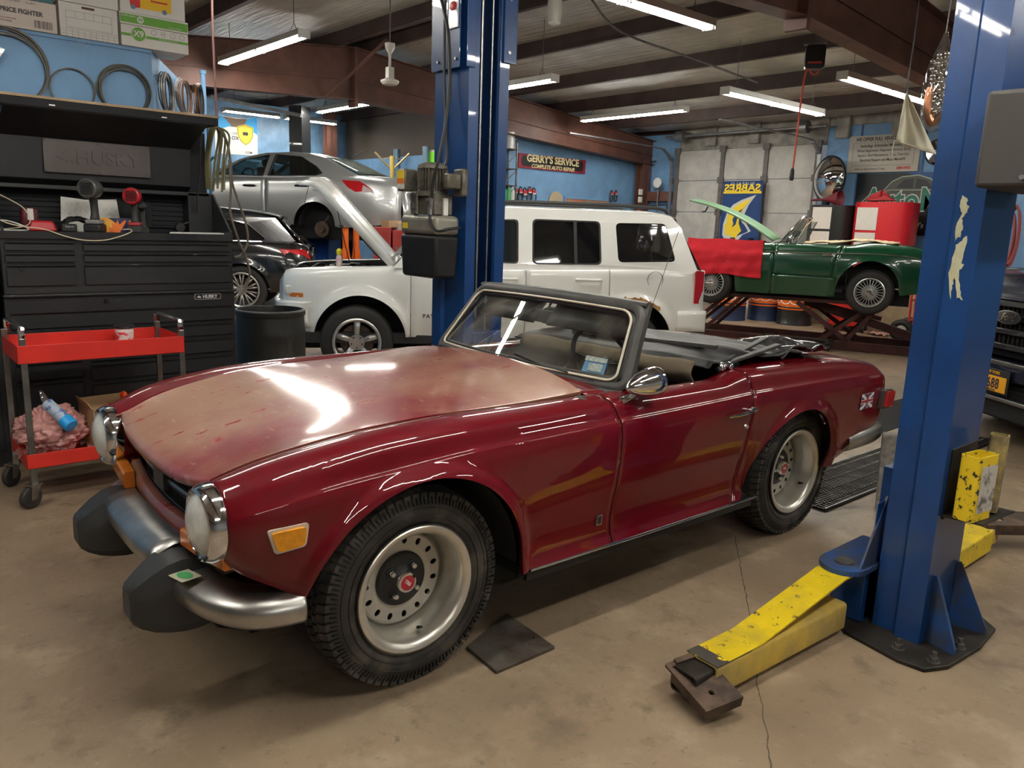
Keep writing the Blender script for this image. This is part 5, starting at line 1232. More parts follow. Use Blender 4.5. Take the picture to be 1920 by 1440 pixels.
e = carton('carton_lid', 'green carton lid with a small X9 disc, on the X9 carton', 1.572, 2.0, 2.667, 2.74, m_carton, y=YB-.014, dep=.32)
rect(e, m_green, -.21, .010, .21, .062); tf(e, 'boise paper', .018, m_carton, -.16, .052); _b = MB(); _b.poly(circ(-.09, .036, .021, 24), fn=lambda u, v: (u, -.002, v), th=(0, -.001, 0)); _b.build('carton_disc', m_carton, e, ang=0); text('X9', .022, m_green, 'carton_lettering', e, (-.09, -.0042, .036), (1, 0, 0), (0, 0, 1), .0005, bold=.001)
tf(e, 'Think. Plan. Perform.', .010, m_carton, .13, .020)
e = carton('food_carton', 'white carton printed with a red and yellow food truck, topmost at the corner', 1.580, 1.985, 2.742, 2.95, m_carton, y=YB-.008, dep=.30)
_b = MB(); _b.poly(rpoly([(-.14, .035), (-.08, .035), (-.08, .14), (-.12, .14), (-.145, .08)], .01), fn=lambda u, v: (u, -.001, v), th=(0, -.001, 0)); _b.build('truck_print', mat('print_bright_red', (.70, .04, .04), .6), e, ang=0)
_b = MB(); _b.box(-.08, -.002, .035, .115, -.001, .15); _b.build('truck_print', mat('print_yellow', (.90, .55, .02), .6), e, ang=0)
for x in (-.125, .07): 
    _b = MB(); _b.poly(circ(x, .036, .015, 20), fn=lambda u, v: (u, -.003, v), th=(0, -.001, 0)); _b.build('truck_print', mat('print_greyblue', (.15, .22, .32), .6), e, ang=0)
rect(e, mat('print_bright_red', (0, 0, 0)), -.015, .085, .09, .095, y=-.003)

# ---- red cart
m_cartred = mat('cart_red_enamel', (.62, .030, .020), .42, coat=.2, var=.15, vscale=5); lay(m_cartred, (.12, .02, .015), 9, .68, .78, seed=2)
m_leg = mat('cart_chrome_leg', (.42, .41, .38), .3, .9, var=.4, vscale=8)
ct = empty('utility_cart', (1.04, 4.635, 0), 0, 'red two-shelf steel cart with chrome legs in front of the black tool chest', 'cart')
x0, x1, y0, y1 = .648, 1.440, 4.42, 4.86
def tray(z0, z1, nm):
    _b = MB(); t = .004; X0_, X1_, Y0_, Y1_ = x0, x1, y0, y1
    _b.box(X0_, Y0_, z0, X1_, Y1_, z0+t)
    _b.box(X0_, Y0_, z0, X1_, Y0_+t, z1); _b.box(X0_, Y1_-t, z0, X1_, Y1_, z1); _b.box(X0_, Y0_, z0, X0_+t, Y1_, z1); _b.box(X1_-t, Y0_, z0, X1_, Y1_, z1)
    return H(_b, 1.04, 4.635).build(nm, m_cartred, ct, ang=0, bev=.0015)
tray(.735, .825, 'top_tray'); tray(.20, .275, 'bottom_tray')
for x, y in ((x0+.028, y0+.010), (x1-.012, y0+.010), (x0+.012, y1-.010), (x1-.012, y1-.010)):
    s = 1 if x < 1 else -1; yy = y+(.004 if y < 4.6 else -.004)
    _b = MB(); _b.box(x-.014, yy-.012, .115, x+.014, yy+.012, .86); H(_b, 1.04, 4.635).build('leg', m_leg, ct, ang=0, bev=.003)
for x in (x0+.028, x1-.012):
    _b = MB(); P = smooth_path([(x, y0+.014, .84), (x, y0+.016, .895), (x, y0+.05, .912), (x, y1-.05, .912), (x, y1-.016, .895), (x, y1-.014, .84)], 5); _b.tube(P, .016, 8, flat=.6); H(_b, 1.04, 4.635).build('handle', chrome, ct)
m_wheelr = mat('caster_rubber', (.030, .026, .024), .6)
for x, y, rz in ((x0+.02, y0+.005, .5), (x1-.012, y0+.01, .4), (x0-.0, y1-.0, .7), (x1-.012, y1-.01, .3)):
    c = empty('caster'); c.parent = ct; c.location = (x-1.04, y-4.635, 0); c.rotation_euler = (0, 0, rz)
    _b = MB(); _b.lathe([(.02, -.016), (.05, -.016), (.056, -.010), (.056, .010), (.05, .016), (.02, .016)], (-.02, 0, .0565), (0, 1, 0), 28); _b.cyl((-.02, -.017, .0565), (-.02, .017, .0565), .03); _b.build('caster_wheel', m_wheelr, c)
    _b = MB()
    for s in (-1, 1): _b.poly([(-.035, .045), (-.005, .045), (.025, .118), (-.025, .118)], fn=lambda u, v: (u, s*.021, v), th=(0, s*.003, 0))
    _b.box(-.032, -.028, .116, .032, .028, .122); _b.cyl((-.02, -.026, .0565), (-.02, .026, .0565), .007, n=10); _b.build('caster_fork', m_leg, c, ang=0)
# things on the cart
e = thing('paint_tub', (1.215, 4.72, .7395), 'white plastic tub with a red label and black lid on the cart top', 'tub')
_b = MB(); _b.lathe([(0, 0), (.040, 0), (.048, .10), (.050, .115), (.046, .118)], n=32); _b.build('tub_body', white, e)
_b = MB(); _b.lathe([(.0415, .012), (.0480, .088)], n=32); _b.build('tub_label', mat('label_redwhite', (.60, .05, .07), .5, col2=(.68, .62, .60), vscale=22, thr=(.5, .53)), e)
_b = MB(); _b.lathe([(0, .128), (.04, .128), (.052, .122), (.053, .108), (.05, .108)], n=32); _b.build('tub_lid', black, e)
e = thing('wire_pliers', (.74, 4.62, .7395), 'small pale tool lying at the left end of the cart top tray', 'hand tool'); _b = MB(); _b.bar((-.05, .05, .03), (.06, -.04, .012), .014, .012); _b.bar((-.04, .02, .02), (.05, -.06, .008), .01, .01); _b.build('tool_body', white, e, ang=0)
m_rag = mat('pink_rags', (.62, .30, .28), .45, coat=.6, var=.3, vscale=9, bump=1., bscale=16)
from mathutils import noise as NZ
_b = MB(); G = []
for i in range(61):
    ph = pi*(i/60-.5); row = []
    for j in range(97):
        th_ = 2*pi*(j % 96)/96; d = Vector((cos(ph)*cos(th_), cos(ph)*sin(th_), sin(ph)))
        n_ = 1+.16*NZ.noise(d*2.2)+.13*(1-2*abs(NZ.noise(d*4.1+Vector((3, 1, 2)))))-.13+.06*(1-3*abs(NZ.noise(d*9.)))
        row.append((.81+.17*d.x*n_, 4.66+.15*d.y*n_, max(.206, .335+.13*d.z*n_)))
    G.append(row)
_b.grid(G); rg = _b.build('bag_of_rags', m_rag, ang=75); tag(rg, 'clear plastic bag full of pink rags on the lower shelf of the red cart', 'bag')
_b = MB(); G = []
for i in range(9): G.append([(.62+.03*i+.01*sin(j*2), 4.50+.10*j/6+.02*sin(i*1.7), .232+.035*abs(sin(i*.9+j*.6))) for j in range(7)])
_b.grid(G); x = _b.build('bag_end', thin_glass('bag_film', (.85, .82, .82), .25, .25), ang=60); x.parent = rg
e = thing('spray_bottle', (.80, 4.60, .475), 'white aerosol can with a bright blue cap lying on the bag of rags', 'can'); e.rotation_euler = (radians(122), 0, radians(28))
_b = MB(); _b.lathe([(.0, -.02), (.030, -.02), (.032, .10), (.030, .125)], n=28); _b.build('can_body', mat('can_paleblue', (.45, .55, .68), .4, col2=(.10, .18, .45), vscale=18, thr=(.4, .45)), e)
_b = MB(); _b.lathe([(0, .175), (.034, .172), (.037, .165), (.037, .120), (.03, .120)], n=28); _b.build('can_cap', mat('cap_blue', (.02, .32, .75), .35), e)
_b = MB(); _b.tube([(0, 0, -.02), (0, .01, -.05), (.0, .03, -.09)], [.012, .018, .008], 8); x = _b.build('clear_wrap', thin_glass('wrap_film', (.8, .85, .9), .3, .2), e)
_b = MB(); G = [[(.955+.03*i+.008*sin(j), 4.56+.03*j, .215+.03*abs(sin(i+j*.8))) for j in range(6)] for i in range(3)]; _b.grid(G); o = _b.build('loose_rag', m_rag, ang=60); tag(o, 'pink rag crumpled between the bag of rags and the brown box', 'rag')
m_card = mat('brown_cardboard', (.42, .27, .14), .75, var=.12, vscale=5)
e = thing('cardboard_box', (1.10, 4.66, .205), 'open brown cardboard box with black hazard diamonds on the lower shelf of the cart', 'box', radians(6))
_b = MB(); hx, hy, hz, t = .125, .105, .235, .004
_b.box(-hx, -hy, 0, hx, hy, t); _b.box(-hx, -hy, 0, hx, -hy+t, hz); _b.box(-hx, hy-t, 0, hx, hy, hz+.03); _b.box(-hx, -hy, 0, -hx+t, hy, hz); _b.box(hx-t, -hy, 0, hx, hy, hz)
_b.hexa([(-hx, -hy, hz), (-hx+t, -hy, hz), (-hx+t, hy, hz), (-hx, hy, hz), (-hx-.02, -hy+.02, hz+.04), (-hx-.016, -hy+.02, hz+.04), (-hx-.01, hy-.01, hz+.045), (-hx-.015, hy-.01, hz+.045)]); _b.build('carton_shell', m_card, e, ang=0)
_b = MB(); D = [(.02, .02), (.10, .10), (.02, .18), (-.06, .10)]; Di = [(.02, .028), (.092, .10), (.02, .172), (-.052, .10)]; _b.poly([(x+.03, z) for x, z in D], [[(x+.03, z) for x, z in Di]], fn=lambda u, v: (u, -hy-.001, v), th=(0, .001, 0))
_b.poly([(.05, .172), (.0, .125), (.10, .125)], fn=lambda u, v: (u, -hy-.001, v), th=(0, .001, 0)); _b.poly([(.05, .028), (.10, .075), (.0, .075)], fn=lambda u, v: (u, -hy-.001, v), th=(0, .001, 0)); _b.build('hazard_print', m_ink, e, ang=0)
for i, (x, y, z, c1, c2, lab) in enumerate(((1.10, 4.62, .21, (.60, .55, .52), (.45, .02, .02), 'white and red bottle standing in the cardboard box'), (1.17, 4.65, .24, (.75, .60, .10), (.80, .10, .02), 'yellow spray bottle with a red trigger in the cardboard box'))):
    e = thing('chemical_bottle', (x, y, z), lab, 'bottle', .4)
    _b = MB(); _b.lathe([(0, 0), (.034, 0), (.036, .15), (.028, .19), (.014, .21), (.014, .225)], n=24); _b.build('bottle_body', mat('bottle_%d' % i, c1, .4), e)
    _b = MB(); _b.lathe([(0, .262-.02*(1-i)), (.018, .255-.02*(1-i)), (.018, .218)], n=20)
    if i: _b.tube([(0, 0, .25), (-.02, -.03, .262), (-.03, -.055, .258)], .011, 8); _b.tube([(.0, -.02, .25), (.01, -.05, .22)], .006, 6)
    _b.build('bottle_cap', mat('cap_%d' % i, c2, .4), e)

# ---- drum, hose
m_drumb = mat('black_drum_plastic', (.020, .020, .019), .5, var=.4, vscale=5, bump=.2, bscale=6); lay(m_drumb, (.07, .065, .055), 4, .58, .8, vec=(1, 1, .3), seed=4)
e = thing('waste_drum', (2.63, 6.0, 0), 'open black plastic drum between the tool chest and the white suv', 'drum')
_b = MB(); _b.lathe([(0, .0), (.24, .0), (.262, .03), (.268, .25), (.272, .27), (.268, .29), (.268, .55), (.272, .57), (.268, .60), (.262, .71), (.272, .725), (.272, .755), (.262, .765), (.250, .765), (.246, .74), (.25, .65), (.25, .03), (0, .03)], n=56); _b.build('drum_shell', m_drumb, e)
m_hose = mat('olive_hose', (.21, .19, .085), .45, var=.3, vscale=9); m_hose2 = mat('brown_hose', (.14, .115, .08), .5)
def wyp(px, py, Y=5.55): return WY(px, py, Y)
hs = empty('coiled_hose', wyp(405, 360), 0, 'olive air hose looped over a hook at the right end of the tool chest', 'hose'); o0 = Vector(hs.location)
_b = MB()
for k, (a, b_, c) in enumerate(((392, 355, 402), (396, 350, 410), (400, 356, 418), (390, 340, 408), (404, 352, 422))):
    P = [wyp(388+k*2, b_, 5.56-.012*k), wyp(386+k*1.5, 300, 5.56-.012*k), wyp(392+k*2, 250, 5.56-.012*k), wyp(402+k*2, 236+k, 5.55-.012*k), wyp(a+18+k*2, 256, 5.54-.012*k), wyp(c, 310, 5.54-.012*k), wyp(c-2, b_+4, 5.54-.012*k)]
    _b.tube([p-o0 for p in smooth_path(P, 7)], .0075, 7)
_b.build('hose_loop', m_hose, hs)
_b = MB(); P = [wyp(p[0], p[1], 5.50) for p in ((408, 240), (424, 262), (432, 300), (436, 345), (450, 385), (462, 425), (464, 455), (452, 478), (440, 482))]; _b.tube([p-o0 for p in smooth_path(P, 7)], .0085, 7)
P = [wyp(p[0], p[1], 5.48) for p in ((430, 300), (433, 360), (432, 400), (447, 450), (462, 485), (468, 515), (460, 540), (448, 555))]; _b.tube([p-o0 for p in smooth_path(P, 7)], .0085, 7)
_b.build('hose_tail', m_hose2, hs)
_b = MB(); p = wyp(396, 300, 5.6)-o0; _b.tube([p+Vector((-.03, .05, 0)), p, p+Vector((0, -.05, .02))], .008, 6); _b.cyl(p+Vector((0, .03, -.3)), p+Vector((0, .03, .3)), .012); _b.build('hose_hook', m_blue2, hs)
# ---------------------------------------------------------------- the other vehicles
m_whitecar = mat('white_car_paint', (.80, .80, .76), .25, coat=.8, var=.06, vscale=2)
m_clad = mat('black_cladding', (.018, .018, .019), .55)
m_priv = mat('privacy_glass', (.006, .006, .007), .03, spec=.8)
m_seethru = thin_glass('side_glass', (.42, .50, .50), .10)
m_tyre2 = mat('background_tyre', (.022, .021, .020), .65, var=.3, vscale=6)
m_alu = mat('alloy_silver', (.55, .55, .55), .28, .85)
m_disc = mat('brake_disc', (.16, .11, .09), .5, .7, var=.4, vscale=12)
m_gap = mat('seam_dark', (.01, .01, .01), .8)

def roundtyre(mb, R, ri, w_):
    h = w_/2
    mb.lathe([(ri, -h+.02), (ri+.02, -h+.003), (R-.045, -h), (R-.018, -h+.012), (R-.004, -h+.035), (R, -h+.06), (R, h-.06), (R-.004, h-.035), (R-.018, h-.012), (R-.045, h), (ri+.02, h-.003), (ri, h-.02)], (0, 0, 0), (0, 1, 0), 48)
    for q in (-.03, 0, .03): mb.lathe([(R-.006, q-.004), (R+.0015, q-.003), (R+.0015, q+.003), (R-.006, q+.004)], (0, 0, 0), (0, 1, 0), 48)
def spoke_wheel(parent, a, b, z, R, ri, n=5, split=False, sw=.07, m=None, w_=.22, dark_hub=False, steer=0., phase=.3):
    m = m or m_alu; e = empty('wheel'); e.parent = parent; e.location = (a, -b, z); e.rotation_euler = (0, 0, (0 if b > 0 else pi)+steer)
    _b = MB(); roundtyre(_b, R, ri, w_); _b.build('tyre', m_tyre2, e, ang=30)
    h = w_/2
    _b = MB(); _b.lathe([(ri-.012, h), (ri-.016, -h+.04), (ri-.006, -h+.012), (ri+.008, -h+.004), (ri+.008, -h-.002), (ri-.004, -h-.006), (ri-.018, -h+.004), (ri-.026, -h+.03)], (0, 0, 0), (0, 1, 0), 48)
    for k in range(n):
        for dd in ((-.10, .10) if split else (0,)):
            t = phase+2*pi*k/n; c = Vector((cos(t), 0, sin(t))); c2 = Vector((cos(t+dd*1.3), 0, sin(t+dd*1.3))); s = Vector((-sin(t), 0, cos(t)))
            w0 = sw*.75*(1 if not split else .4); w1 = sw*(.85 if not split else .45); V = []
            for P, ww, y in ((c*.05, w0, -h+.035), (c2*(ri-.015), w1, -h+.014)):
                for q, yy in ((-1, y+.02), (-.6, y), (.6, y), (1, y+.02)): V.append(P+s*(q*ww/2)+Vector((0, yy, 0)))
            _b.add(V, [(0, 1, 5, 4), (1, 2, 6, 5), (2, 3, 7, 6)])
            _b.add([v+Vector((0, .03, 0)) for v in V], [(0, 4, 7, 3)])
    _b.cyl((0, -h+.028, 0), (0, -h+.07, 0), .072, n=28)
    _b.build('wheel_rim', m, e, ang=28, solid=.003)
    _b = MB(); _b.cyl((0, -h+.018, 0), (0, -h+.04, 0), .032, .036, 24); cp = _b.build('hub_cap', m, e)
    for k in range(5):
        t = phase+pi/5+2*pi*k/5; _b = MB(); _b.cyl((.053*cos(t), -h+.02, .053*sin(t)), (.053*cos(t), -h+.045, .053*sin(t)), .008, n=6); _b.build('wheel_nut', black, e)
    _b = MB(); _b.cyl((0, .0, 0), (0, .02, 0), ri*.72, n=32); _b.build('brake_disc', m_disc, e)
    return e
def wire_wheel(parent, a, b, z, R=.285, ri=.178):
    e = empty('wheel'); e.parent = parent; e.location = (a, -b, z); e.rotation_euler = (0, .3*a, 0 if b > 0 else pi)
    _b = MB(); roundtyre(_b, R, ri, .15); _b.build('tyre', m_tyre2, e, ang=30)
    ms = mat('wire_wheel_silver', (.70, .70, .68), .3, .7)
    _b = MB(); _b.lathe([(ri, -.06), (ri+.008, -.066), (ri+.008, -.072), (ri-.002, -.076), (ri-.012, -.06), (ri-.018, -.03), (ri-.02, .04)], (0, 0, 0), (0, 1, 0), 48); _b.build('wheel_rim', ms, e)
    _b = MB()
    for k in range(24):
        for s, y0, y1, rr in ((1, -.075, -.045, .026), (-1, -.075, -.045, .026), (1, -.0, -.01, .03), (-1, 0, -.01, .03)):
            t = 2*pi*k/24; t2 = t+s*.42; _b.tube([(rr*cos(t), y0, rr*sin(t)), ((ri-.014)*cos(t2), y1, (ri-.014)*sin(t2))], .0022, 4)
    _b.build('wheel_spoke', ms, e)
    _b = MB(); _b.lathe([(0, -.105), (.012, -.104), (.018, -.095), (.030, -.088), (.034, -.07), (.034, -.02)], (0, 0, 0), (0, 1, 0), 24); _b.bar((-.055, -.095, 0), (.055, -.095, 0), .012, .022, up=(0, 1, 0)); _b.build('knock_off_cap', chrome, e)
    _b = MB(); _b.cyl((0, .02, 0), (0, .04, 0), ri*.9, n=24); _b.build('wheel_backing', dark, e)
    return e
def sheet(outer, holes, bf, side, name, m, parent, th=.02, r=.0):
    """upright body sheet with openings: (a,z) outline put at b = bf(a,z)"""
    _b = MB(); _b.poly(outer, holes, fn=lambda u, v: (u, -side*bf(u, v), v), th=(0, side*th, 0)); return _b.build(name, m, parent, ang=30, bev=0)
def pane(outer, bf, side, name, m, parent, off=-.010):
    _b = MB(); _b.poly(outer, fn=lambda u, v: (u, -side*(bf(u, v)+off), v), th=(0, side*.004, 0)); return _b.build(name, m, parent, ang=0)
def cross(G, name, m, parent, solid=.004):
    _b = MB(); _b.grid(G); return _b.build(name, m, parent, ang=45, solid=solid)
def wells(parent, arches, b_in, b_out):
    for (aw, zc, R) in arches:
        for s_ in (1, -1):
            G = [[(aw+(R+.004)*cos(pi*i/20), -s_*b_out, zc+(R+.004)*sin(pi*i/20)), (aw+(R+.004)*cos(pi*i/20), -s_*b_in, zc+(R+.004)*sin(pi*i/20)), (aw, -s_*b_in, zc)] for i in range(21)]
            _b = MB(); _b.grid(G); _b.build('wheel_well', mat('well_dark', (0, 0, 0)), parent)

# ---- white boxy suv with its bonnet up
js = empty('suv_car', (4.152, 7.267, 0), radians(-30.94), 'white boxy suv with its bonnet raised and a rusty rear wheel arch', 'car')
AJ = [-.72, -.68, -.55, -.3, .2, .5, 1.6, 2.5, 3.0, 3.35, 3.46]
KJ = [([.50, .52, .56, .60, .62, .64, .66, .66, .66, .64, .60], [.90, .98, 1.01, 1.03, 1.05, 1.07, 1.08, 1.09, 1.10, 1.10, 1.10]),
      ([.56, .60, .66, .70, .73, .75, .76, .76, .75, .72, .68], [.90, .985, 1.015, 1.035, 1.055, 1.075, 1.085, 1.10, 1.11, 1.11, 1.10]),
      ([.60, .66, .72, .77, .80, .82, .83, .83, .82, .79, .75], [.87, .94, .98, 1.0, 1.02, 1.05, 1.06, 1.08, 1.09, 1.09, 1.08]),
      ([.62, .69, .76, .80, .83, .845, .85, .85, .845, .81, .77], [.80, .84, .88, .90, .92, .94, .95, .96, .98, .98, .98]),
      ([.63, .70, .77, .82, .845, .855, .86, .86, .855, .82, .78], [.70, .72, .74, .74, .74, .74, .74, .74, .75, .76, .76]),
      ([.63, .71, .78, .825, .845, .85, .855, .855, .85, .82, .79], [.58, .58, .56, .54, .54, .54, .54, .54, .54, .56, .58]),
      ([.60, .69, .76, .80, .82, .825, .83, .83, .825, .80, .77], [.46, .44, .42, .40, .40, .40, .40, .40, .42, .46, .50])]
SJ = Shell(AJ, KJ, arches=((.03, .36, .43), (2.68, .36, .43)), flare=.03, fw=.05)
for s_, in ((1,), (-1,)):
    for a0, a1, nm in ((-.72, .498, 'front_wing'), (.503, 1.602, 'front_door'), (1.607, 2.44, 'rear_door'), (2.445, 3.46, 'quarter_panel')):
        o = SJ.panel(a0, a1, nm, m_whitecar, js, side=s_, rows=26, step=.06)
        if s_ == 1 and nm == 'quarter_panel': jq = o
        if s_ == 1 and nm == 'rear_door': jrd = o
        if s_ == 1 and nm == 'front_door': jfd = o
bfj = lambda a, z: .835-.20*max(0, z-1.06)-.03*max(0, a-2.9)
for s_ in (1, -1):
    HF = rpoly([(.66, 1.13), (.93, 1.52), (1.53, 1.54), (1.53, 1.12)], .04); HR = rpoly([(1.665, 1.12), (1.665, 1.55), (2.345, 1.55), (2.36, 1.13)], .05); HQ = rpoly([(2.53, 1.16), (2.50, 1.54), (3.02, 1.55), (3.13, 1.18)], .05)
    sheet([(.33, 1.05), (.80, 1.56), (.95, 1.62), (1.3, 1.645), (2.9, 1.65), (3.08, 1.62), (3.18, 1.52), (3.36, 1.10), (3.3, 1.06), (.6, 1.05)], [HF, HR, HQ], bfj, s_, 'cabin_side', m_whitecar, js)
    pane(HF, bfj, s_, 'front_window', mat('front_door_glass', (.015, .018, .018), .03, spec=.8), js); o = pane(HR, bfj, s_, 'rear_window', m_priv, js); pane(HQ, bfj, s_, 'quarter_window', m_priv, js)
    for P in (HF, HR):
        _b = MB(); c = (sum(p[0] for p in P)/len(P), sum(p[1] for p in P)/len(P)); Pi = [(c[0]+(p[0]-c[0])*.955, c[1]+(p[1]-c[1])*.93) for p in P]
        _b.poly(P, [Pi], fn=lambda u, v: (u, -s_*(bfj(u, v)-.004), v), th=(0, s_*.006, 0)); _b.build('window_seal', m_clad, js, ang=0)
    _b = MB(); _b.bar((2.10, -s_*(bfj(2.1, 1.13)-.003), 1.13), (2.09, -s_*(bfj(2.1, 1.55)-.003), 1.55), .03, .008, up=(0, 1, 0)); _b.build('window_divider', m_clad, js, ang=0)
    _b = MB(); _b.tube(smooth_path([(1.25, -s_*.60, 1.655), (1.38, -s_*.60, 1.70), (2.2, -s_*.60, 1.712), (2.95, -s_*.60, 1.70), (3.08, -s_*.60, 1.645)], 6), .018, 8); _b.build('roof_rail', m_clad, js)
    _b = MB(); _b.bar((-.5, -s_*.80, .385), (3.4, -s_*.80, .385), .06, .10); _b.build('rocker_cladding', m_clad, js, ang=0)
G = [[(a, b*(.715 if .9 < a < 3.05 else .66), 1.645-.3*max(0, .95-a)**1+.035*(1-b*b)-.5*max(0, a-3.0)**1.3) for b in np.linspace(-1, 1, 13)] for a in (.80, .95, 1.2, 1.8, 2.4, 2.9, 3.05, 3.15)]
cross(G, 'roof', m_whitecar, js, .006)
G = [[(.33+(.82-.33)*v-.06*(1-b*b), b*(.76-.08*v), 1.06+.52*v) for b in np.linspace(-1, 1, 9)] for v in np.linspace(0, 1, 5)]
_b = MB(); _b.grid(G); _b.build('windscreen', thin_glass('windscreen_dark', (.35, .38, .36), .12), js)
G = [[(3.42-(.28)*max(0, v), b*(.78-.10*v), 1.08+.52*v) for b in np.linspace(-1, 1, 5)] for v in (0, .5, 1)]; cross(G, 'tailgate_glass', m_priv, js)
G = [[(3.46, b*.76, z) for b in np.linspace(-1, 1, 5)] for z in (.45, .8, 1.1)]; cross(G, 'tailgate', m_whitecar, js)
G = [[(-.73+.08*b*b, b*.66, z) for b in np.linspace(-1, 1, 9)] for z in (.45, .8, .92)]; cross(G, 'nose_panel', m_whitecar, js)
_b = MB(); P = smooth_path([(3.15, -.835, .60), (3.27, -.862, .61), (3.40, -.85, .61), (3.50, -.78, .60), (3.53, -.5, .60), (3.53, .5, .60), (3.50, .78, .60), (3.40, .85, .61), (3.27, .862, .61), (3.15, .835, .60)], 3)
_b.grid([[p+Vector((0, 0, dz)) for dz in (.09, .04, -.06, -.12)] for p in P]); _b.build('rear_bumper', m_whitecar, js, solid=.01)
_b = MB(); _b.grid([[p*1.0+Vector((0, 0, dz)) for dz in (-.12, -.17)]+[p+Vector((-.1, 0, -.20))] for p in P]); _b.build('bumper_skirt', m_clad, js, solid=.01)
_b = MB(); P = smooth_path([(-.45, -.83, .60), (-.62, -.80, .60), (-.74, -.66, .60), (-.80, -.3, .60), (-.81, .3, .60), (-.75, .66, .60), (-.62, .8, .60), (-.45, .83, .60)], 3)
_b.grid([[p+Vector((.04, 0, .12)), p+Vector((0, 0, .10)), p+Vector((0, 0, -.05)), p+Vector((.03, 0, -.12))] for p in P]); _b.build('front_bumper', m_whitecar, js, solid=.01)
for s_ in (1, -1):
    _b = MB(); _b.poly(rpoly([(3.34, .77), (3.45, .77), (3.45, 1.09), (3.34, 1.10)], .015), fn=lambda u, v: (u, -s_*(.835-.6*max(0, u-3.36)), v), th=(0, s_*.03, 0)); _b.build('tail_lamp', mat('lamp_red', (.50, .012, .018), .2, coat=.8), js, bev=.004)
    _b = MB(); _b.box(-.66, -s_*.70, .78, -.60, -s_*.755, .86); _b.build('headlamp', m_lens, js, bev=.01)
    _b = MB(); _b.poly(rrect(-.62, .755, -.49, .795, .01), fn=lambda u, v: (u, -s_*(SJ.S(u, .66)[0]+.004), v), th=(0, s_*.02, 0)); _b.build('side_indicator', m_amber, js)
f_ = lambda a, z, o: Vector((a, -(SJ.S(a, .5)[0])-o, z))
_b = MB(); _b.tube([f_(2.10, .985, .0), f_(2.13, .985, .03), f_(2.33, .985, .03), f_(2.36, .985, 0)], .013, 8); _b.build('door_handle', m_whitecar, jrd)
_b = MB(); _b.tube([f_(1.26, .975, .0), f_(1.29, .975, .03), f_(1.49, .975, .03), f_(1.52, .975, 0)], .013, 8); _b.build('door_handle', m_whitecar, jfd)
_b = MB(); _b.poly(circ(2.91, 1.0, .082, 32), [circ(2.91, 1.0, .079, 32)], fn=lambda u, v: tuple(f_(u, v, .004)), th=(0, .006, 0)); _b.build('fuel_flap_seam', m_gap, jq, ang=0)
m_rustp = mat('rust_stain', (.30, .12, .03), .8, col2=(.55, .33, .12), vscale=25)
_b = MB(); Po = []; Pi = []
for i in range(37):
    t = pi*(.28+.55*i/36); rr = .445+.028*abs(sin(i*1.3))*random.random()+.012; Po.append((2.68+rr*cos(t), .36+rr*sin(t))); Pi.append((2.68+.432*cos(t), .36+.432*sin(t)))
_b.poly(Po+Pi[::-1], fn=lambda u, v: (u, -(.86+.036), v), th=(0, .004, 0)); _b.build('rust_stain', m_rustp, jq, ang=0)
text('PATRIOT', .052, m_clad, 'model_lettering', js, (.74, -.872, .605), (1, 0, 0), (0, 0, 1), .001, bold=.001, space=1.25)
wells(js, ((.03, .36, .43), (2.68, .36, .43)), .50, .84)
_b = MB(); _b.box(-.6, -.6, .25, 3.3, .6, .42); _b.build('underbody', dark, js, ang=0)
for (a, b) in ((0, .80), (2.66, .80), (0, -.80), (2.66, -.80)): spoke_wheel(js, a, b*.955, .345, .345, .222, 5, sw=.085)
# engine bay and the raised bonnet
_b = MB(); _b.box(-.66, -.60, .70, .33, .60, .93); _b.build('engine_bay', m_clad, js, ang=0)
for i in range(14):
    x = -.6+.85*random.random(); y = -.58+.6*random.random(); _b = MB(); s = random.uniform(.04, .10)
    _b.box(x, y, .93, x+s*1.2, y+s, .95+random.uniform(.03, .11)); _b.build('engine_part', random.choice([m_clad, dull, m_cast, white if i == 3 else dull]), js, ang=0, bev=.006)
_b = MB()
for k in range(5): _b.tube(smooth_path([(-.6+.15*k, -.5, 1.0), (-.5+.15*k, -.4, 1.05), (-.45+.15*k, -.2, .98)], 5), .012, 6)
_b.build('engine_hose', black, js)
hinge = Vector((.36, 0, 1.07)); hd = (Vector((-.43, 0, 1.90))-hinge).normalized(); hn = Vector((hd.z, 0, -hd.x))*1   # outward normal (up/back side)
if hn.z < 0: hn = -hn
bon = empty('bonnet'); bon.parent = js
G = []
for s in np.linspace(0, 1.12, 15):
    row = []; w_ = .73-.05*(s/1.12)**3
    lip = -.10*max(0, (s-.98)/.14)**2
    for b in np.linspace(-1, 1, 21): 
        q = abs(b); row.append(hinge+hd*s+hn*(.075*(1-q**2.4)*(.7+.3*s)+lip+.02*(q < .62)*1)+Vector((0, b*w_, 0)))
    G.append([row[0]-hn*.055]+row+[row[-1]-hn*.055])
_b = MB(); _b.grid(G); _b.build('bonnet_skin', m_whitecar, bon, ang=50, solid=.006)
_b = MB(); _b.grid([[p-hn*.02 for p in r[2:-2]] for r in G[1:-1]]); _b.build('bonnet_liner', m_clad, bon, ang=50)
_b = MB(); P = [hinge+hd*s-hn*.062+Vector((0, -.71, 0)) for s in (.12, .2, .3, .42)]; _b.tube(P, [.012, .035, .03, .01], 6, flat=.4); _b.build('bonnet_buffer', m_clad, bon)
_b = MB(); _b.tube([(-.1, .4, 1.0), hinge+hd*.9+Vector((0, .4, 0))], .006, 6); _b.build('prop_rod', dull, bon)
sp = empty('spray_bottle', (0, 0, 0), 0, 'pink spray can with a yellow cap on the white suv engine bay', 'can')
pz = js.matrix_world
def jw(a, b, z): c, s = cos(radians(-30.94)), sin(radians(-30.94)); return Vector((4.152+a*c+b*s, 7.267+a*s-b*c, z))
sp.location = jw(-.17, .56, 1.0)
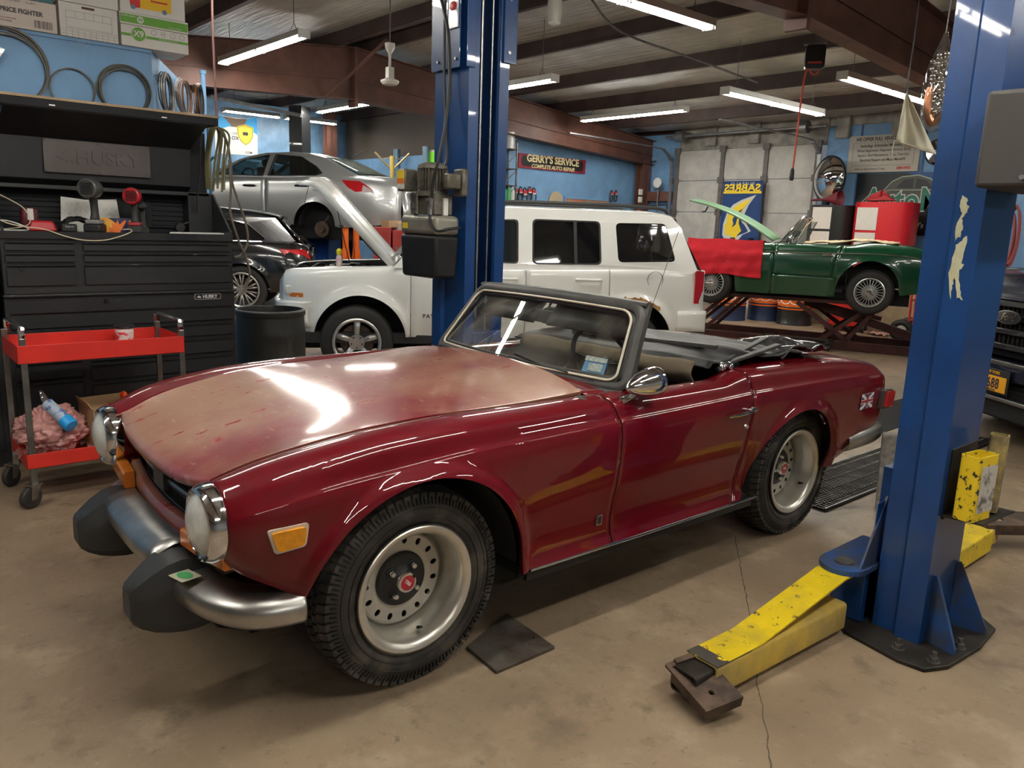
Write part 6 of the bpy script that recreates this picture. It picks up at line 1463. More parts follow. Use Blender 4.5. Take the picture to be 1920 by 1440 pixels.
_b = MB(); _b.lathe([(0, .0), (.028, 0), (.03, .02), (.03, .12), (.02, .145)], n=24); _b.build('can_body', mat('can_pink', (.60, .25, .28), .4, col2=(.7, .62, .6), vscale=20), sp)
_b = MB(); _b.lathe([(0, .21), (.014, .205), (.028, .185), (.024, .15), (.016, .145)], n=20); _b.build('can_cap', mat('cap_yellow', (.75, .62, .02), .4), sp)

# ---- green convertible on the mid-rise lift
LZ = .509
m_brg = mat('racing_green_paint', (.003, .055, .022), .25, coat=1., coat_r=.03); m_brg2 = mat('hood_underside_green', (.15, .28, .16), .5, coat=.3)
mg = empty('convertible_car', (9.882, 6.82, LZ), radians(-66.95), 'dark green classic convertible with wire wheels, raised on a lift with its bonnet up', 'car')
AM = [-.62, -.5, -.2, .2, .72, 1.1, 1.6, 2.0, 2.4, 2.62, 2.72]
KM = [([.30, .40, .45, .48, .50, .52, .52, .50, .46, .42, .40], [.55, .70, .80, .84, .855, .83, .83, .90, .88, .82, .76]),
      ([.45, .50, .53, .55, .56, .575, .575, .56, .54, .50, .47], [.55, .70, .80, .85, .865, .86, .86, .905, .88, .82, .75]),
      ([.52, .57, .60, .61, .615, .62, .62, .62, .60, .57, .53], [.52, .65, .76, .815, .835, .84, .84, .855, .84, .78, .70]),
      ([.55, .60, .635, .645, .65, .655, .655, .655, .64, .61, .56], [.48, .60, .70, .745, .755, .76, .77, .78, .77, .72, .65]),
      ([.555, .61, .64, .655, .66, .665, .665, .665, .65, .62, .57], [.44, .56, .685, .73, .74, .745, .755, .765, .755, .70, .62]),
      ([.55, .61, .65, .665, .675, .68, .68, .68, .66, .63, .58], [.38, .45, .52, .52, .52, .52, .52, .53, .54, .54, .52]),
      ([.48, .56, .60, .62, .625, .625, .625, .625, .62, .60, .56], [.30, .28, .22, .19, .19, .20, .20, .22, .27, .31, .36])]
SM = Shell(AM, KM, arches=((.0, .30, .33), (2.04, .34, .345)), flare=.018, fw=.035)
for s_ in (1, -1):
    SM.panel(-.62, .812, 'front_wing', m_brg, mg, side=s_, rows=28, step=.05); md_ = SM.panel(lambda t: .817, lambda t: 1.64-.18*max(0, t-.4), 'door', m_brg, mg, side=s_, rows=28, step=.05, t1=.86); SM.panel(lambda t: 1.645-.18*max(0, t-.4), 2.72, 'rear_wing', m_brg, mg, side=s_, rows=28, step=.05)
    SM.panel(.80, 1.62, 'sill', m_brg, mg, side=s_, t0=.865, rows=6, step=.1)
    _b = MB(); _b.tube([Vector((a, -s_*(SM.keys(a)[3][0]+.010), SM.keys(a)[3][1]-.006)) for a in np.linspace(-.4, 2.6, 31)], .005, 5); _b.build('side_trim', chrome, mg)
G = [[(a, b*SM.keys(a)[0][0], SM.keys(a)[0][1]+.02*(1-b*b)) for b in np.linspace(-1, 1, 9)] for a in np.linspace(1.75, 2.72, 9)]; cross(G, 'boot_lid', m_brg, mg)
G = [[(a, b*SM.keys(a)[0][0], SM.keys(a)[0][1]+.02*(1-b*b)) for b in np.linspace(-1, 1, 9)] for a in np.linspace(.70, .90, 4)]; cross(G, 'scuttle', m_brg, mg)
G = [[(2.72, b*.5, z) for b in (-1, 0, 1)] for z in (.36, .55, .76)]; cross(G, 'tail_panel', m_brg, mg); G = [[(-.62, b*.5, z) for b in (-1, 0, 1)] for z in (.3, .45, .56)]; cross(G, 'nose_panel', m_brg, mg)
m_bisc = mat('biscuit_vinyl', (.55, .42, .26), .55)
_b = MB(); _b.box(.95, -.52, .25, 1.7, .52, .30); _b.box(.93, -.52, .3, .95, .52, .82); _b.box(1.72, -.52, .3, 1.74, .52, .84); _b.build('cockpit_tub', m_int, mg, ang=0)
G = []
for a in np.linspace(1.15, 2.30, 14): G.append([(a, b*.555, .875+.03*sin(pi*(a-1.15)/1.15)+.012*sin(a*20+b*7)+.01*(1-b*b)+.03*(a > 1.75)) for b in np.linspace(-1, 1, 11)])
_b = MB(); _b.grid(G); _b.build('tonneau_cover', m_bisc, mg, solid=.012, ang=60)
# raised bonnet
_b = MB(); h0 = Vector((.76, 0, .885)); d_ = (Vector((-.40, 0, 1.43))-h0).normalized(); n_ = Vector((-d_.z, 0, d_.x)); n_ = n_ if n_.z > 0 else -n_; L_ = 1.30
G = [[h0+d_*(s*L_)+n_*(.035*(1-b*b)+.06*sin(pi*min(1, s*1.02))-.04*s**4)+Vector((0, b*(.50-.06*s), 0)) for b in np.linspace(-1, 1, 13)] for s in np.linspace(0, 1, 13)]
_b.grid(G); bo = _b.build('bonnet', m_brg2, mg, ang=50, solid=.02)
_b = MB(); _b.tube([(-.02, -.42, .80), h0+d_*.9+Vector((0, -.40, .02))], .006, 5); _b.build('prop_rod', dull, bo)
_b = MB(); q = h0+d_*1.12-n_*.03; _b.tube([q, q-n_*.08, q-n_*.10+d_*.04], .012, 6); _b.build('bonnet_catch', black, bo)
_b = MB(); _b.box(-.45, -.42, .55, .68, .42, .78); 
_b.build('engine_bay', m_clad, mg, ang=0)
for i in range(6):
    _b = MB(); x = -.2+.12*i; _b.cyl((x, -.2+.05*(i % 3), .78), (x, -.2+.05*(i % 3), .88+.03*(i % 2)), .035, n=14); _b.build('engine_part', [dull, m_cast, black][i % 3], mg)
# windscreen
wf = lambda b, v: Vector((.86+.27*v-.05*(1-b*b), b*(.56-.05*v), .875+.345*v))
_b = MB(); P = [wf(b, 0) for b in np.linspace(-1, 1, 9)]+[wf(1, .5)]+[wf(b, 1) for b in np.linspace(1, -1, 9)]+[wf(-1, .5)]; _b.tube(P, .013, 8, closed=True); _b.build('windscreen_frame', chrome, mg)
_b = MB(); _b.grid([[wf(b, v) for b in np.linspace(-.98, .98, 9)] for v in (0.02, .5, .98)]); _b.build('windscreen_glass', thin_glass('screen_clear', (.85, .88, .86), .1), mg)
for s_ in (1, -1):
    _b = MB(); _b.tube([(.93, -s_*.585, .87), (1.10, -s_*.55, 1.18), (1.19, -s_*.56, 1.17), (1.06, -s_*.585, .87)], .009, 6, closed=True); _b.build('quarter_light_frame', chrome, mg)
    _b = MB(); _b.poly([(.94, .875), (1.10, 1.17), (1.18, 1.165), (1.055, .875)], fn=lambda u, v: (u, -s_*(.585-.1*(v-.87)), v), th=(0, .003, 0)); _b.build('quarter_light_glass', thin_glass('quarter_clear', (.8, .83, .82), .15), mg)
_b = MB(); _b.lathe([(0, -.03), (.03, -.025), (.045, 0), (.045, .01), (0, .012)], (1.02, -.70, .93), (1, -.2, .1), 20); _b.tube([(.98, -.64, .86), (1.0, -.69, .92)], .008, 6); _b.build('door_mirror', chrome, mg)
_b = MB(); _b.tube([(1.42, -.70, .735), (1.50, -.712, .74), (1.56, -.70, .735)], .010, 8); _b.build('door_handle', chrome, md_)
_b = MB(); _b.box(-.5, -.45, .12, 2.5, .45, .28); _b.build('underbody', dark, mg, ang=0)
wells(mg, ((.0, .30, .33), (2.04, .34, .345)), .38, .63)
for a, b in ((0, .58), (2.03, .58), (0, -.58), (2.03, -.58)): wire_wheel(mg, a, b, .285)
# red fender cover draped over its wing
m_towel = mat('red_towel', (.72, .018, .035), .8, bump=.35, bscale=50, var=.15, vscale=5)
cm, sm_ = cos(radians(-66.95)), sin(radians(-66.95))
def mw(a, b, z): return Vector((9.882+a*cm+b*sm_, 6.82+a*sm_-b*cm, LZ+z))
_b = MB(); G = []
for a in np.linspace(-.36, .665, 30):
    row = []
    top = SM.keys(a)[1]; 
    for k in range(26):
        v = k/25
        if v < .2: b = .42+(.60-.42)*v/.2; z = .885-.02*(1-v/.2)
        else:
            q = (v-.2)/.8; L_ = .44-.03*a-.0*q; b = .64+.055*min(1, q*3)+.010*sin(a*17+q*2)*q; z = .885-.02*min(1, q*6)-q*(L_+.05*(a+.36))
        row.append(mw(a+.05*max(0, v-.2)*(.3 if a > .5 else .1), b+.012*sin(a*31+v*9)*v+.008*sin(v*23+a*5)*v, z+.006*sin(a*11)+.012*sin(a*7)*v))
    G.append(row)
_b.grid(G); o = _b.build('fender_cover', m_towel, ang=60, solid=.008); tag(o, 'bright red cloth draped over the front wing of the green convertible', 'cloth')
# mid-rise frame lift beneath it
m_lred = mat('dark_red_frame', (.07, .018, .015), .5, .3, var=.5, vscale=6)
sl = empty('scissor_lift', (10.4, 5.8, 0), 0, 'dark red steel parallelogram lift frame under the green convertible', 'vehicle lift')
def S_(mb): return mb.xf(Matrix.Translation((-10.4, -5.8, 0)))
gd = lambda a, b, z: mw(a, b, z-LZ)
for b in (.46, -.46):
    _b = MB(); _b.bar(gd(-.15, b, .635), gd(2.0, b, .635), .07, .045); S_(_b).build('upper_rail', m_lred, sl, ang=0)
    _b = MB(); _b.bar(gd(-.5, b, .06), gd(3.4, b, .06), .09, .09); S_(_b).build('base_rail', m_lred, sl, ang=0)
    for (a0, a1) in ((.20, -.38), (.42, -.12)):
        _b = MB(); _b.bar(gd(a0, b*1.02, .62), gd(a1, b*1.02, .08), .05, .05); S_(_b).build('lift_link', m_lred, sl, ang=0)
    for (a0, z0, a1, z1) in ((1.15, .60, 1.9, .08), (1.95, .50, 1.45, .08), (2.1, .52, 1.75, .06)):
        _b = MB(); _b.bar(gd(a0, b*1.05, z0), gd(a1, b*1.05, z1), .055, .055); S_(_b).build('lift_link', m_lred, sl, ang=0)
_b = MB(); _b.bar(gd(1.2, 0, .58), gd(3.0, 0, .10), .10, .10); _b.bar(gd(1.25, .1, .60), gd(2.2, .1, .42), .05, .05); S_(_b).build('hydraulic_ram', m_lred, sl, ang=0)
_b = MB(); 
for a in (-.3, 1.5, 2.9): _b.bar(gd(a, -.46, .06), gd(a, .46, .06), .08, .06)
S_(_b).build('cross_member', m_lred, sl, ang=0)

# ---- silver sedan high on a lift in the far bay
SZ = .952
m_silv = mat('silver_car_paint', (.50, .51, .51), .32, .6, coat=.8)
vs = empty('sedan_car', (5.84, 15.67, SZ), radians(-56.86), 'silver sedan raised high on a lift in the far bay, rear wheel removed', 'car')
AV = [-.75, -.5, 0, .5, .9, 1.6, 2.3, 2.8, 3.3, 3.6, 3.75]
KV = [([.3, .40, .45, .50, .52, .52, .52, .50, .48, .44, .40], [.70, .85, .98, 1.06, 1.08, 1.09, 1.11, 1.15, 1.13, 1.10, 1.0]),
      ([.42, .52, .60, .66, .70, .71, .71, .66, .60, .54, .48], [.70, .84, .97, 1.05, 1.08, 1.09, 1.11, 1.14, 1.12, 1.08, .98]),
      ([.52, .62, .70, .76, .79, .80, .80, .77, .72, .64, .55], [.68, .80, .92, 1.0, 1.04, 1.05, 1.07, 1.08, 1.06, 1.02, .93]),
      ([.56, .68, .76, .80, .82, .82, .82, .81, .77, .68, .58], [.64, .74, .84, .90, .92, .93, .95, .96, .95, .92, .86]),
      ([.58, .70, .79, .82, .83, .83, .83, .83, .80, .70, .60], [.58, .64, .72, .76, .78, .79, .80, .80, .80, .78, .74]),
      ([.58, .70, .79, .815, .82, .82, .82, .82, .80, .71, .62], [.42, .45, .50, .52, .54, .54, .55, .56, .58, .60, .60]),
      ([.54, .66, .74, .77, .77, .77, .77, .77, .76, .68, .58], [.24, .24, .26, .28, .30, .30, .32, .34, .38, .42, .45])]
SV = Shell(AV, KV, arches=((-.15, .30, .35), (2.44, .36, .36)), flare=.012, fw=.04)
for s_ in (1, -1):
    for a0, a1, nm in ((-.75, .34, 'front_wing'), (.345, 1.50, 'front_door'), (1.505, lambda t: 2.36-.30*max(0, t-.25), 'rear_door'), (lambda t: 2.365-.30*max(0, t-.25), 3.75, 'quarter_panel')):
        SV.panel(a0, a1, nm, m_silv, vs, side=s_, rows=22, step=.08)
bfv = lambda a, z: .79-.52*max(0, z-1.08)-.10*max(0, a-2.2)
for s_ in (1, -1):
    H1 = rpoly([(.62, 1.115), (1.02, 1.34), (1.46, 1.425), (1.44, 1.105)], .02); H2 = rpoly([(1.55, 1.11), (1.60, 1.43), (2.05, 1.40), (2.34, 1.26), (2.46, 1.16), (2.36, 1.125)], .025)
    sheet([(.40, 1.08), (.95, 1.36), (1.3, 1.44), (1.7, 1.475), (2.1, 1.46), (2.5, 1.38), (3.05, 1.14), (2.5, 1.07), (1.5, 1.06)], [H1, H2], bfv, s_, 'cabin_side', m_silv, vs)
    pane(H1, bfv, s_, 'front_window', m_seethru, vs); pane(H2, bfv, s_, 'rear_window', m_seethru, vs)
    for Hh in (H1, H2):
        c = (sum(p[0] for p in Hh)/len(Hh), sum(p[1] for p in Hh)/len(Hh)); Ho = [(c[0]+(p[0]-c[0])*1.05, c[1]+(p[1]-c[1])*1.08) for p in Hh]
        _b = MB(); _b.poly(Ho, [Hh], fn=lambda u, v: (u, -s_*(bfv(u, v)+.004), v), th=(0, s_*.006, 0)); _b.build('window_trim', m_clad, vs, ang=0)
    _b = MB(); _b.tube([(1.12, -s_*.83, .94), (1.15, -s_*.85, .945), (1.30, -s_*.85, .945), (1.33, -s_*.83, .94)], .014, 6); _b.build('door_handle', m_clad, vs)
    _b = MB(); _b.tube([(2.05, -s_*.83, .955), (2.08, -s_*.85, .96), (2.24, -s_*.85, .96), (2.27, -s_*.83, .955)], .014, 6); _b.build('door_handle', m_clad, vs)
    P = rpoly([(2.85, 1.055), (3.15, 1.045), (3.34, .93), (3.40, .84), (3.10, .87), (2.95, .95)], .02)
    _b = MB(); _b.poly(P, fn=lambda u, v: (u, -s_*(SV.S(u, .55)[0]+.006), v), th=(0, s_*.02, 0)); tl = _b.build('tail_lamp', mat('lamp_red', (0, 0, 0)), vs)
    P = rpoly([(3.20, .99), (3.34, .92), (3.39, .85), (3.18, .87)], .015)
    _b = MB(); _b.poly(P, fn=lambda u, v: (u, -s_*(SV.S(u, .55)[0]+.009), v), th=(0, s_*.002, 0)); _b.build('lamp_clear', mat('lamp_pale', (.60, .50, .50), .3), tl)
G = [[(a, b*bb, z+.03*(1-b*b)) for b in np.linspace(-1, 1, 11)] for a, z, bb in ((.95, 1.36, .63), (1.15, 1.415, .61), (1.4, 1.46, .595), (1.8, 1.478, .585), (2.1, 1.462, .58), (2.45, 1.395, .59))]; cross(G, 'roof', m_silv, vs, .006)
G = [[(2.45+(3.05-2.45)*v+.10*(1-b*b), b*(.58+.02*v), 1.40-.24*v+.02*(1-b*b)) for b in np.linspace(-1, 1, 9)] for v in np.linspace(0, 1, 5)]; cross(G, 'rear_screen', mat('rear_glass', (.10, .115, .105), .04, spec=.8), vs)
G = [[(.40+(.95-.40)*v-.10*(1-b*b), b*(.74-.10*v), 1.09+.27*v) for b in np.linspace(-1, 1, 9)] for v in np.linspace(0, 1, 5)]; _b = MB(); _b.grid(G); _b.build('windscreen', m_seethru, vs)
G = [[(a, b*SV.keys(a)[0][0], SV.keys(a)[0][1]+.02*(1-b*b)) for b in np.linspace(-1, 1, 9)] for a in np.linspace(-.75, .45, 8)]; cross(G, 'bonnet', m_silv, vs)
G = [[(a, b*SV.keys(a)[0][0], SV.keys(a)[0][1]+.02*(1-b*b)) for b in np.linspace(-1, 1, 9)] for a in np.linspace(2.9, 3.75, 8)]; cross(G, 'boot_lid', m_silv, vs)
G = [[(3.75+.06*(1-b*b)+x, b*w_, z) for b in np.linspace(-1, 1, 9)] for x, w_, z in ((0, .42, 1.0), (-.03, .52, .88), (.0, .58, .74), (.04, .62, .66), (.04, .62, .56), (-.02, .58, .45))]; cross(G, 'tail_panel', m_silv, vs)
_b = MB(); _b.box(3.80, -.05, .80, 3.815, -.33, .92); _b.build('plate_frame', m_clad, vs, ang=0)
_b = MB(); _b.box(3.816, -.08, .82, 3.82, -.30, .90); _b.build('plate_blank', m_silv, vs, ang=0)
_b = MB(); _b.box(-.4, -.6, .15, 3.3, .6, .34); _b.box(.5, -.60, .34, 2.6, .60, .9); _b.build('underbody', dark, vs, ang=0)
_b = MB(); _b.box(1.05, -.60, .9, 1.25, -.15, 1.05); _b.box(1.18, -.55, 1.0, 1.30, -.2, 1.25); _b.box(1.9, -.55, .9, 2.4, .55, 1.06); _b.sphere((1.25, -.37, 1.31), .07, 8); _b.build('seat', m_int, vs, bev=.03)
_b = MB(); _b.tube([(.88+.05*sin(t), -.37+.17*cos(t), 1.08+.16*sin(t)) for t in [2*pi*i/20 for i in range(20)]], .014, 6, closed=True); _b.build('steering_wheel', black, vs)
_b = MB(); _b.box(.98, -.10, 1.33, 1.0, .10, 1.38); _b.build('rear_view_mirror', black, vs)
_b = MB(); _b.tube([(2.5, 0, 1.41), (2.85, 0, 1.58)], .006, 5); _b.build('aerial', black, vs)
wells(vs, ((-.15, .30, .35), (2.44, .36, .36)), .45, .79)
for s_ in (1, -1):
    _b = MB(); _b.cyl((2.42, -s_*.64, .30), (2.42, -s_*.68, .30), .125, n=32); _b.cyl((2.42, -s_*.60, .30), (2.42, -s_*.71, .30), .05, n=20); _b.build('brake_disc', m_disc, vs)
    _b = MB(); _b.tube([(2.40, -s_*.60, .36), (2.50, -s_*.58, .50), (2.48, -s_*.56, .70)], .025, 8); _b.bar((2.2, -s_*.55, .28), (2.45, -s_*.55, .30), .05, .06); _b.build('suspension', m_clad, vs)
vs.scale = (1.12, 1.12, 1.12)
spoke_wheel(vs, -.02, .72, .22, .30, .19, 5, w_=.18)

# ---- black suv behind the tool chest
m_blk = mat('black_car_paint', (.008, .008, .010), .2, coat=1.)
bs = empty('suv_car', (2.752, 14.061, 0), radians(-31), 'black suv with chrome window trim parked between the tool chest and the silver sedan', 'car')
AB = [-.6, 0, .8, 1.6, 2.5, 3.1, 3.5, 3.75, 3.88]
KB = [([.4, .5, .55, .6, .6, .58, .55, .50, .45], [.9, 1.0, 1.05, 1.06, 1.08, 1.12, 1.12, 1.08, 1.0]), ([.6, .7, .78, .80, .80, .78, .74, .66, .58], [.9, 1.0, 1.05, 1.06, 1.08, 1.11, 1.11, 1.07, .99]),
      ([.7, .8, .85, .88, .88, .87, .83, .74, .64], [.86, .95, 1.0, 1.02, 1.03, 1.05, 1.04, 1.0, .93]), ([.74, .85, .89, .92, .93, .93, .90, .80, .70], [.78, .85, .88, .90, .92, .93, .92, .88, .84]),
      ([.76, .87, .91, .94, .95, .95, .93, .84, .74], [.65, .70, .72, .74, .76, .78, .78, .76, .74]), ([.76, .87, .91, .93, .94, .94, .93, .85, .76], [.45, .48, .50, .50, .52, .54, .56, .58, .60]), ([.7, .80, .85, .87, .88, .88, .87, .80, .70], [.28, .28, .28, .28, .30, .32, .36, .42, .46])]
SB = Shell(AB, KB, arches=((0, .36, .40), (2.86, .36, .41)), flare=.02, fw=.05)
for s_ in (1, -1):
    SB.panel(-.6, 1.2, 'front_wing', m_blk, bs, side=s_, rows=20, step=.1); SB.panel(1.205, 2.3, 'rear_door', m_blk, bs, side=s_, rows=20, step=.1); SB.panel(2.305, 3.88, 'quarter_panel', m_blk, bs, side=s_, rows=20, step=.06)
    bfb = lambda a, z: .87-.42*max(0, z-1.06)-.1*max(0, a-2.8)
    HW = rpoly([(1.2, 1.10), (1.2, 1.44), (2.5, 1.44), (2.95, 1.36), (3.22, 1.14), (3.18, 1.10)], .03)
    sheet([(.6, 1.05), (1.0, 1.5), (2.4, 1.58), (3.0, 1.53), (3.35, 1.46), (3.65, 1.12), (3.5, 1.04)], [HW], bfb, s_, 'cabin_side', m_blk, bs); pane(HW, bfb, s_, 'side_window', m_priv, bs)
    _b = MB(); _b.tube([(u, -s_*(bfb(u, v)+.01), v) for u, v in HW], .011, 5, closed=True); _b.build('window_trim', chrome, bs)
    _b = MB(); _b.poly(rpoly([(3.42, 1.0), (3.80, 1.0), (3.87, .86), (3.55, .86)], .02), fn=lambda u, v: (u, -s_*(SB.S(u, .5)[0]+.006), v), th=(0, s_*.02, 0)); _b.build('tail_lamp', mat('lamp_red', (0, 0, 0)), bs)
G = [[(a, b*bb, z+.03*(1-b*b)) for b in np.linspace(-1, 1, 9)] for a, z, bb in ((.9, 1.46, .70), (1.5, 1.56, .66), (2.4, 1.585, .65), (3.0, 1.54, .65), (3.38, 1.48, .62), (3.42, 1.45, .60))]; cross(G, 'roof', m_blk, bs)
G = [[(3.38+.42*v+.05*(1-b*b), b*(.62+.02*v), 1.46-.44*v) for b in np.linspace(-1, 1, 7)] for v in (0, .5, 1)]; cross(G, 'tailgate_glass', m_priv, bs)
G = [[(3.88, b*.6, z) for b in (-1, 0, 1)] for z in (.46, .8, 1.02)]; cross(G, 'tailgate', m_blk, bs)
wells(bs, ((0, .36, .40), (2.86, .36, .41)), .5, .92)
for a, b in ((2.86, .83), (2.86, -.83), (0, .83)): spoke_wheel(bs, a, b, .37, .37, .26, 10, split=True, sw=.06, w_=.24)

# ---- dark pickup nose at the right
E0 = AT(1888, 595, 5.7); fdir = Vector((.559, .829, 0)); fn_ = Vector((-.829, .559, 0))
pk = empty('pickup_truck', (E0.x, E0.y, 0), atan2(.829, .559), 'dark blue pickup truck nose with black grille and oval badge, behind the right lift column', 'car')
# local x runs from the truck's badge towards its other side, local y = forward (outwards)
m_navy = mat('navy_truck_paint', (.012, .016, .035), .22, coat=1.)
_b = MB(); G = []
for x in np.linspace(-1.0, 1.0, 25):
    q = abs(x); G.append([(x, -1.7, 1.32-.04*q*q), (x, -.5, 1.28-.04*q*q), (x, -.12-.10*q*q, 1.21-.03*q*q), (x, -.05-.12*q*q, 1.13), (x, -.04-.12*q*q, 1.08)])
_b.grid(G); _b.build('bonnet', m_navy, pk, ang=50)
_b = MB(); _b.box(-1.0, -2.2, .45, -.96, -.2, 1.28); _b.box(.96, -2.2, .45, 1.0, -.2, 1.28); _b.build('wing', m_navy, pk, bev=.01)
_b = MB(); _b.box(-.70, -.16, .66, .70, -.10, 1.08); _b.build('grille_back', dark, pk, ang=0)
for z in (.74, .85, .955, 1.05):
    _b = MB(); _b.box(-.68, -.08-.0, z-.022, .68, -.03, z+.022); _b.build('grille_bar', mat('grille_black_gloss', (.02, .02, .022), .2, coat=.6), pk, bev=.008)
    _b = MB(); 
    for k in range(30): _b.box(-.66+k*.045, -.10, z+.024, -.655+k*.045, -.05, z+.078)
    _b.build('grille_mesh', m_clad, pk, ang=0)
zb = E0.z
_b = MB(); P = [(.125*cos(t), .052*sin(t)) for t in [2*pi*i/40 for i in range(40)]]; _b.poly(P, fn=lambda u, v: (u, -.02, zb+v), th=(0, .012, 0)); bdg = _b.build('oval_badge', mat('badge_dark', (.02, .02, .025), .2, coat=1), pk, bev=.002)
_b = MB(); P2 = [(.117*cos(t), .046*sin(t)) for t in [2*pi*i/40 for i in range(40)]]; P3 = [(.121*cos(t), .049*sin(t)) for t in [2*pi*i/40 for i in range(40)]]; _b.poly(P3, [P2], fn=lambda u, v: (u, -.007, zb+v), th=(0, .001, 0)); _b.build('badge_ring', chrome, bdg, ang=0)
text('Ford', .070, chrome, 'badge_lettering', bdg, (.0, -.006, zb), (-1, 0, 0), (0, 0, 1), .001, shear=.35, bold=.001)
_b = MB(); _b.box(-1.0, -.16, .50, 1.0, .02, .64); _b.build('front_bumper', m_navy, pk, bev=.03, bseg=3)
_b = MB(); _b.box(-.72, -.02, .615, .72, .035, .645); _b.box(-.7, -.02, .35, .7, .03, .38); _b.build('bumper_trim', mat('satin_bar', (0, 0, 0)), pk, bev=.006)
_b = MB(); _b.box(-.95, -.20, .20, .95, -.05, .50); _b.build('lower_valance', m_clad, pk, bev=.02)
_b = MB()
for k in range(4): _b.box(-.5, -.055, .40+.03*k, .5, -.04, .412+.03*k)
_b.build('lower_grille', m_clad, pk, ang=0)
for s_ in (-1, 1):
    _b = MB(); _b.box(s_*.72, -.22, .86, s_*.97, -.10, 1.06); _b.build('headlamp', m_lens, pk, bev=.02)
zp = AT(1872, 722, 5.6).z
_b = MB(); _b.box(-.17, .035, zp-.085, .17, .045, zp+.09); pf = _b.build('plate_frame', m_clad, pk, bev=.004)
_b = MB(); _b.box(-.152, .046, zp-.073, .152, .049, zp+.040); pl_ = _b.build('number_plate', mat('plate_amber', (.90, .42, .02), .45), pf, ang=0)
text('  688', .105, mat('plate_ink', (.02, .025, .06), .5), 'plate_number', pl_, (.0, .0505, zp-.018), (-1, 0, 0), (0, 0, 1), .001, bold=.0015, sx=.72, space=1.1)
text('NEW YORK', .03, mat('plate_amber', (0, 0, 0)), 'frame_lettering', pf, (.0, .0465, zp+.064), (-1, 0, 0), (0, 0, 1), .0008, bold=.0005)
text('EMPIRE STATE', .018, mat('plate_ink', (0, 0, 0)), 'plate_lettering', pl_, (.0, .0505, zp-.064), (-1, 0, 0), (0, 0, 1), .0008, bold=.0004)
for s_ in (-1, 1):
    e = empty('wheel'); e.parent = pk; e.location = (s_*.86, -.9, .38); e.rotation_euler = (0, 0, pi/2); _b = MB(); roundtyre(_b, .38, .24, .25); _b.cyl((0, -.1, 0), (0, .1, 0), .24, n=24); _b.build('tyre', m_tyre2, e, ang=30)
_b = MB(); _b.box(-.92, -2.2, .40, .92, -.3, .9); _b.build('underbody', dark, pk, ang=0)
# ---------------------------------------------------------------- signs, drums and the rest
m_signred = mat('sign_maroon', (.22, .012, .035), .5); m_signblk = mat('sign_black', (.012, .012, .012), .5); m_signcr = mat('sign_cream', (.80, .70, .40), .5)
a = WY(973, 285, 11.97); b = WY(1097, 328, 11.97); x0, x1 = a.x, b.x; z0, z1 = b.z+.02, a.z-.015; cx, cz = (x0+x1)/2, (z0+z1)/2
e = empty('shop_sign', (cx, 11.97, cz), 0, 'maroon and black painted board reading GERRY\'S SERVICE, high on the blue wall', 'sign')
w2_, h2_ = (x1-x0)/2, (z1-z0)/2
_b = MB(); _b.box(-w2_, 0, -h2_, w2_, .02, h2_); _b.build('sign_board', m_signred, e, ang=0)
_b = MB(); P = [(-w2_+.07, -h2_+.09), (-w2_+.11, -h2_+.04), (w2_-.11, -h2_+.04), (w2_-.07, -h2_+.09), (w2_-.07, h2_-.09), (w2_-.11, h2_-.04), (-w2_+.11, h2_-.04), (-w2_+.07, h2_-.09)]
_b.poly(P, fn=lambda u, v: (u, -.004, v), th=(0, .004, 0)); _b.build('sign_panel', m_signblk, e, ang=0)
text("GERRY'S SERVICE", .19, m_signcr, 'sign_lettering', e, (0, -.0065, .055), (1, 0, 0), (0, 0, 1), .002, bold=.006, sx=1.0)
text('COMPLETE AUTO REPAIR', .105, m_signcr, 'sign_lettering', e, (0, -.0065, -.085), (1, 0, 0), (0, 0, 1), .002, bold=.002, shear=.25)

m_belt = mat('belt_rubber', (.02, .02, .02), .6); m_sleeve = mat('belt_sleeve_red', (.50, .03, .04), .5); m_sleevew = mat('belt_sleeve_white', (.65, .62, .60), .5)
def belt(px, top, bot, w_, lab, grp='fan belts hanging on the blue wall'):
    t = WY(px, top, 11.93); bt = WY(px, bot, 11.93); h = t.z-bt.z; e = empty('drive_belt', (t.x, 11.93, bt.z), 0, lab, 'belt', grp)
    _b = MB(); _b.tube([(w_*sin(q)*(.6+.4*(1-cos(q))/2 if True else 1), 0, h/2+h/2*cos(q)) for q in [2*pi*i/24 for i in range(24)]], .016, 6, closed=True, flat=.6); _b.build('belt_loop', m_belt, e)
    _b = MB(); _b.box(-w_*.55, -.025, h*.60, w_*.55, .02, h*.86); _b.build('belt_sleeve', m_sleeve, e, ang=0, bev=.006)
    _b = MB(); _b.box(-w_*.5, -.027, h*.60, w_*.5, -.025, h*.68); _b.build('sleeve_band', m_sleevew, e, ang=0)
ORD = ['leftmost', 'second', 'third', 'fourth', 'fifth', 'sixth']
for i, (px, bt, w_) in enumerate(((958, 388, .10), (967, 378, .06), (976, 380, .07), (984, 387, .08), (993, 380, .08), (1001, 383, .08))): belt(px, 350+(i % 2)*2, bt, w_, '%s red-sleeved fan belt in the row below the shop sign' % ORD[i])
belt(1147, 357, 378, .055, 'left of the two fan belts hanging apart at the right'); belt(1155, 357, 378, .055, 'right of the two fan belts hanging apart at the right')
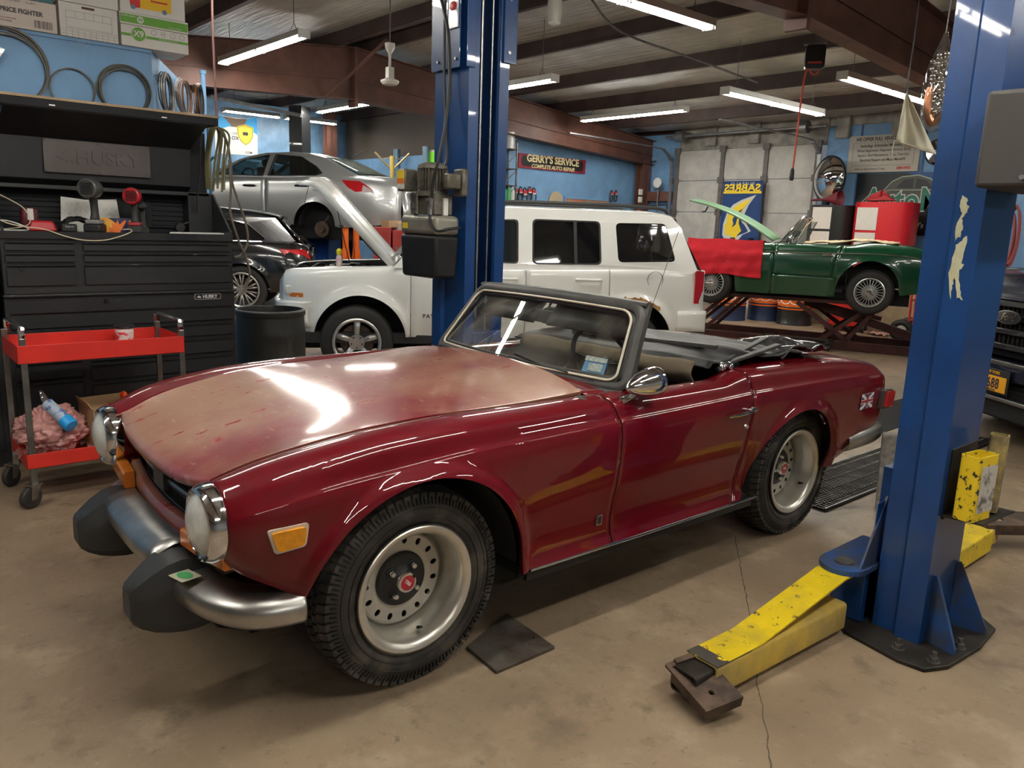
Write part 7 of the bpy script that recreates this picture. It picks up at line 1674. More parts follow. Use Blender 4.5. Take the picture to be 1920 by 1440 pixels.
# hatch in the sign wall, leaning fan, shelves
a = WY(1060, 372, 11.99); b = WY(1140, 388, 11.99)
e = empty('serving_hatch', (a.x, 11.99, b.z-.2), 0, 'tan hatch with a wooden frame in the blue wall above the suv roof', 'hatch')
_b = MB(); _b.box(0, -.01, 0, b.x-a.x, .0, a.z-b.z+.2); _b.build('hatch_opening', mat('hatch_tan', (.50, .34, .20), .6, col2=(.45, .16, .10), vscale=5), e, ang=0)
_b = MB(); _b.box(.55, -.03, 0, b.x-a.x+.05, -.01, a.z-b.z+.17); _b.build('hatch_board', mat('hatch_board', (.28, .22, .19), .6), e, ang=0)
_b = MB(); _b.box(-.04, -.03, -.03, b.x-a.x+.04, 0, 0); _b.box(-.04, -.03, a.z-b.z+.2, b.x-a.x+.04, 0, a.z-b.z+.24); _b.box(-.04, -.03, 0, 0, 0, a.z-b.z+.2); _b.build('hatch_frame', m_blue, e, ang=0)
p = WY(1047, 378, 11.9); o = MB().lathe([(0, 0), (.20, 0), (.20, .02), (0, .06)], (p.x, 11.985, p.z), (0, -1, 0), 30).build('round_cover', mat('tan_disc', (.42, .34, .24), .5)); tag(o, 'round tan disc leaning on the wall left of the hatch', 'disc')
e = empty('shelf_rack', (9.93, 11.85, 0), 0, 'open steel shelf rack with bottles at the left end of the sign wall', 'shelf')
_b = MB()
for x in (-.17, .17):
    for y in (-.12, .12): _b.bar((x, y, 0), (x, y, 3.0), .025, .025)
for k in range(5): _b.bar((-.17, -.12, 1.6+.3*k), (.17, -.12, 1.9+.3*k), .012, .012)
_b.build('shelf_post', dull, e, ang=0)
for z in (1.3, 1.9, 2.22, 2.53, 2.88): _b = MB(); _b.box(-.19, -.14, z-.015, .19, .14, z); _b.build('shelf_board', m_rust, e, ang=0)
for k, (x, c, lab) in enumerate(((-.09, (.05, .28, .12), 'green bottle on the steel shelf rack, left'), (.02, (.05, .28, .12), 'green bottle on the steel shelf rack, middle'), (.11, (.5, .5, .48), 'pale bottle on the steel shelf rack, right'))):
    o = MB().lathe([(0, 0), (.05, 0), (.052, .2), (.03, .25), (.02, .28), (0, .28)], (9.93+x, 11.76, 1.902), (0, 0, 1), 20).build('oil_bottle', mat('bottle_c%d' % k, c, .4)); tag(o, lab, 'bottle')
o = MB().lathe([(0, 0), (.17, 0), (.17, .30), (0, .30)], (9.93, 11.85, 2.882), (0, 0, 1), 28).build('metal_pail', mat('pail_grey', (.33, .33, .33), .4, .5)); tag(o, 'grey metal pail on top of the steel shelf rack', 'pail')
p = WY(1192, 352, 11.9)
for i, z in enumerate((0, -.16)):
    o = MB().box(13.55, 11.60, 2.22+z, 13.65, 11.64, 2.34+z).build('switch_box', white, ang=0, bev=.006); tag(o, '%s small white box on the brown corner column' % ('upper', 'lower')[i], 'box')
o = MB().box(13.86, 10.98, 2.10, 13.96, 11.9, 2.30).build('wall_girt', m_steel, ang=0); tag(o, kind='structure'); o.name = 'trim_%d' % n_t; n_t += 1
e = empty('bench_scale', (13.80, 11.30, 2.30), 0, 'white dial scale head on a pole by the corner column', 'scale')
_b = MB(); _b.lathe([(0, 0), (.10, 0), (.11, .03), (.09, .05), (0, .05)], (-.02, 0, .18), (-1, 0, 0), 24, a0=0, a1=2*pi); _b.build('dial', white, e); _b = MB(); _b.cyl((0, 0, -1.2), (0, 0, .12), .018); _b.bar((0, -.12, .05), (0, .12, .05), .03, .03); _b.build('pole', dull, e)
_b = MB(); P = [(13.9, 11.75, 1.6), (13.9, 11.75, 2.0), (13.9, 11.1, 2.02), (13.9, 11.1, 1.5)]; _b.tube(P, .015, 6); _b.tube([(13.9, 11.7, 2.3), (13.9, 11.7, 2.95), (13.9, 11.5, 2.95)], .012, 6); o = _b.build('wall_conduit', wire); tag(o, 'thin dark conduit running up the blue corner wall', 'conduit')

# mirrored hockey banner on the garage door
B0 = WX(1357, 340, 13.75); B1 = WX(1432, 338, 13.75); B2 = WX(1425, 445, 13.75); B3 = WX(1352, 447, 13.75)
yl, yr, zt_, zb_ = B0.y, B1.y, B0.z, B3.z-.08
m_navyb = mat('banner_navy', (.012, .045, .16), .7, var=.1, vscale=4); m_gold = mat('banner_gold', (.80, .58, .03), .7); m_bwhite = mat('banner_white', (.55, .56, .55), .7)
e = empty('hanging_banner', (13.75, (yl+yr)/2, zb_), 0, 'navy and gold hockey banner seen in reverse, hanging on the garage door', 'banner')
W_, H_ = (yl-yr), zt_-zb_
def bp_(u, v, o=0.): return (-o+.02*sin(u*9)*(1-v)-.0, W_*(.5-u), H_*v)    # u: left->right as seen
_b = MB(); _b.grid([[bp_(u, v) for u in np.linspace(0, 1, 25)] for v in np.linspace(0, 1, 9)]); _b.build('banner_cloth', m_navyb, e, solid=.003)
_b = MB(); _b.grid([[bp_(u, v, .006) for u in np.linspace(0.02, .98, 25)] for v in (.80, .835)]); _b.build('gold_band', m_gold, e)
def bpoly(P, m, nm, o):
    _b = MB(); _b.poly(P, fn=lambda u, v: bp_(u, v, o), th=(-.001, 0, 0)); return _b.build(nm, m, e, ang=0)
# generic swoosh like emblem in the same colours, as on the cloth
sw_o = [(.08, .30), (.16, .50), (.30, .62), (.52, .70), (.86, .78), (.70, .62), (.62, .48), (.66, .34), (.80, .20), (.62, .14), (.46, .0), (.20, .0), (.08, .12)]
bpoly(sw_o, m_bwhite, 'emblem_outline', .010)
bpoly([(.12, .30), (.20, .48), (.34, .58), (.54, .66), (.76, .72), (.60, .58), (.50, .44), (.50, .32), (.58, .20), (.50, .14), (.42, .04), (.24, .04), (.13, .14)], m_gold, 'emblem_shape', .013)
bpoly([(.30, .24), (.42, .30), (.46, .42), (.56, .56), (.40, .48), (.32, .38)], m_navyb, 'emblem_detail', .016)
def rtext(s, size, m, u, v, o, **k):     # reads in reverse from the camera side
    x, y, z = bp_(u, v, o); return text(s, size, m, 'banner_lettering', e, (x, y, z), (0, 1, 0), (0, 0, 1), .0008, **k)
rtext('SABRES', .19, m_gold, .5, .885, .012, bold=.006, sx=1.32); rtext('BUFFALO', .075, m_bwhite, .5, .955, .012, sx=1.5, space=1.2)

# wall of the right side: printed notice, convex mirror, big banner, hubcap
m_notice = mat('notice_pale', (.52, .48, .42), .6, var=.06, vscale=3); m_noteink = mat('notice_ink', (.045, .042, .04), .6); m_notered = mat('notice_red', (.50, .04, .04), .6)
ny0, ny1, nz0, nz1 = 7.18, 5.95, 2.60, 3.22
e = empty('notice_banner', (13.96, (ny0+ny1)/2, (nz0+nz1)/2), 0, 'pale printed banner starting WE OFFER FULL VEHICLE, on the blue wall by the garage door', 'banner')
_b = MB(); _b.box(-.012, -(ny0-ny1)/2, -(nz1-nz0)/2, 0, (ny0-ny1)/2, (nz1-nz0)/2); _b.build('banner_sheet', m_notice, e, ang=0)
def ntext(s, size, m, z, y=0., **k): return text(s, size, m, 'banner_lettering', e, (-.014, y, z), (0, -1, 0), (0, 0, 1), .001, **k)
ntext('WE OFFER FULL VEHICLE SERVICE', .085, m_noteink, .245, sx=.78, shear=.15, bold=.002); ntext('Including: Scheduled Maintenance,', .075, m_noteink, .135, sx=.80, shear=.2, bold=.001)
ntext('Wheel Alignments, Diagnostic Services, Brake', .062, m_noteink, .055, sx=.80, shear=.2); ntext('Repairs, Fluid Maintenance, Tires, Tune-Ups', .062, m_noteink, -.025, sx=.80, shear=.2); ntext('Electrical Repairs and Much More!!!!!', .062, m_noteink, -.105, sx=.85, bold=.001)
ntext('Make an Appointment Today', .045, m_noteink, -.255, .2); ntext('688-0402', .062, m_notered, -.25, -.38, bold=.002)
_b = MB()
for k in range(26):
    y = -.52+k*.041; _b.box(-.015, y, .185, -.012, y+.022, .191); _b.box(-.015, y, -.20, -.012, y+.022, -.194)
for k in range(9):
    z = -.18+k*.042
    for y in (-.53, .53): _b.box(-.015, y, z, -.012, y+.006, z+.022)
_b.build('dashed_border', m_noteink, e, ang=0)
p = WX(1576, 335, 13.7)
e = empty('convex_mirror', (13.62, 7.32, 2.48), radians(-22), 'round black-rimmed convex mirror on the blue wall beside the garage door', 'mirror')
_b = MB(); _b.lathe([(0, .16), (.15, .145), (.28, .09), (.37, .02), (.385, 0)], (0, 0, 0), (-1, 0, 0), 48); _b.build('mirror_dome', mat('mirror_silver', (.85, .86, .88), .03, 1.), e)
_b = MB(); _b.lathe([(.375, .0), (.385, .02), (.40, .01), (.395, -.03), (.30, -.04)], (0, 0, 0), (-1, 0, 0), 48); _b.build('mirror_rim', black, e); _b = MB(); _b.cyl((.04, 0, 0), (.32, .0, -.02), .02); _b.build('mirror_arm', dull, e)
by0, by1, bz0, bz1 = 6.96, 4.6, 1.55, 2.58
e = empty('car_banner', (13.95, by0, bz0), 0, 'large black and blue banner with a car outline and the green letters AutoM', 'banner')
bw, bh = by0-by1, bz1-bz0
_b = MB(); _b.box(-.012, -bw, 0, 0, 0, bh); m_cb = mat('banner_black_blue', (.008, .01, .014), .4); _b.build('banner_sheet', m_cb, e, ang=0)
_b = MB(); _b.poly([(.35, 1), (1, 1), (1, .68), (.8, .70), (.6, .82)], fn=lambda u, v: (-.0135, -bw*u, bh*v), th=(-.001, 0, 0)); _b.build('blue_field', mat('banner_blue', (.01, .06, .22), .4), e, ang=0)
def cb(P, m, nm, o=-.015): _b = MB(); _b.poly(P, fn=lambda u, v: (o, -u, v), th=(-.001, 0, 0)); _b.build(nm, m, e, ang=0)
def cbl(P, r, m, nm): _b = MB(); _b.tube([(-.017, -u, v) for u, v in P], r, 6); _b.build(nm, m, e)
m_line = mat('banner_line', (.45, .55, .45), .5); m_cgrey = mat('banner_grey', (.06, .06, .05), .4)
cb([(.10, .45), (.22, .62), (.50, .74), (.62, .88), (.78, .96), (1.05, .98), (1.25, .92), (1.45, .74), (1.9, .70), (1.9, .45)], m_cgrey, 'car_print')
cb([(.70, .78), (.82, .91), (.98, .93), (.98, .77)], m_cb, 'window_print', -.0165); cb([(1.02, .77), (1.02, .93), (1.18, .90), (1.32, .76)], m_cb, 'window_print', -.0165)
cbl([(.08, .45), (.14, .55), (.25, .66), (.50, .745), (.62, .88), (.78, .96), (1.05, .985), (1.25, .92), (1.42, .76)], .010, m_line, 'outline_print'); cbl([(.25, .66), (.6, .745), (1.5, .74)], .006, m_line, 'outline_print')
m_let = mat('letters_green', (.005, .13, .085), .4); m_letw = mat('letters_white', (.62, .60, .55), .5)
text('AutoM', .52, m_letw, 'banner_lettering', e, (-.019, -.18, .57), (0, -1, 0), (0, 0, 1), .001, bold=.028, sx=.86, space=1.02, align='LEFT')
text('AutoM', .52, m_let, 'banner_lettering', e, (-.023, -.18, .57), (0, -1, 0), (0, 0, 1), .001, bold=.010, sx=.86, space=1.02, align='LEFT')
text("al's", .13, m_letw, 'banner_lettering', e, (-.019, -1.15, .16), (0, -1, 0), (0, 0, 1), .001, shear=.2)
e = empty('hub_cap', (13.985, 5.68, 2.90), 0, 'chrome spoked hub cap hung on the blue wall under the white flag', 'hub cap')
_b = MB(); _b.lathe([(0, .05), (.05, .05), (.06, .02), (.17, .03), (.20, .01), (.21, 0)], (0, 0, 0), (-1, 0, 0), 36); 
for k in range(6): t = 2*pi*k/6; _b.bar((-.05, 0, 0), (-.035, .17*cos(t), .17*sin(t)), .05, .02, up=(1, 0, 0))
_b.build('hub_cap_face', chrome, e)
# seams of the blue panel wall
for y in (7.0, 5.9, 4.6, 2.4, 0): o = MB().box(13.985, y-.015, 0, 14, y+.015, 3.42).build('trim_%d' % n_t, mat('seam_blue', (.06, .14, .26), .6), ang=0); tag(o, kind='structure'); n_t += 1

# tanks on a wooden stand
m_wood = mat('old_plywood', (.36, .27, .16), .7, var=.3, vscale=4)
o = MB().box(12.80, 4.75, 0, 13.75, 6.42, .80).build('wooden_crate', m_wood, bev=.01); tag(o, 'big tan plywood crate behind the green convertible', 'crate')
o = MB().box(12.82, 6.46, 0, 13.7, 7.35, .80).build('wooden_crate', m_wood, bev=.01); tag(o, 'plywood crate under the black oil tank', 'crate')
m_pap = mat('paper_notice', (.62, .60, .54), .6, col2=(.42, .42, .42), vscale=50, thr=(.35, .42))
for nm, yA, yB, zt2, mm, lab in (('oil_tank', 7.28, 6.54, 2.0, mat('tank_black_gloss', (.012, .012, .012), .3), 'black oval oil tank with two white notices, left of the red one'), ('oil_tank', 6.50, 5.56, 2.05, mat('tank_red_gloss', (.52, .012, .02), .35), 'red oval oil tank with white notices on the crate')):
    e = empty(nm, (13.2, (yA+yB)/2, .802), 0, lab, 'tank'); w_ = (yA-yB)/2; _b = MB(); P = rrect(-.33, -w_, .33, w_, .26 if 'red' in lab else .16, 8); _b.poly(P, th=(0, 0, zt2-.802)); _b.build('tank_shell', mm, e, ang=30, bev=.02, bseg=3)
    k = 1 if 'red' in lab else 0
    for q, (yy, z0_, z1_) in enumerate(((w_-.30, .80, 1.16), (w_-.30, .42, .76))):
        _b = MB(); _b.box(-.338, yy-.18, z0_, -.334, yy+.16, z1_); nn = _b.build('notice_paper', m_pap, e, ang=0)
        if not k and not q:
            _b = MB(); _b.box(-.341, yy-.16, z1_-.11, -.338, yy+.14, z1_-.02); _b.build('notice_header', mat('header_blue', (.03, .06, .25), .5), nn, ang=0); text('USED OIL', .06, m_letw, 'notice_lettering', nn, (-.343, yy, z1_-.065), (0, -1, 0), (0, 0, 1), .0006)
    _b = MB(); _b.cyl((0, w_*.5, zt2-.80), (0, w_*.5, zt2-.72), .06); _b.build('filler_cap', black, e)
for i, (y, x, c, lab) in enumerate(((6.85, 12.98, (.14, .012, .02), 'dark red funnel lying on the black oil tank'), (6.05, 12.98, (.30, .015, .02), 'dark red cloth heaped on the red oil tank'))):
    e = MB(); z = 2.002 if i == 0 else 2.052
    if i == 0: e.lathe([(.015, -.4), (.02, -.15), (.13, .1), (.14, .12)], (x, y, z+.10), (0, -1, .05), 20)
    else: e.grid([[(x+.12*cos(t)*r, y+.25*sin(t)*r, z+.02+.11*(1-r)**.6*(1+.5*sin(3*t+4*r))+.03*sin(7*t)*(1-r)) for t in [2*pi*j/20 for j in range(21)]] for r in (1, .7, .4, .15, .02)])
    tag(e.build(('funnel', 'shop_cloth')[i], mat('dark_red_%d' % i, c, .6), ang=50, solid=.006), lab, ('funnel', 'cloth')[i])
o = MB().lathe([(0, 0), (.15, 0), (.17, .36), (.18, .37), (.165, .37)], (12.75, 5.05, .802), (0, 0, 1), 28).build('white_bucket', white); tag(o, 'white plastic bucket on the crate right of the red tank', 'bucket')
for i, (y, m_) in enumerate(((5.35, white), (5.18, mat('copper_sheet', (.42, .12, .05), .5)), (5.05, white))):
    o = MB().box(13.77, y-.07, 0, 13.82, y+.07, 1.78).build('stored_panel', m_, ang=0); tag(o, '%s upright panel leaning on the wall right of the red tank' % ('white left', 'copper brown', 'white right')[i], 'panel', 'panels stored by the right wall')
cable('yellow_hose', [(12.9, 6.4, 1.36), (12.7, 6.0, 1.40), (12.7, 5.6, 1.38), (12.72, 5.3, 1.42), (12.75, 5.15, 1.50), (12.8, 5.0, 1.46), (12.78, 4.8, 1.6)], .018, mat('hose_yellow', (.62, .45, .12), .5), 'pale yellow hose draped in front of the red oil tank', 'hose') if False else None

# oil drums
m_dnavy = mat('drum_navy', (.018, .028, .075), .4, coat=.3); m_dblack = mat('drum_black', (.014, .014, .014), .4, coat=.3); m_dor = mat('drum_orange', (.85, .16, .015), .4)
m_dw2 = mat('drum_white', (.72, .70, .66), .5); m_dtxt = mat('drum_text', (.02, .03, .16), .5)
DR = [(11.85, 7.95, 'D', 'navy and orange oil drum under the nose of the green convertible, frontmost'), (12.45, 7.62, 'D', 'navy and orange oil drum behind and right of the frontmost drum'), (12.34, 6.98, 'B', 'black and orange oil drum, rightmost of the drums')]
for i, (x, y, k, lab) in enumerate(DR):
    e = empty('oil_drum', (x, y, 0), 0, lab, 'drum', 'oil drums under the green convertible')
    _b = MB(); _b.lathe([(0, .01), (.285, .01), (.292, .0), (.292, .02), (.285, .03), (.285, .28), (.292, .295), (.285, .31), (.285, .56), (.292, .575), (.285, .59), (.285, .60)], n=48); _b.build('drum_body', m_dnavy if k == 'D' else m_dblack, e)
    _b = MB(); _b.lathe([(.2857, .26), (.2857, .855), (.292, .865), (.292, .88), (.28, .88), (.28, .865), (0, .865)], n=48); bd = _b.build('drum_band', m_dor, e)
    for q in range(5):
        t = atan2(-y, -x)+(-1.2, -.6, 0, .6, 1.2)[q]; c = Vector((cos(t), sin(t), 0)); u_ = Vector((-sin(t), cos(t), 0)); u_ = -u_
        _b = MB(); _b.poly(circ(0, 0, .115, 28), fn=lambda a_, b_: (c*(.2875-.5*a_*a_*3.2)+u_*a_).to_tuple()[:2]+(.46+b_,), th=tuple(c*.002)); dsc = _b.build('drum_roundel', m_dw2, bd, ang=0)
        text('Gulf', .10, m_dtxt, 'roundel_lettering', dsc, tuple(c*.292+Vector((0, 0, .46))), tuple(-u_ if u_.cross(Vector((0, 0, 1))).dot(c) < 0 else u_), (0, 0, 1), .001, bold=.003)
# red welder cart, hand truck, creeper, rags, block, plate
e = empty('welder_cart', (12.38, 6.08, 0), radians(20), 'red louvred welder on small wheels beneath the green convertible', 'welder')
_b = MB(); _b.box(-.22, -.26, .09, .22, .26, .66); _b.build('welder_case', m_cartred, e, bev=.02)
_b = MB()
for k in range(9): _b.box(-.225, -.24, .18+k*.045, -.219, -.10, .195+k*.045)
_b.build('louvre', dark, e, ang=0)
for x in (-.2, .2):
    for y in (-.27, .27): _b = MB(); _b.lathe([(0, -.02), (.06, -.02), (.085, -.018), (.085, .018), (0, .02)], (x, y, .086), (0, 1, 0), 20); _b.build('welder_wheel', m_wheelr, e)
e = empty('hand_truck', (12.15, 5.02, 0), radians(100), 'red hand truck with fat rubber tyres beside the right lift column', 'hand truck')
_b = MB()
for y in (-.14, .14): _b.tube([(-.04, y, .12), (-.02, y, 1.05)], .016, 8)
for z in (.3, .6, .9, 1.05): _b.tube([(-.03, -.14, z), (-.03, .14, z)], .014, 6)
_b.box(-.22, -.18, .10, -.03, .18, .11); _b.build('truck_frame', m_cartred, e)
for y in (-.24, .24):
    _b = MB(); roundtyre(_b, .16, .075, .09); _b.xf(Matrix.Translation((0.03, y, .162))); t_ = _b.build('truck_tyre', m_tyre2, e); _b = MB(); _b.cyl((.03, y-.03, .162), (.03, y+.03, .162), .075, n=20); _b.build('tyre_hub', white, t_)
e = empty('wheel_dolly', (9.72, 5.42, 0), radians(-67), 'low black steel dolly on casters in front of the red lift frame', 'dolly')
_b = MB(); _b.poly([(-.40, -.05), (.40, -.05), (.46, .04), (.40, .10), (-.40, .10), (-.46, .04)], th=(0, 0, .02)); _b.xf(Matrix.Translation((0, 0, .13))); _b.box(-.45, -.04, .10, -.35, .08, .13); _b.box(.35, -.04, .10, .45, .08, .13); _b.tube([(-.36, 0, .12), (-.15, 0, .085), (.15, 0, .085), (.36, 0, .12)], .014, 6); _b.build('dolly_deck', m_greasy, e, ang=20)
for x in (-.40, .40): _b = MB(); _b.cyl((x-.014, 0, .045), (x+.014, 0, .045), .044, n=20); _b.box(x-.022, -.01, .05, x+.022, .03, .105); _b.build('dolly_caster', black, e)
_b = MB(); _b.grid([[(12.15+.10*i, 5.35+.055*j, .004+.05*abs(sin(i*1.1+j*1.7))) for j in range(7)] for i in range(4)]); o = _b.build('shop_rags', m_rag, ang=60, solid=.004); tag(o, 'pink rags dropped on the floor in front of the plywood crate', 'rag')
m_block = mat('grey_rough_block', (.26, .24, .215), .9, col2=(.16, .15, .135), vscale=30, bump=.8, bscale=40)
_b = MB(); _b.box(-.045, -.045, 0, .055, .055, .43); _b.xf(Matrix.Translation((4.33, 1.775, .004)) @ Matrix.Rotation(radians(-3), 4, 'X') @ Matrix.Rotation(radians(3), 4, 'Y') @ Matrix.Rotation(radians(25), 4, 'Z')); o = _b.build('concrete_block', m_block, ang=0, bev=.006); tag(o, 'rough grey upright block on the floor behind the right lift column', 'block')
_b = MB(); V = [(1.583, 2.018), (1.565, 1.831), (1.835, 1.828), (1.856, 2.12)]; _b.poly(V, [circ(1.81, 1.92, .008, 10)], th=(0, 0, .014)); o = _b.build('steel_plate', mat('scorched_steel', (.13, .115, .095), .45, .3, col2=(.05, .035, .028), vscale=7), ang=0, bev=.002); tag(o, 'square steel plate on the floor behind the front wheel of the red convertible', 'plate')

# far bay: post lift, coat rack stand, cabinets, stands, vinyl banner
m_dpost = mat('dark_lift_post', (.02, .021, .024), .4, coat=.3)
p = AT(562, 260, 15.2)
e = empty('vehicle_lift_column', (p.x, p.y, 0), radians(35), 'black lift column rising behind the silver sedan', 'vehicle lift', 'far bay lift columns')
_b = MB(); _b.poly(column_poly(-.17, .17, -.14, .14), th=(0, 0, 3.55)); _b.box(-.15, -.12, 3.52, .15, .12, 3.56); _b.build('column', m_dpost, e, ang=25)
_b = MB(); _b.box(-.3, -.3, 0, .3, .3, .02); _b.build('base_plate', m_dpost, e, ang=0)
vw = lambda a, b, z: Vector((5.84+a*cos(radians(-56.86))+b*sin(radians(-56.86)), 15.67+a*sin(radians(-56.86))-b*cos(radians(-56.86)), z))
p = vw(2.1, -1.35, 0)
e = empty('vehicle_lift_column', (p.x, p.y, 0), radians(-56.86), 'near black lift column under the silver sedan, cut short below the car sill', 'vehicle lift', 'far bay lift columns')
_b = MB(); _b.box(-.16, -.10, 0, .16, .10, 1.15); _b.build('column', m_dpost, e, bev=.01)
for s_ in (-1, 1): _b = MB(); _b.bar((0, -.1, 1.12), (s_*.75, -.75, 1.14), .10, .09); _b.build('lift_arm', m_yel, e, ang=0, bev=.01)
m_tblue = mat('tool_cabinet_blue', (.008, .06, .30), .35, coat=.4)
p = AT(598, 460, 15.0)
e = empty('tool_cabinet', (p.x, p.y, 0), radians(-56), 'blue tool cabinet standing under the tail of the silver sedan', 'cabinet')
_b = MB(); _b.box(-.34, -.25, .08, .34, .25, 1.10); _b.build('cabinet_body', m_tblue, e, bev=.01)
for k, x in enumerate((-.28, .01)): _b = MB(); _b.box(x, -.262, .12, x+.27, -.25, 1.05); d_ = _b.build('cabinet_door', m_tblue, e, ang=0, bev=.004); _b = MB(); _b.box(x+(.22 if k == 0 else .03), -.275, .5, x+(.24 if k == 0 else .05), -.262, .7); _b.build('door_handle', chrome, d_, ang=0)
m_or = mat('stand_orange', (.75, .13, .01), .45)
for i, (px, lab) in enumerate(((648, 'left orange tripod stand under the silver sedan'), (668, 'right orange tripod stand under the silver sedan'))):
    p = AT(px, 470, 12.9+.45*i); e = empty('axle_stand', (p.x, p.y, 0), .4*i, lab, 'stand', 'orange stands under the sedan')
    _b = MB(); _b.cyl((0, 0, .9), (0, 0, 1.35), .05); 
    for k in range(4): t = pi/4+k*pi/2; _b.bar((0, 0, 1.15), (.19*cos(t), .19*sin(t), 0), .05, .05)
    _b.tube([(.13*cos(t), .13*sin(t), .35) for t in [pi/4+k*pi/2 for k in range(4)]], .015, 6, closed=True); _b.build('stand_frame', m_or, e, ang=0)
    _b = MB(); _b.box(-.08, -.08, 1.35, .08, .08, 1.38); _b.build('stand_head', dull, e, ang=0)
m_cabred = mat('cabinet_red', (.30, .025, .02), .5, var=.2, vscale=5)
for i, (px, w_, lab) in enumerate(((716, .27, 'left dull red cabinet beyond the suv bonnet'), (753, .28, 'right dull red cabinet beside the power unit'))):
    p = AT(px, 440, 12.2); e = empty('parts_cabinet', (p.x, p.y, 0), radians(-41), lab, 'cabinet', 'red cabinets in the far bay')
    _b = MB(); _b.box(-w_/2, 0, 0, w_/2, .5, 1.38-.04*i); _b.build('cabinet_body', m_cabred, e, bev=.01); _b = MB(); _b.box(-w_*.35, -.01, 1.05, w_*.35, 0, 1.08); _b.build('cabinet_handle', dull, e, ang=0)
for i, (px, dz, c) in enumerate(((735, 1.382, (.35, .22, .12)), (760, 1.342, (.5, .5, .48)))):
    p = AT(px, 430, 12.4); o = MB().box(p.x-.12, p.y-.1, dz, p.x+.14, p.y+.12, dz+.10).build('parts_carton', mat('carton_c%d' % i, c, .7), ang=0); tag(o, ('brown carton on the left red cabinet', 'clear plastic package on the right red cabinet')[i], 'box')
p = AT(735, 330, 15.5)
e = empty('transmission_jack', (p.x, p.y, 0), 0, 'pole stand with two raised yellow arms in front of the blue partition', 'stand')
_b = MB(); _b.cyl((0, 0, 0), (0, 0, 2.72), .045, n=16); _b.build('pole', mat('pole_yellow', (.60, .42, .12), .4, .3), e)
for s_ in (-1, 1): _b = MB(); u_ = Vector((CR.x, CR.y, 0)).normalized(); _b.tube([Vector((0, 0, 2.48))+u_*s_*.03, Vector((0, 0, 2.78))+u_*s_*.34], .02, 8); _b.tube([Vector((0, 0, 2.70)), Vector((0, 0, 2.70))+u_*s_*.16+Vector((0, 0, -.04))], .01, 6); _b.build('arm', mat('arm_brass', (.40, .30, .16), .4, .5), e)
_b = MB(); _b.lathe([(0, 0), (.3, 0), (.3, .03), (.05, .08), (0, .08)], n=24); _b.build('base', dull, e)
for i, (px, lab) in enumerate(((744, 'blue grey pipe standing behind the yellow-armed stand'), (799, 'blue grey pipe standing left of the green sign'))):
    p = WX(px, 290, 9.60); o = MB().cyl((9.60, p.y, 0), (9.60, p.y, 3.0), .075, n=18).build('steel_pipe', mat('pipe_bluegrey', (.15, .24, .33), .35, .3)); tag(o, lab, 'pipe', 'pipes by the blue partition')
p = WX(812, 297, 9.69)
e = empty('green_sign', (9.70, p.y-.1, p.z), 0, 'bright green sign with a white border left of the power unit', 'sign'); _b = MB(); _b.box(-.01, -.45, -.32, 0, .33, .17); _b.build('sign_border', m_dw2, e, ang=0); _b = MB(); _b.box(-.014, -.42, -.29, -.01, .29, .13); _b.build('sign_face', mat('sign_lime', (.22, .62, .04), .5, emit=(.22, .62, .04), es=.25), e, ang=0)  # a faint glow is put into the green of the sign face
# vinyl banner on the far wall
e = empty('vinyl_banner', (7.22, 17.99, 2.80), 0, 'white and sky blue vinyl banner with a yellow shield, hung on the far blue wall', 'banner')
def vb(P, m, nm, o): _b = MB(); _b.poly(P, fn=lambda u, v: (u, -o, v), th=(0, -.001, 0)); return _b.build(nm, m, e, ang=0)
m_vw = mat('banner_offwhite', (.66, .68, .66), .5); m_sky = mat('banner_sky', (.03, .34, .72), .5); m_bbrown = mat('banner_brown', (.20, .13, .09), .6); m_shield = mat('shield_yellow', (.85, .66, .06), .5)
vb([(-.50, 0), (.47, .02), (.47, .86), (.2, .80), (-.2, .80), (-.5, .84)], m_vw, 'banner_sheet', 0)
vb([(-.50, .84), (-.50, .48), (-.12, .62), (-.30, .80)], m_sky, 'banner_field', .003); vb([(.47, .86), (.47, .48), (.16, .62), (.24, .80)], m_sky, 'banner_field', .003); vb([(-.30, .80), (-.16, .60), (.20, .60), (.26, .80), (0, .78)], m_bbrown, 'banner_field', .002)
sh = vb(rpoly([(.0, .62), (.19, .68), (.38, .62), (.37, .42), (.30, .30), (.19, .22), (.08, .30), (.01, .42)], .03), m_shield, 'shield_badge', .005)
_b = MB(); _b.tube([(u, -.008, v) for u, v in rpoly([(.02, .605), (.19, .66), (.36, .605), (.35, .42), (.29, .31), (.19, .24), (.09, .31), (.03, .42)], .03)], .004, 4, closed=True); _b.poly(rrect(.13, .44, .25, .51, .015), fn=lambda u, v: (u, -.007, v), th=(0, -.001, 0)); _b.build('shield_print', m_noteink, sh)
for s, z, sz in (('THIS', .57, .04), ('REGISTERED', .38, .035), ('ON CARFOX', .33, .03)): pass
text('OX', .11, m_noteink, 'banner_lettering', e, (-.05, -.004, .36), (1, 0, 0), (0, 0, 1), .001, bold=.003, shear=.2); text('CAR', .07, m_noteink, 'banner_lettering', e, (-.06, -.004, .46), (1, 0, 0), (0, 0, 1), .001, shear=.25); text('.COM', .07, m_noteink, 'banner_lettering', e, (.25, -.004, .07), (1, 0, 0), (0, 0, 1), .001, bold=.001)
# rail of the far lift under the strip lights
_b = MB(); _b.bar(AT(398, 182, 14.5), AT(566, 217, 14.2), .10, .06); o = _b.build('trim_%d' % n_t, mat('galvanised', (0, 0, 0)), ang=0); tag(o, kind='structure'); n_t += 1

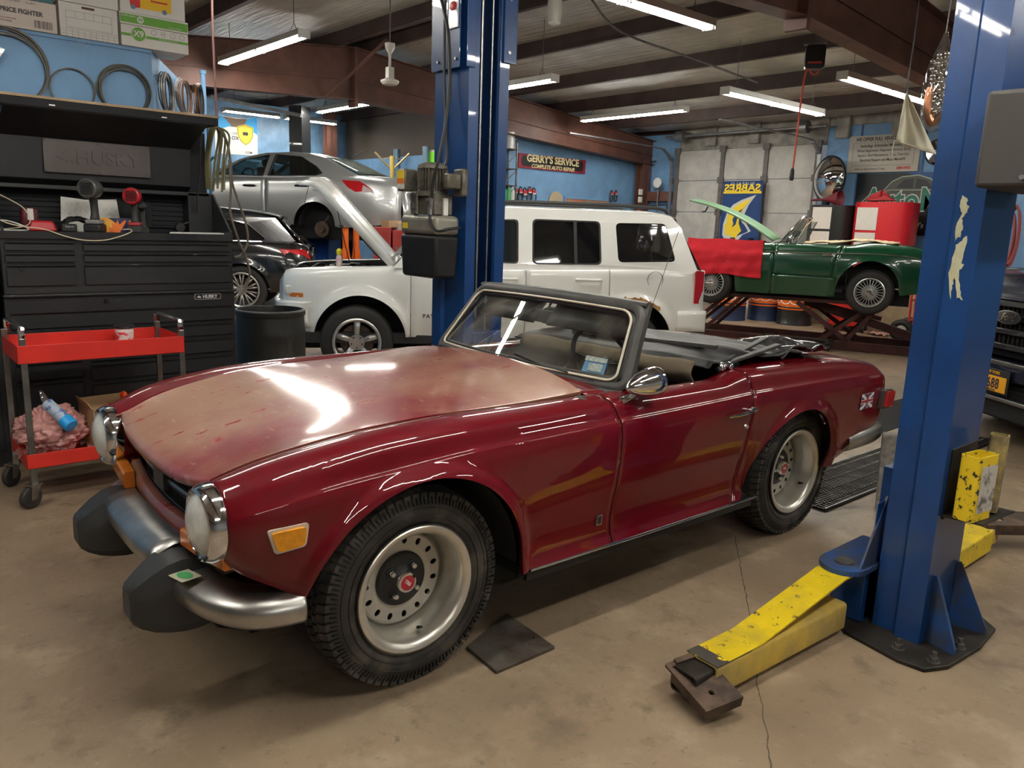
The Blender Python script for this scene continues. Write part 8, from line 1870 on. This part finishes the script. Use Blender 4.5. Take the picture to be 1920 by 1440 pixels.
# hung from the roof
e = empty('pendant_sensor', AT(731, 120, 10.0), 0, 'small white pendant heater hanging from the ceiling', 'ceiling fitting')
_b = MB(); _b.lathe([(0, .25), (.065, .245), (.06, .19), (.025, .13), (.02, .12)], n=24); _b.cyl((0, 0, -.16), (0, 0, .13), .016); _b.box(-.04, -.04, -.17, .04, .04, -.04); _b.lathe([(0, -.16), (.05, -.17), (.115, -.20), (.118, -.22), (.09, -.25), (0, -.26)], n=28); _b.build('fitting_body', mat('old_white', (.55, .53, .47), .5), e); _b = MB(); _b.cyl((0, 0, .24), (0, 0, .9), .008, n=8); _b.build('fitting_rod', dull, e)
e = empty('roof_detector', AT(1040, 24, 8.5), 0, 'cream cylinder detector fixed under the ceiling', 'ceiling fitting'); _b = MB(); _b.lathe([(0, .14), (.075, .14), (.085, .02), (.07, -.10), (.05, -.12), (0, -.12)], n=28); _b.build('detector_body', mat('old_white', (0, 0, 0)), e); _b = MB(); _b.cyl((0, 0, .13), (0, 0, .5), .01, n=8); _b.build('detector_rod', dull, e)
cable('ceiling_conduit', [AT(1110, 0, 8.8), AT(1165, 60, 9.4), AT(1300, 110, 10.4), AT(1420, 155, 11.4)], .014, dull, 'thin dark conduit crossing under the roof purlins', 'conduit')
e = empty('cord_reel', AT(1528, 108, 8.4), radians(35), 'black retractable cord reel hanging under the big brown beam', 'cord reel')
_b = MB(); _b.poly(rrect(-.10, -.12, .10, .12, .035), fn=lambda u, v: (-.06, u, v), th=(.12, 0, 0)); _b.build('reel_case', black, e, bev=.01); _b = MB(); _b.box(-.064, -.07, -.07, -.06, .07, -.05); _b.build('reel_label', mat('reel_red', (.45, .05, .03), .5), e, ang=0)
_b = MB(); _b.tube([(0, 0, .11), (0, 0, .17), (.02, .0, .35)], .008, 6); _b.bar((-.04, -.10, .14), (.04, .12, .14), .03, .02); _b.build('reel_bracket', dull, e)
m_redcord = mat('red_cord', (.50, .075, .04), .5)
o0 = AT(1520, 128, 8.4)
_b = MB(); _b.tube(smooth_path([AT(1514, 122, 8.4), AT(1506, 160, 8.4), AT(1498, 220, 8.4), AT(1490, 290, 8.4), AT(1486, 318, 8.4)], 6), .010, 7); _b.tube(smooth_path([AT(1516, 126, 8.4), AT(1522, 138, 8.4), AT(1532, 138, 8.4), AT(1536, 124, 8.4)], 6), .009, 6); cdo = _b.build('red_power_cord', m_redcord); tag(cdo, 'red cord dropping from the reel in front of the garage door', 'cord')
_b = MB(); p = AT(1485, 326, 8.4); _b.lathe([(.008, .06), (.02, .04), (.024, -.05), (.018, -.07), (0, -.07)], p, (0, 0, 1), 14); o = _b.build('cord_plug', black); o.parent = cdo
cable('extension_cord', [AT(397, -40, 6.2), AT(399, 60, 6.2), AT(402, 130, 6.2), AT(405, 195, 6.2), AT(407, 225, 6.2)], .009, mat('cord_brown', (.10, .035, .03), .6), 'thin dark red cord hanging in front of the far bay at the left', 'cord')
# white flag and the bagged part
P0 = AT(1700, 158, 5.6); m_flag = mat('off_white_cloth', (.62, .58, .45), .8, var=.12, vscale=4, bump=.2, bscale=6)
A_ = AT(1677, 262, 5.6); B_ = AT(1762, 290, 5.6); T_ = AT(1699, 172, 5.6)
_b = MB(); G = []
for v in np.linspace(0, 1, 16):
    row = []
    for u in np.linspace(0, 1, 18):
        b_ = A_.lerp(B_, u)+Vector((0, 0, -.015*sin(pi*u))); p = T_.lerp(b_, v); off = .030*v*sin(u*9+v*2)+.012*sin(u*17); row.append(p+Vector((-CF.x, -CF.y, 0))*off)
    G.append(row)
_b.grid(G); fl = _b.build('hanging_flag', m_flag, solid=.003, ang=60); tag(fl, 'creased off-white cloth flag hanging by one corner near the right lift column', 'flag')
_b = MB(); _b.tube([T_+Vector((0, 0, -.01)), T_+Vector((0, 0, .06)), T_+Vector((.02, 0, .34)), T_+Vector((.02, 0, .9))], [.012, .006, .004, .004], 6); o = _b.build('flag_cord', wire); o.parent = fl
_b = MB(); _b.tube([A_, A_+Vector((-.01, 0, -.06)), A_+Vector((.0, 0, -.13))], .004, 5); _b.tube([A_.lerp(B_, u)+Vector((0, 0, -.004)) for u in (0, .5, 1)], .006, 5); o = _b.build('flag_hem', m_flag); o.parent = fl
e0 = AT(1762, 150, 5.2); e = empty('bagged_part', e0, 0, 'shiny coiled metal part in a clear plastic bag hanging from the brown beam', 'spare part')
u_ = Vector((CR.x, CR.y, 0)).normalized(); w0_ = Vector((-CF.x, -CF.y, 0)).normalized()
_b = MB(); P = []
for k in range(26):
    t = k/25; z = .15-.40*t
    for j in range(2): _b.sphere(tuple(u_*(-.035+.05*j+.02*sin(k*2.1))+w0_*(.02*cos(k*1.7))+Vector((0, 0, z+.01*j))), .017, 5)
_b.build('metal_core', mat('shiny_core', (.75, .72, .68), .15, 1.), e)
_b = MB()
for s_, z in ((0, -.02), (0, -.10), (0, .06)): _b.tube([u_*(.045+.03*cos(t))+w0_*.03+Vector((0, 0, z+.03*sin(t))) for t in [2*pi*i/16 for i in range(16)]], .006, 6, closed=True)
_b.build('core_ring', chrome, e)
_b = MB(); _b.tube(smooth_path([u_*-.05+Vector((0, 0, -.05)), u_*-.06+Vector((0, 0, -.18)), u_*-.02+Vector((0, 0, -.27)), u_*.04+Vector((0, 0, -.22))], 6), .026, 8); _b.build('copper_elbow', m_copper, e)
_b = MB(); G = [[u_*(r*cos(t))+w0_*(.06*sin(t)*r/.1)+Vector((0, 0, z)) for t in [2*pi*i/20 for i in range(21)]] for r, z in ((.012, .30), (.03, .24), (.075, .12), (.10, 0), (.105, -.12), (.09, -.24), (.05, -.31), (.01, -.33))]; _b.grid(G); _b.build('clear_bag', thin_glass('bag_clear', (.93, .93, .93), .18, .08), e)
_b = MB(); _b.tube([(0, 0, .29), (.01, 0, .6), (.02, 0, 1.1)], .004, 5); _b.build('bag_wire', dull, e)
# red cords coiled on the wall behind the pickup
_b = MB()
for k in range(9): 
    c_ = AT(1896+k % 4*3, 440, 8.2); _b.tube([c_+Vector((0, .06*cos(t)+.01*k, .30*sin(t)-.01*k)) for t in [2*pi*i/22 for i in range(22)]], .012, 5, closed=True)
o = _b.build('extension_cord', mat('cord_pinkred', (.38, .10, .10), .6)); tag(o, 'bundle of red cords hanging behind the pickup at the right edge', 'cord')
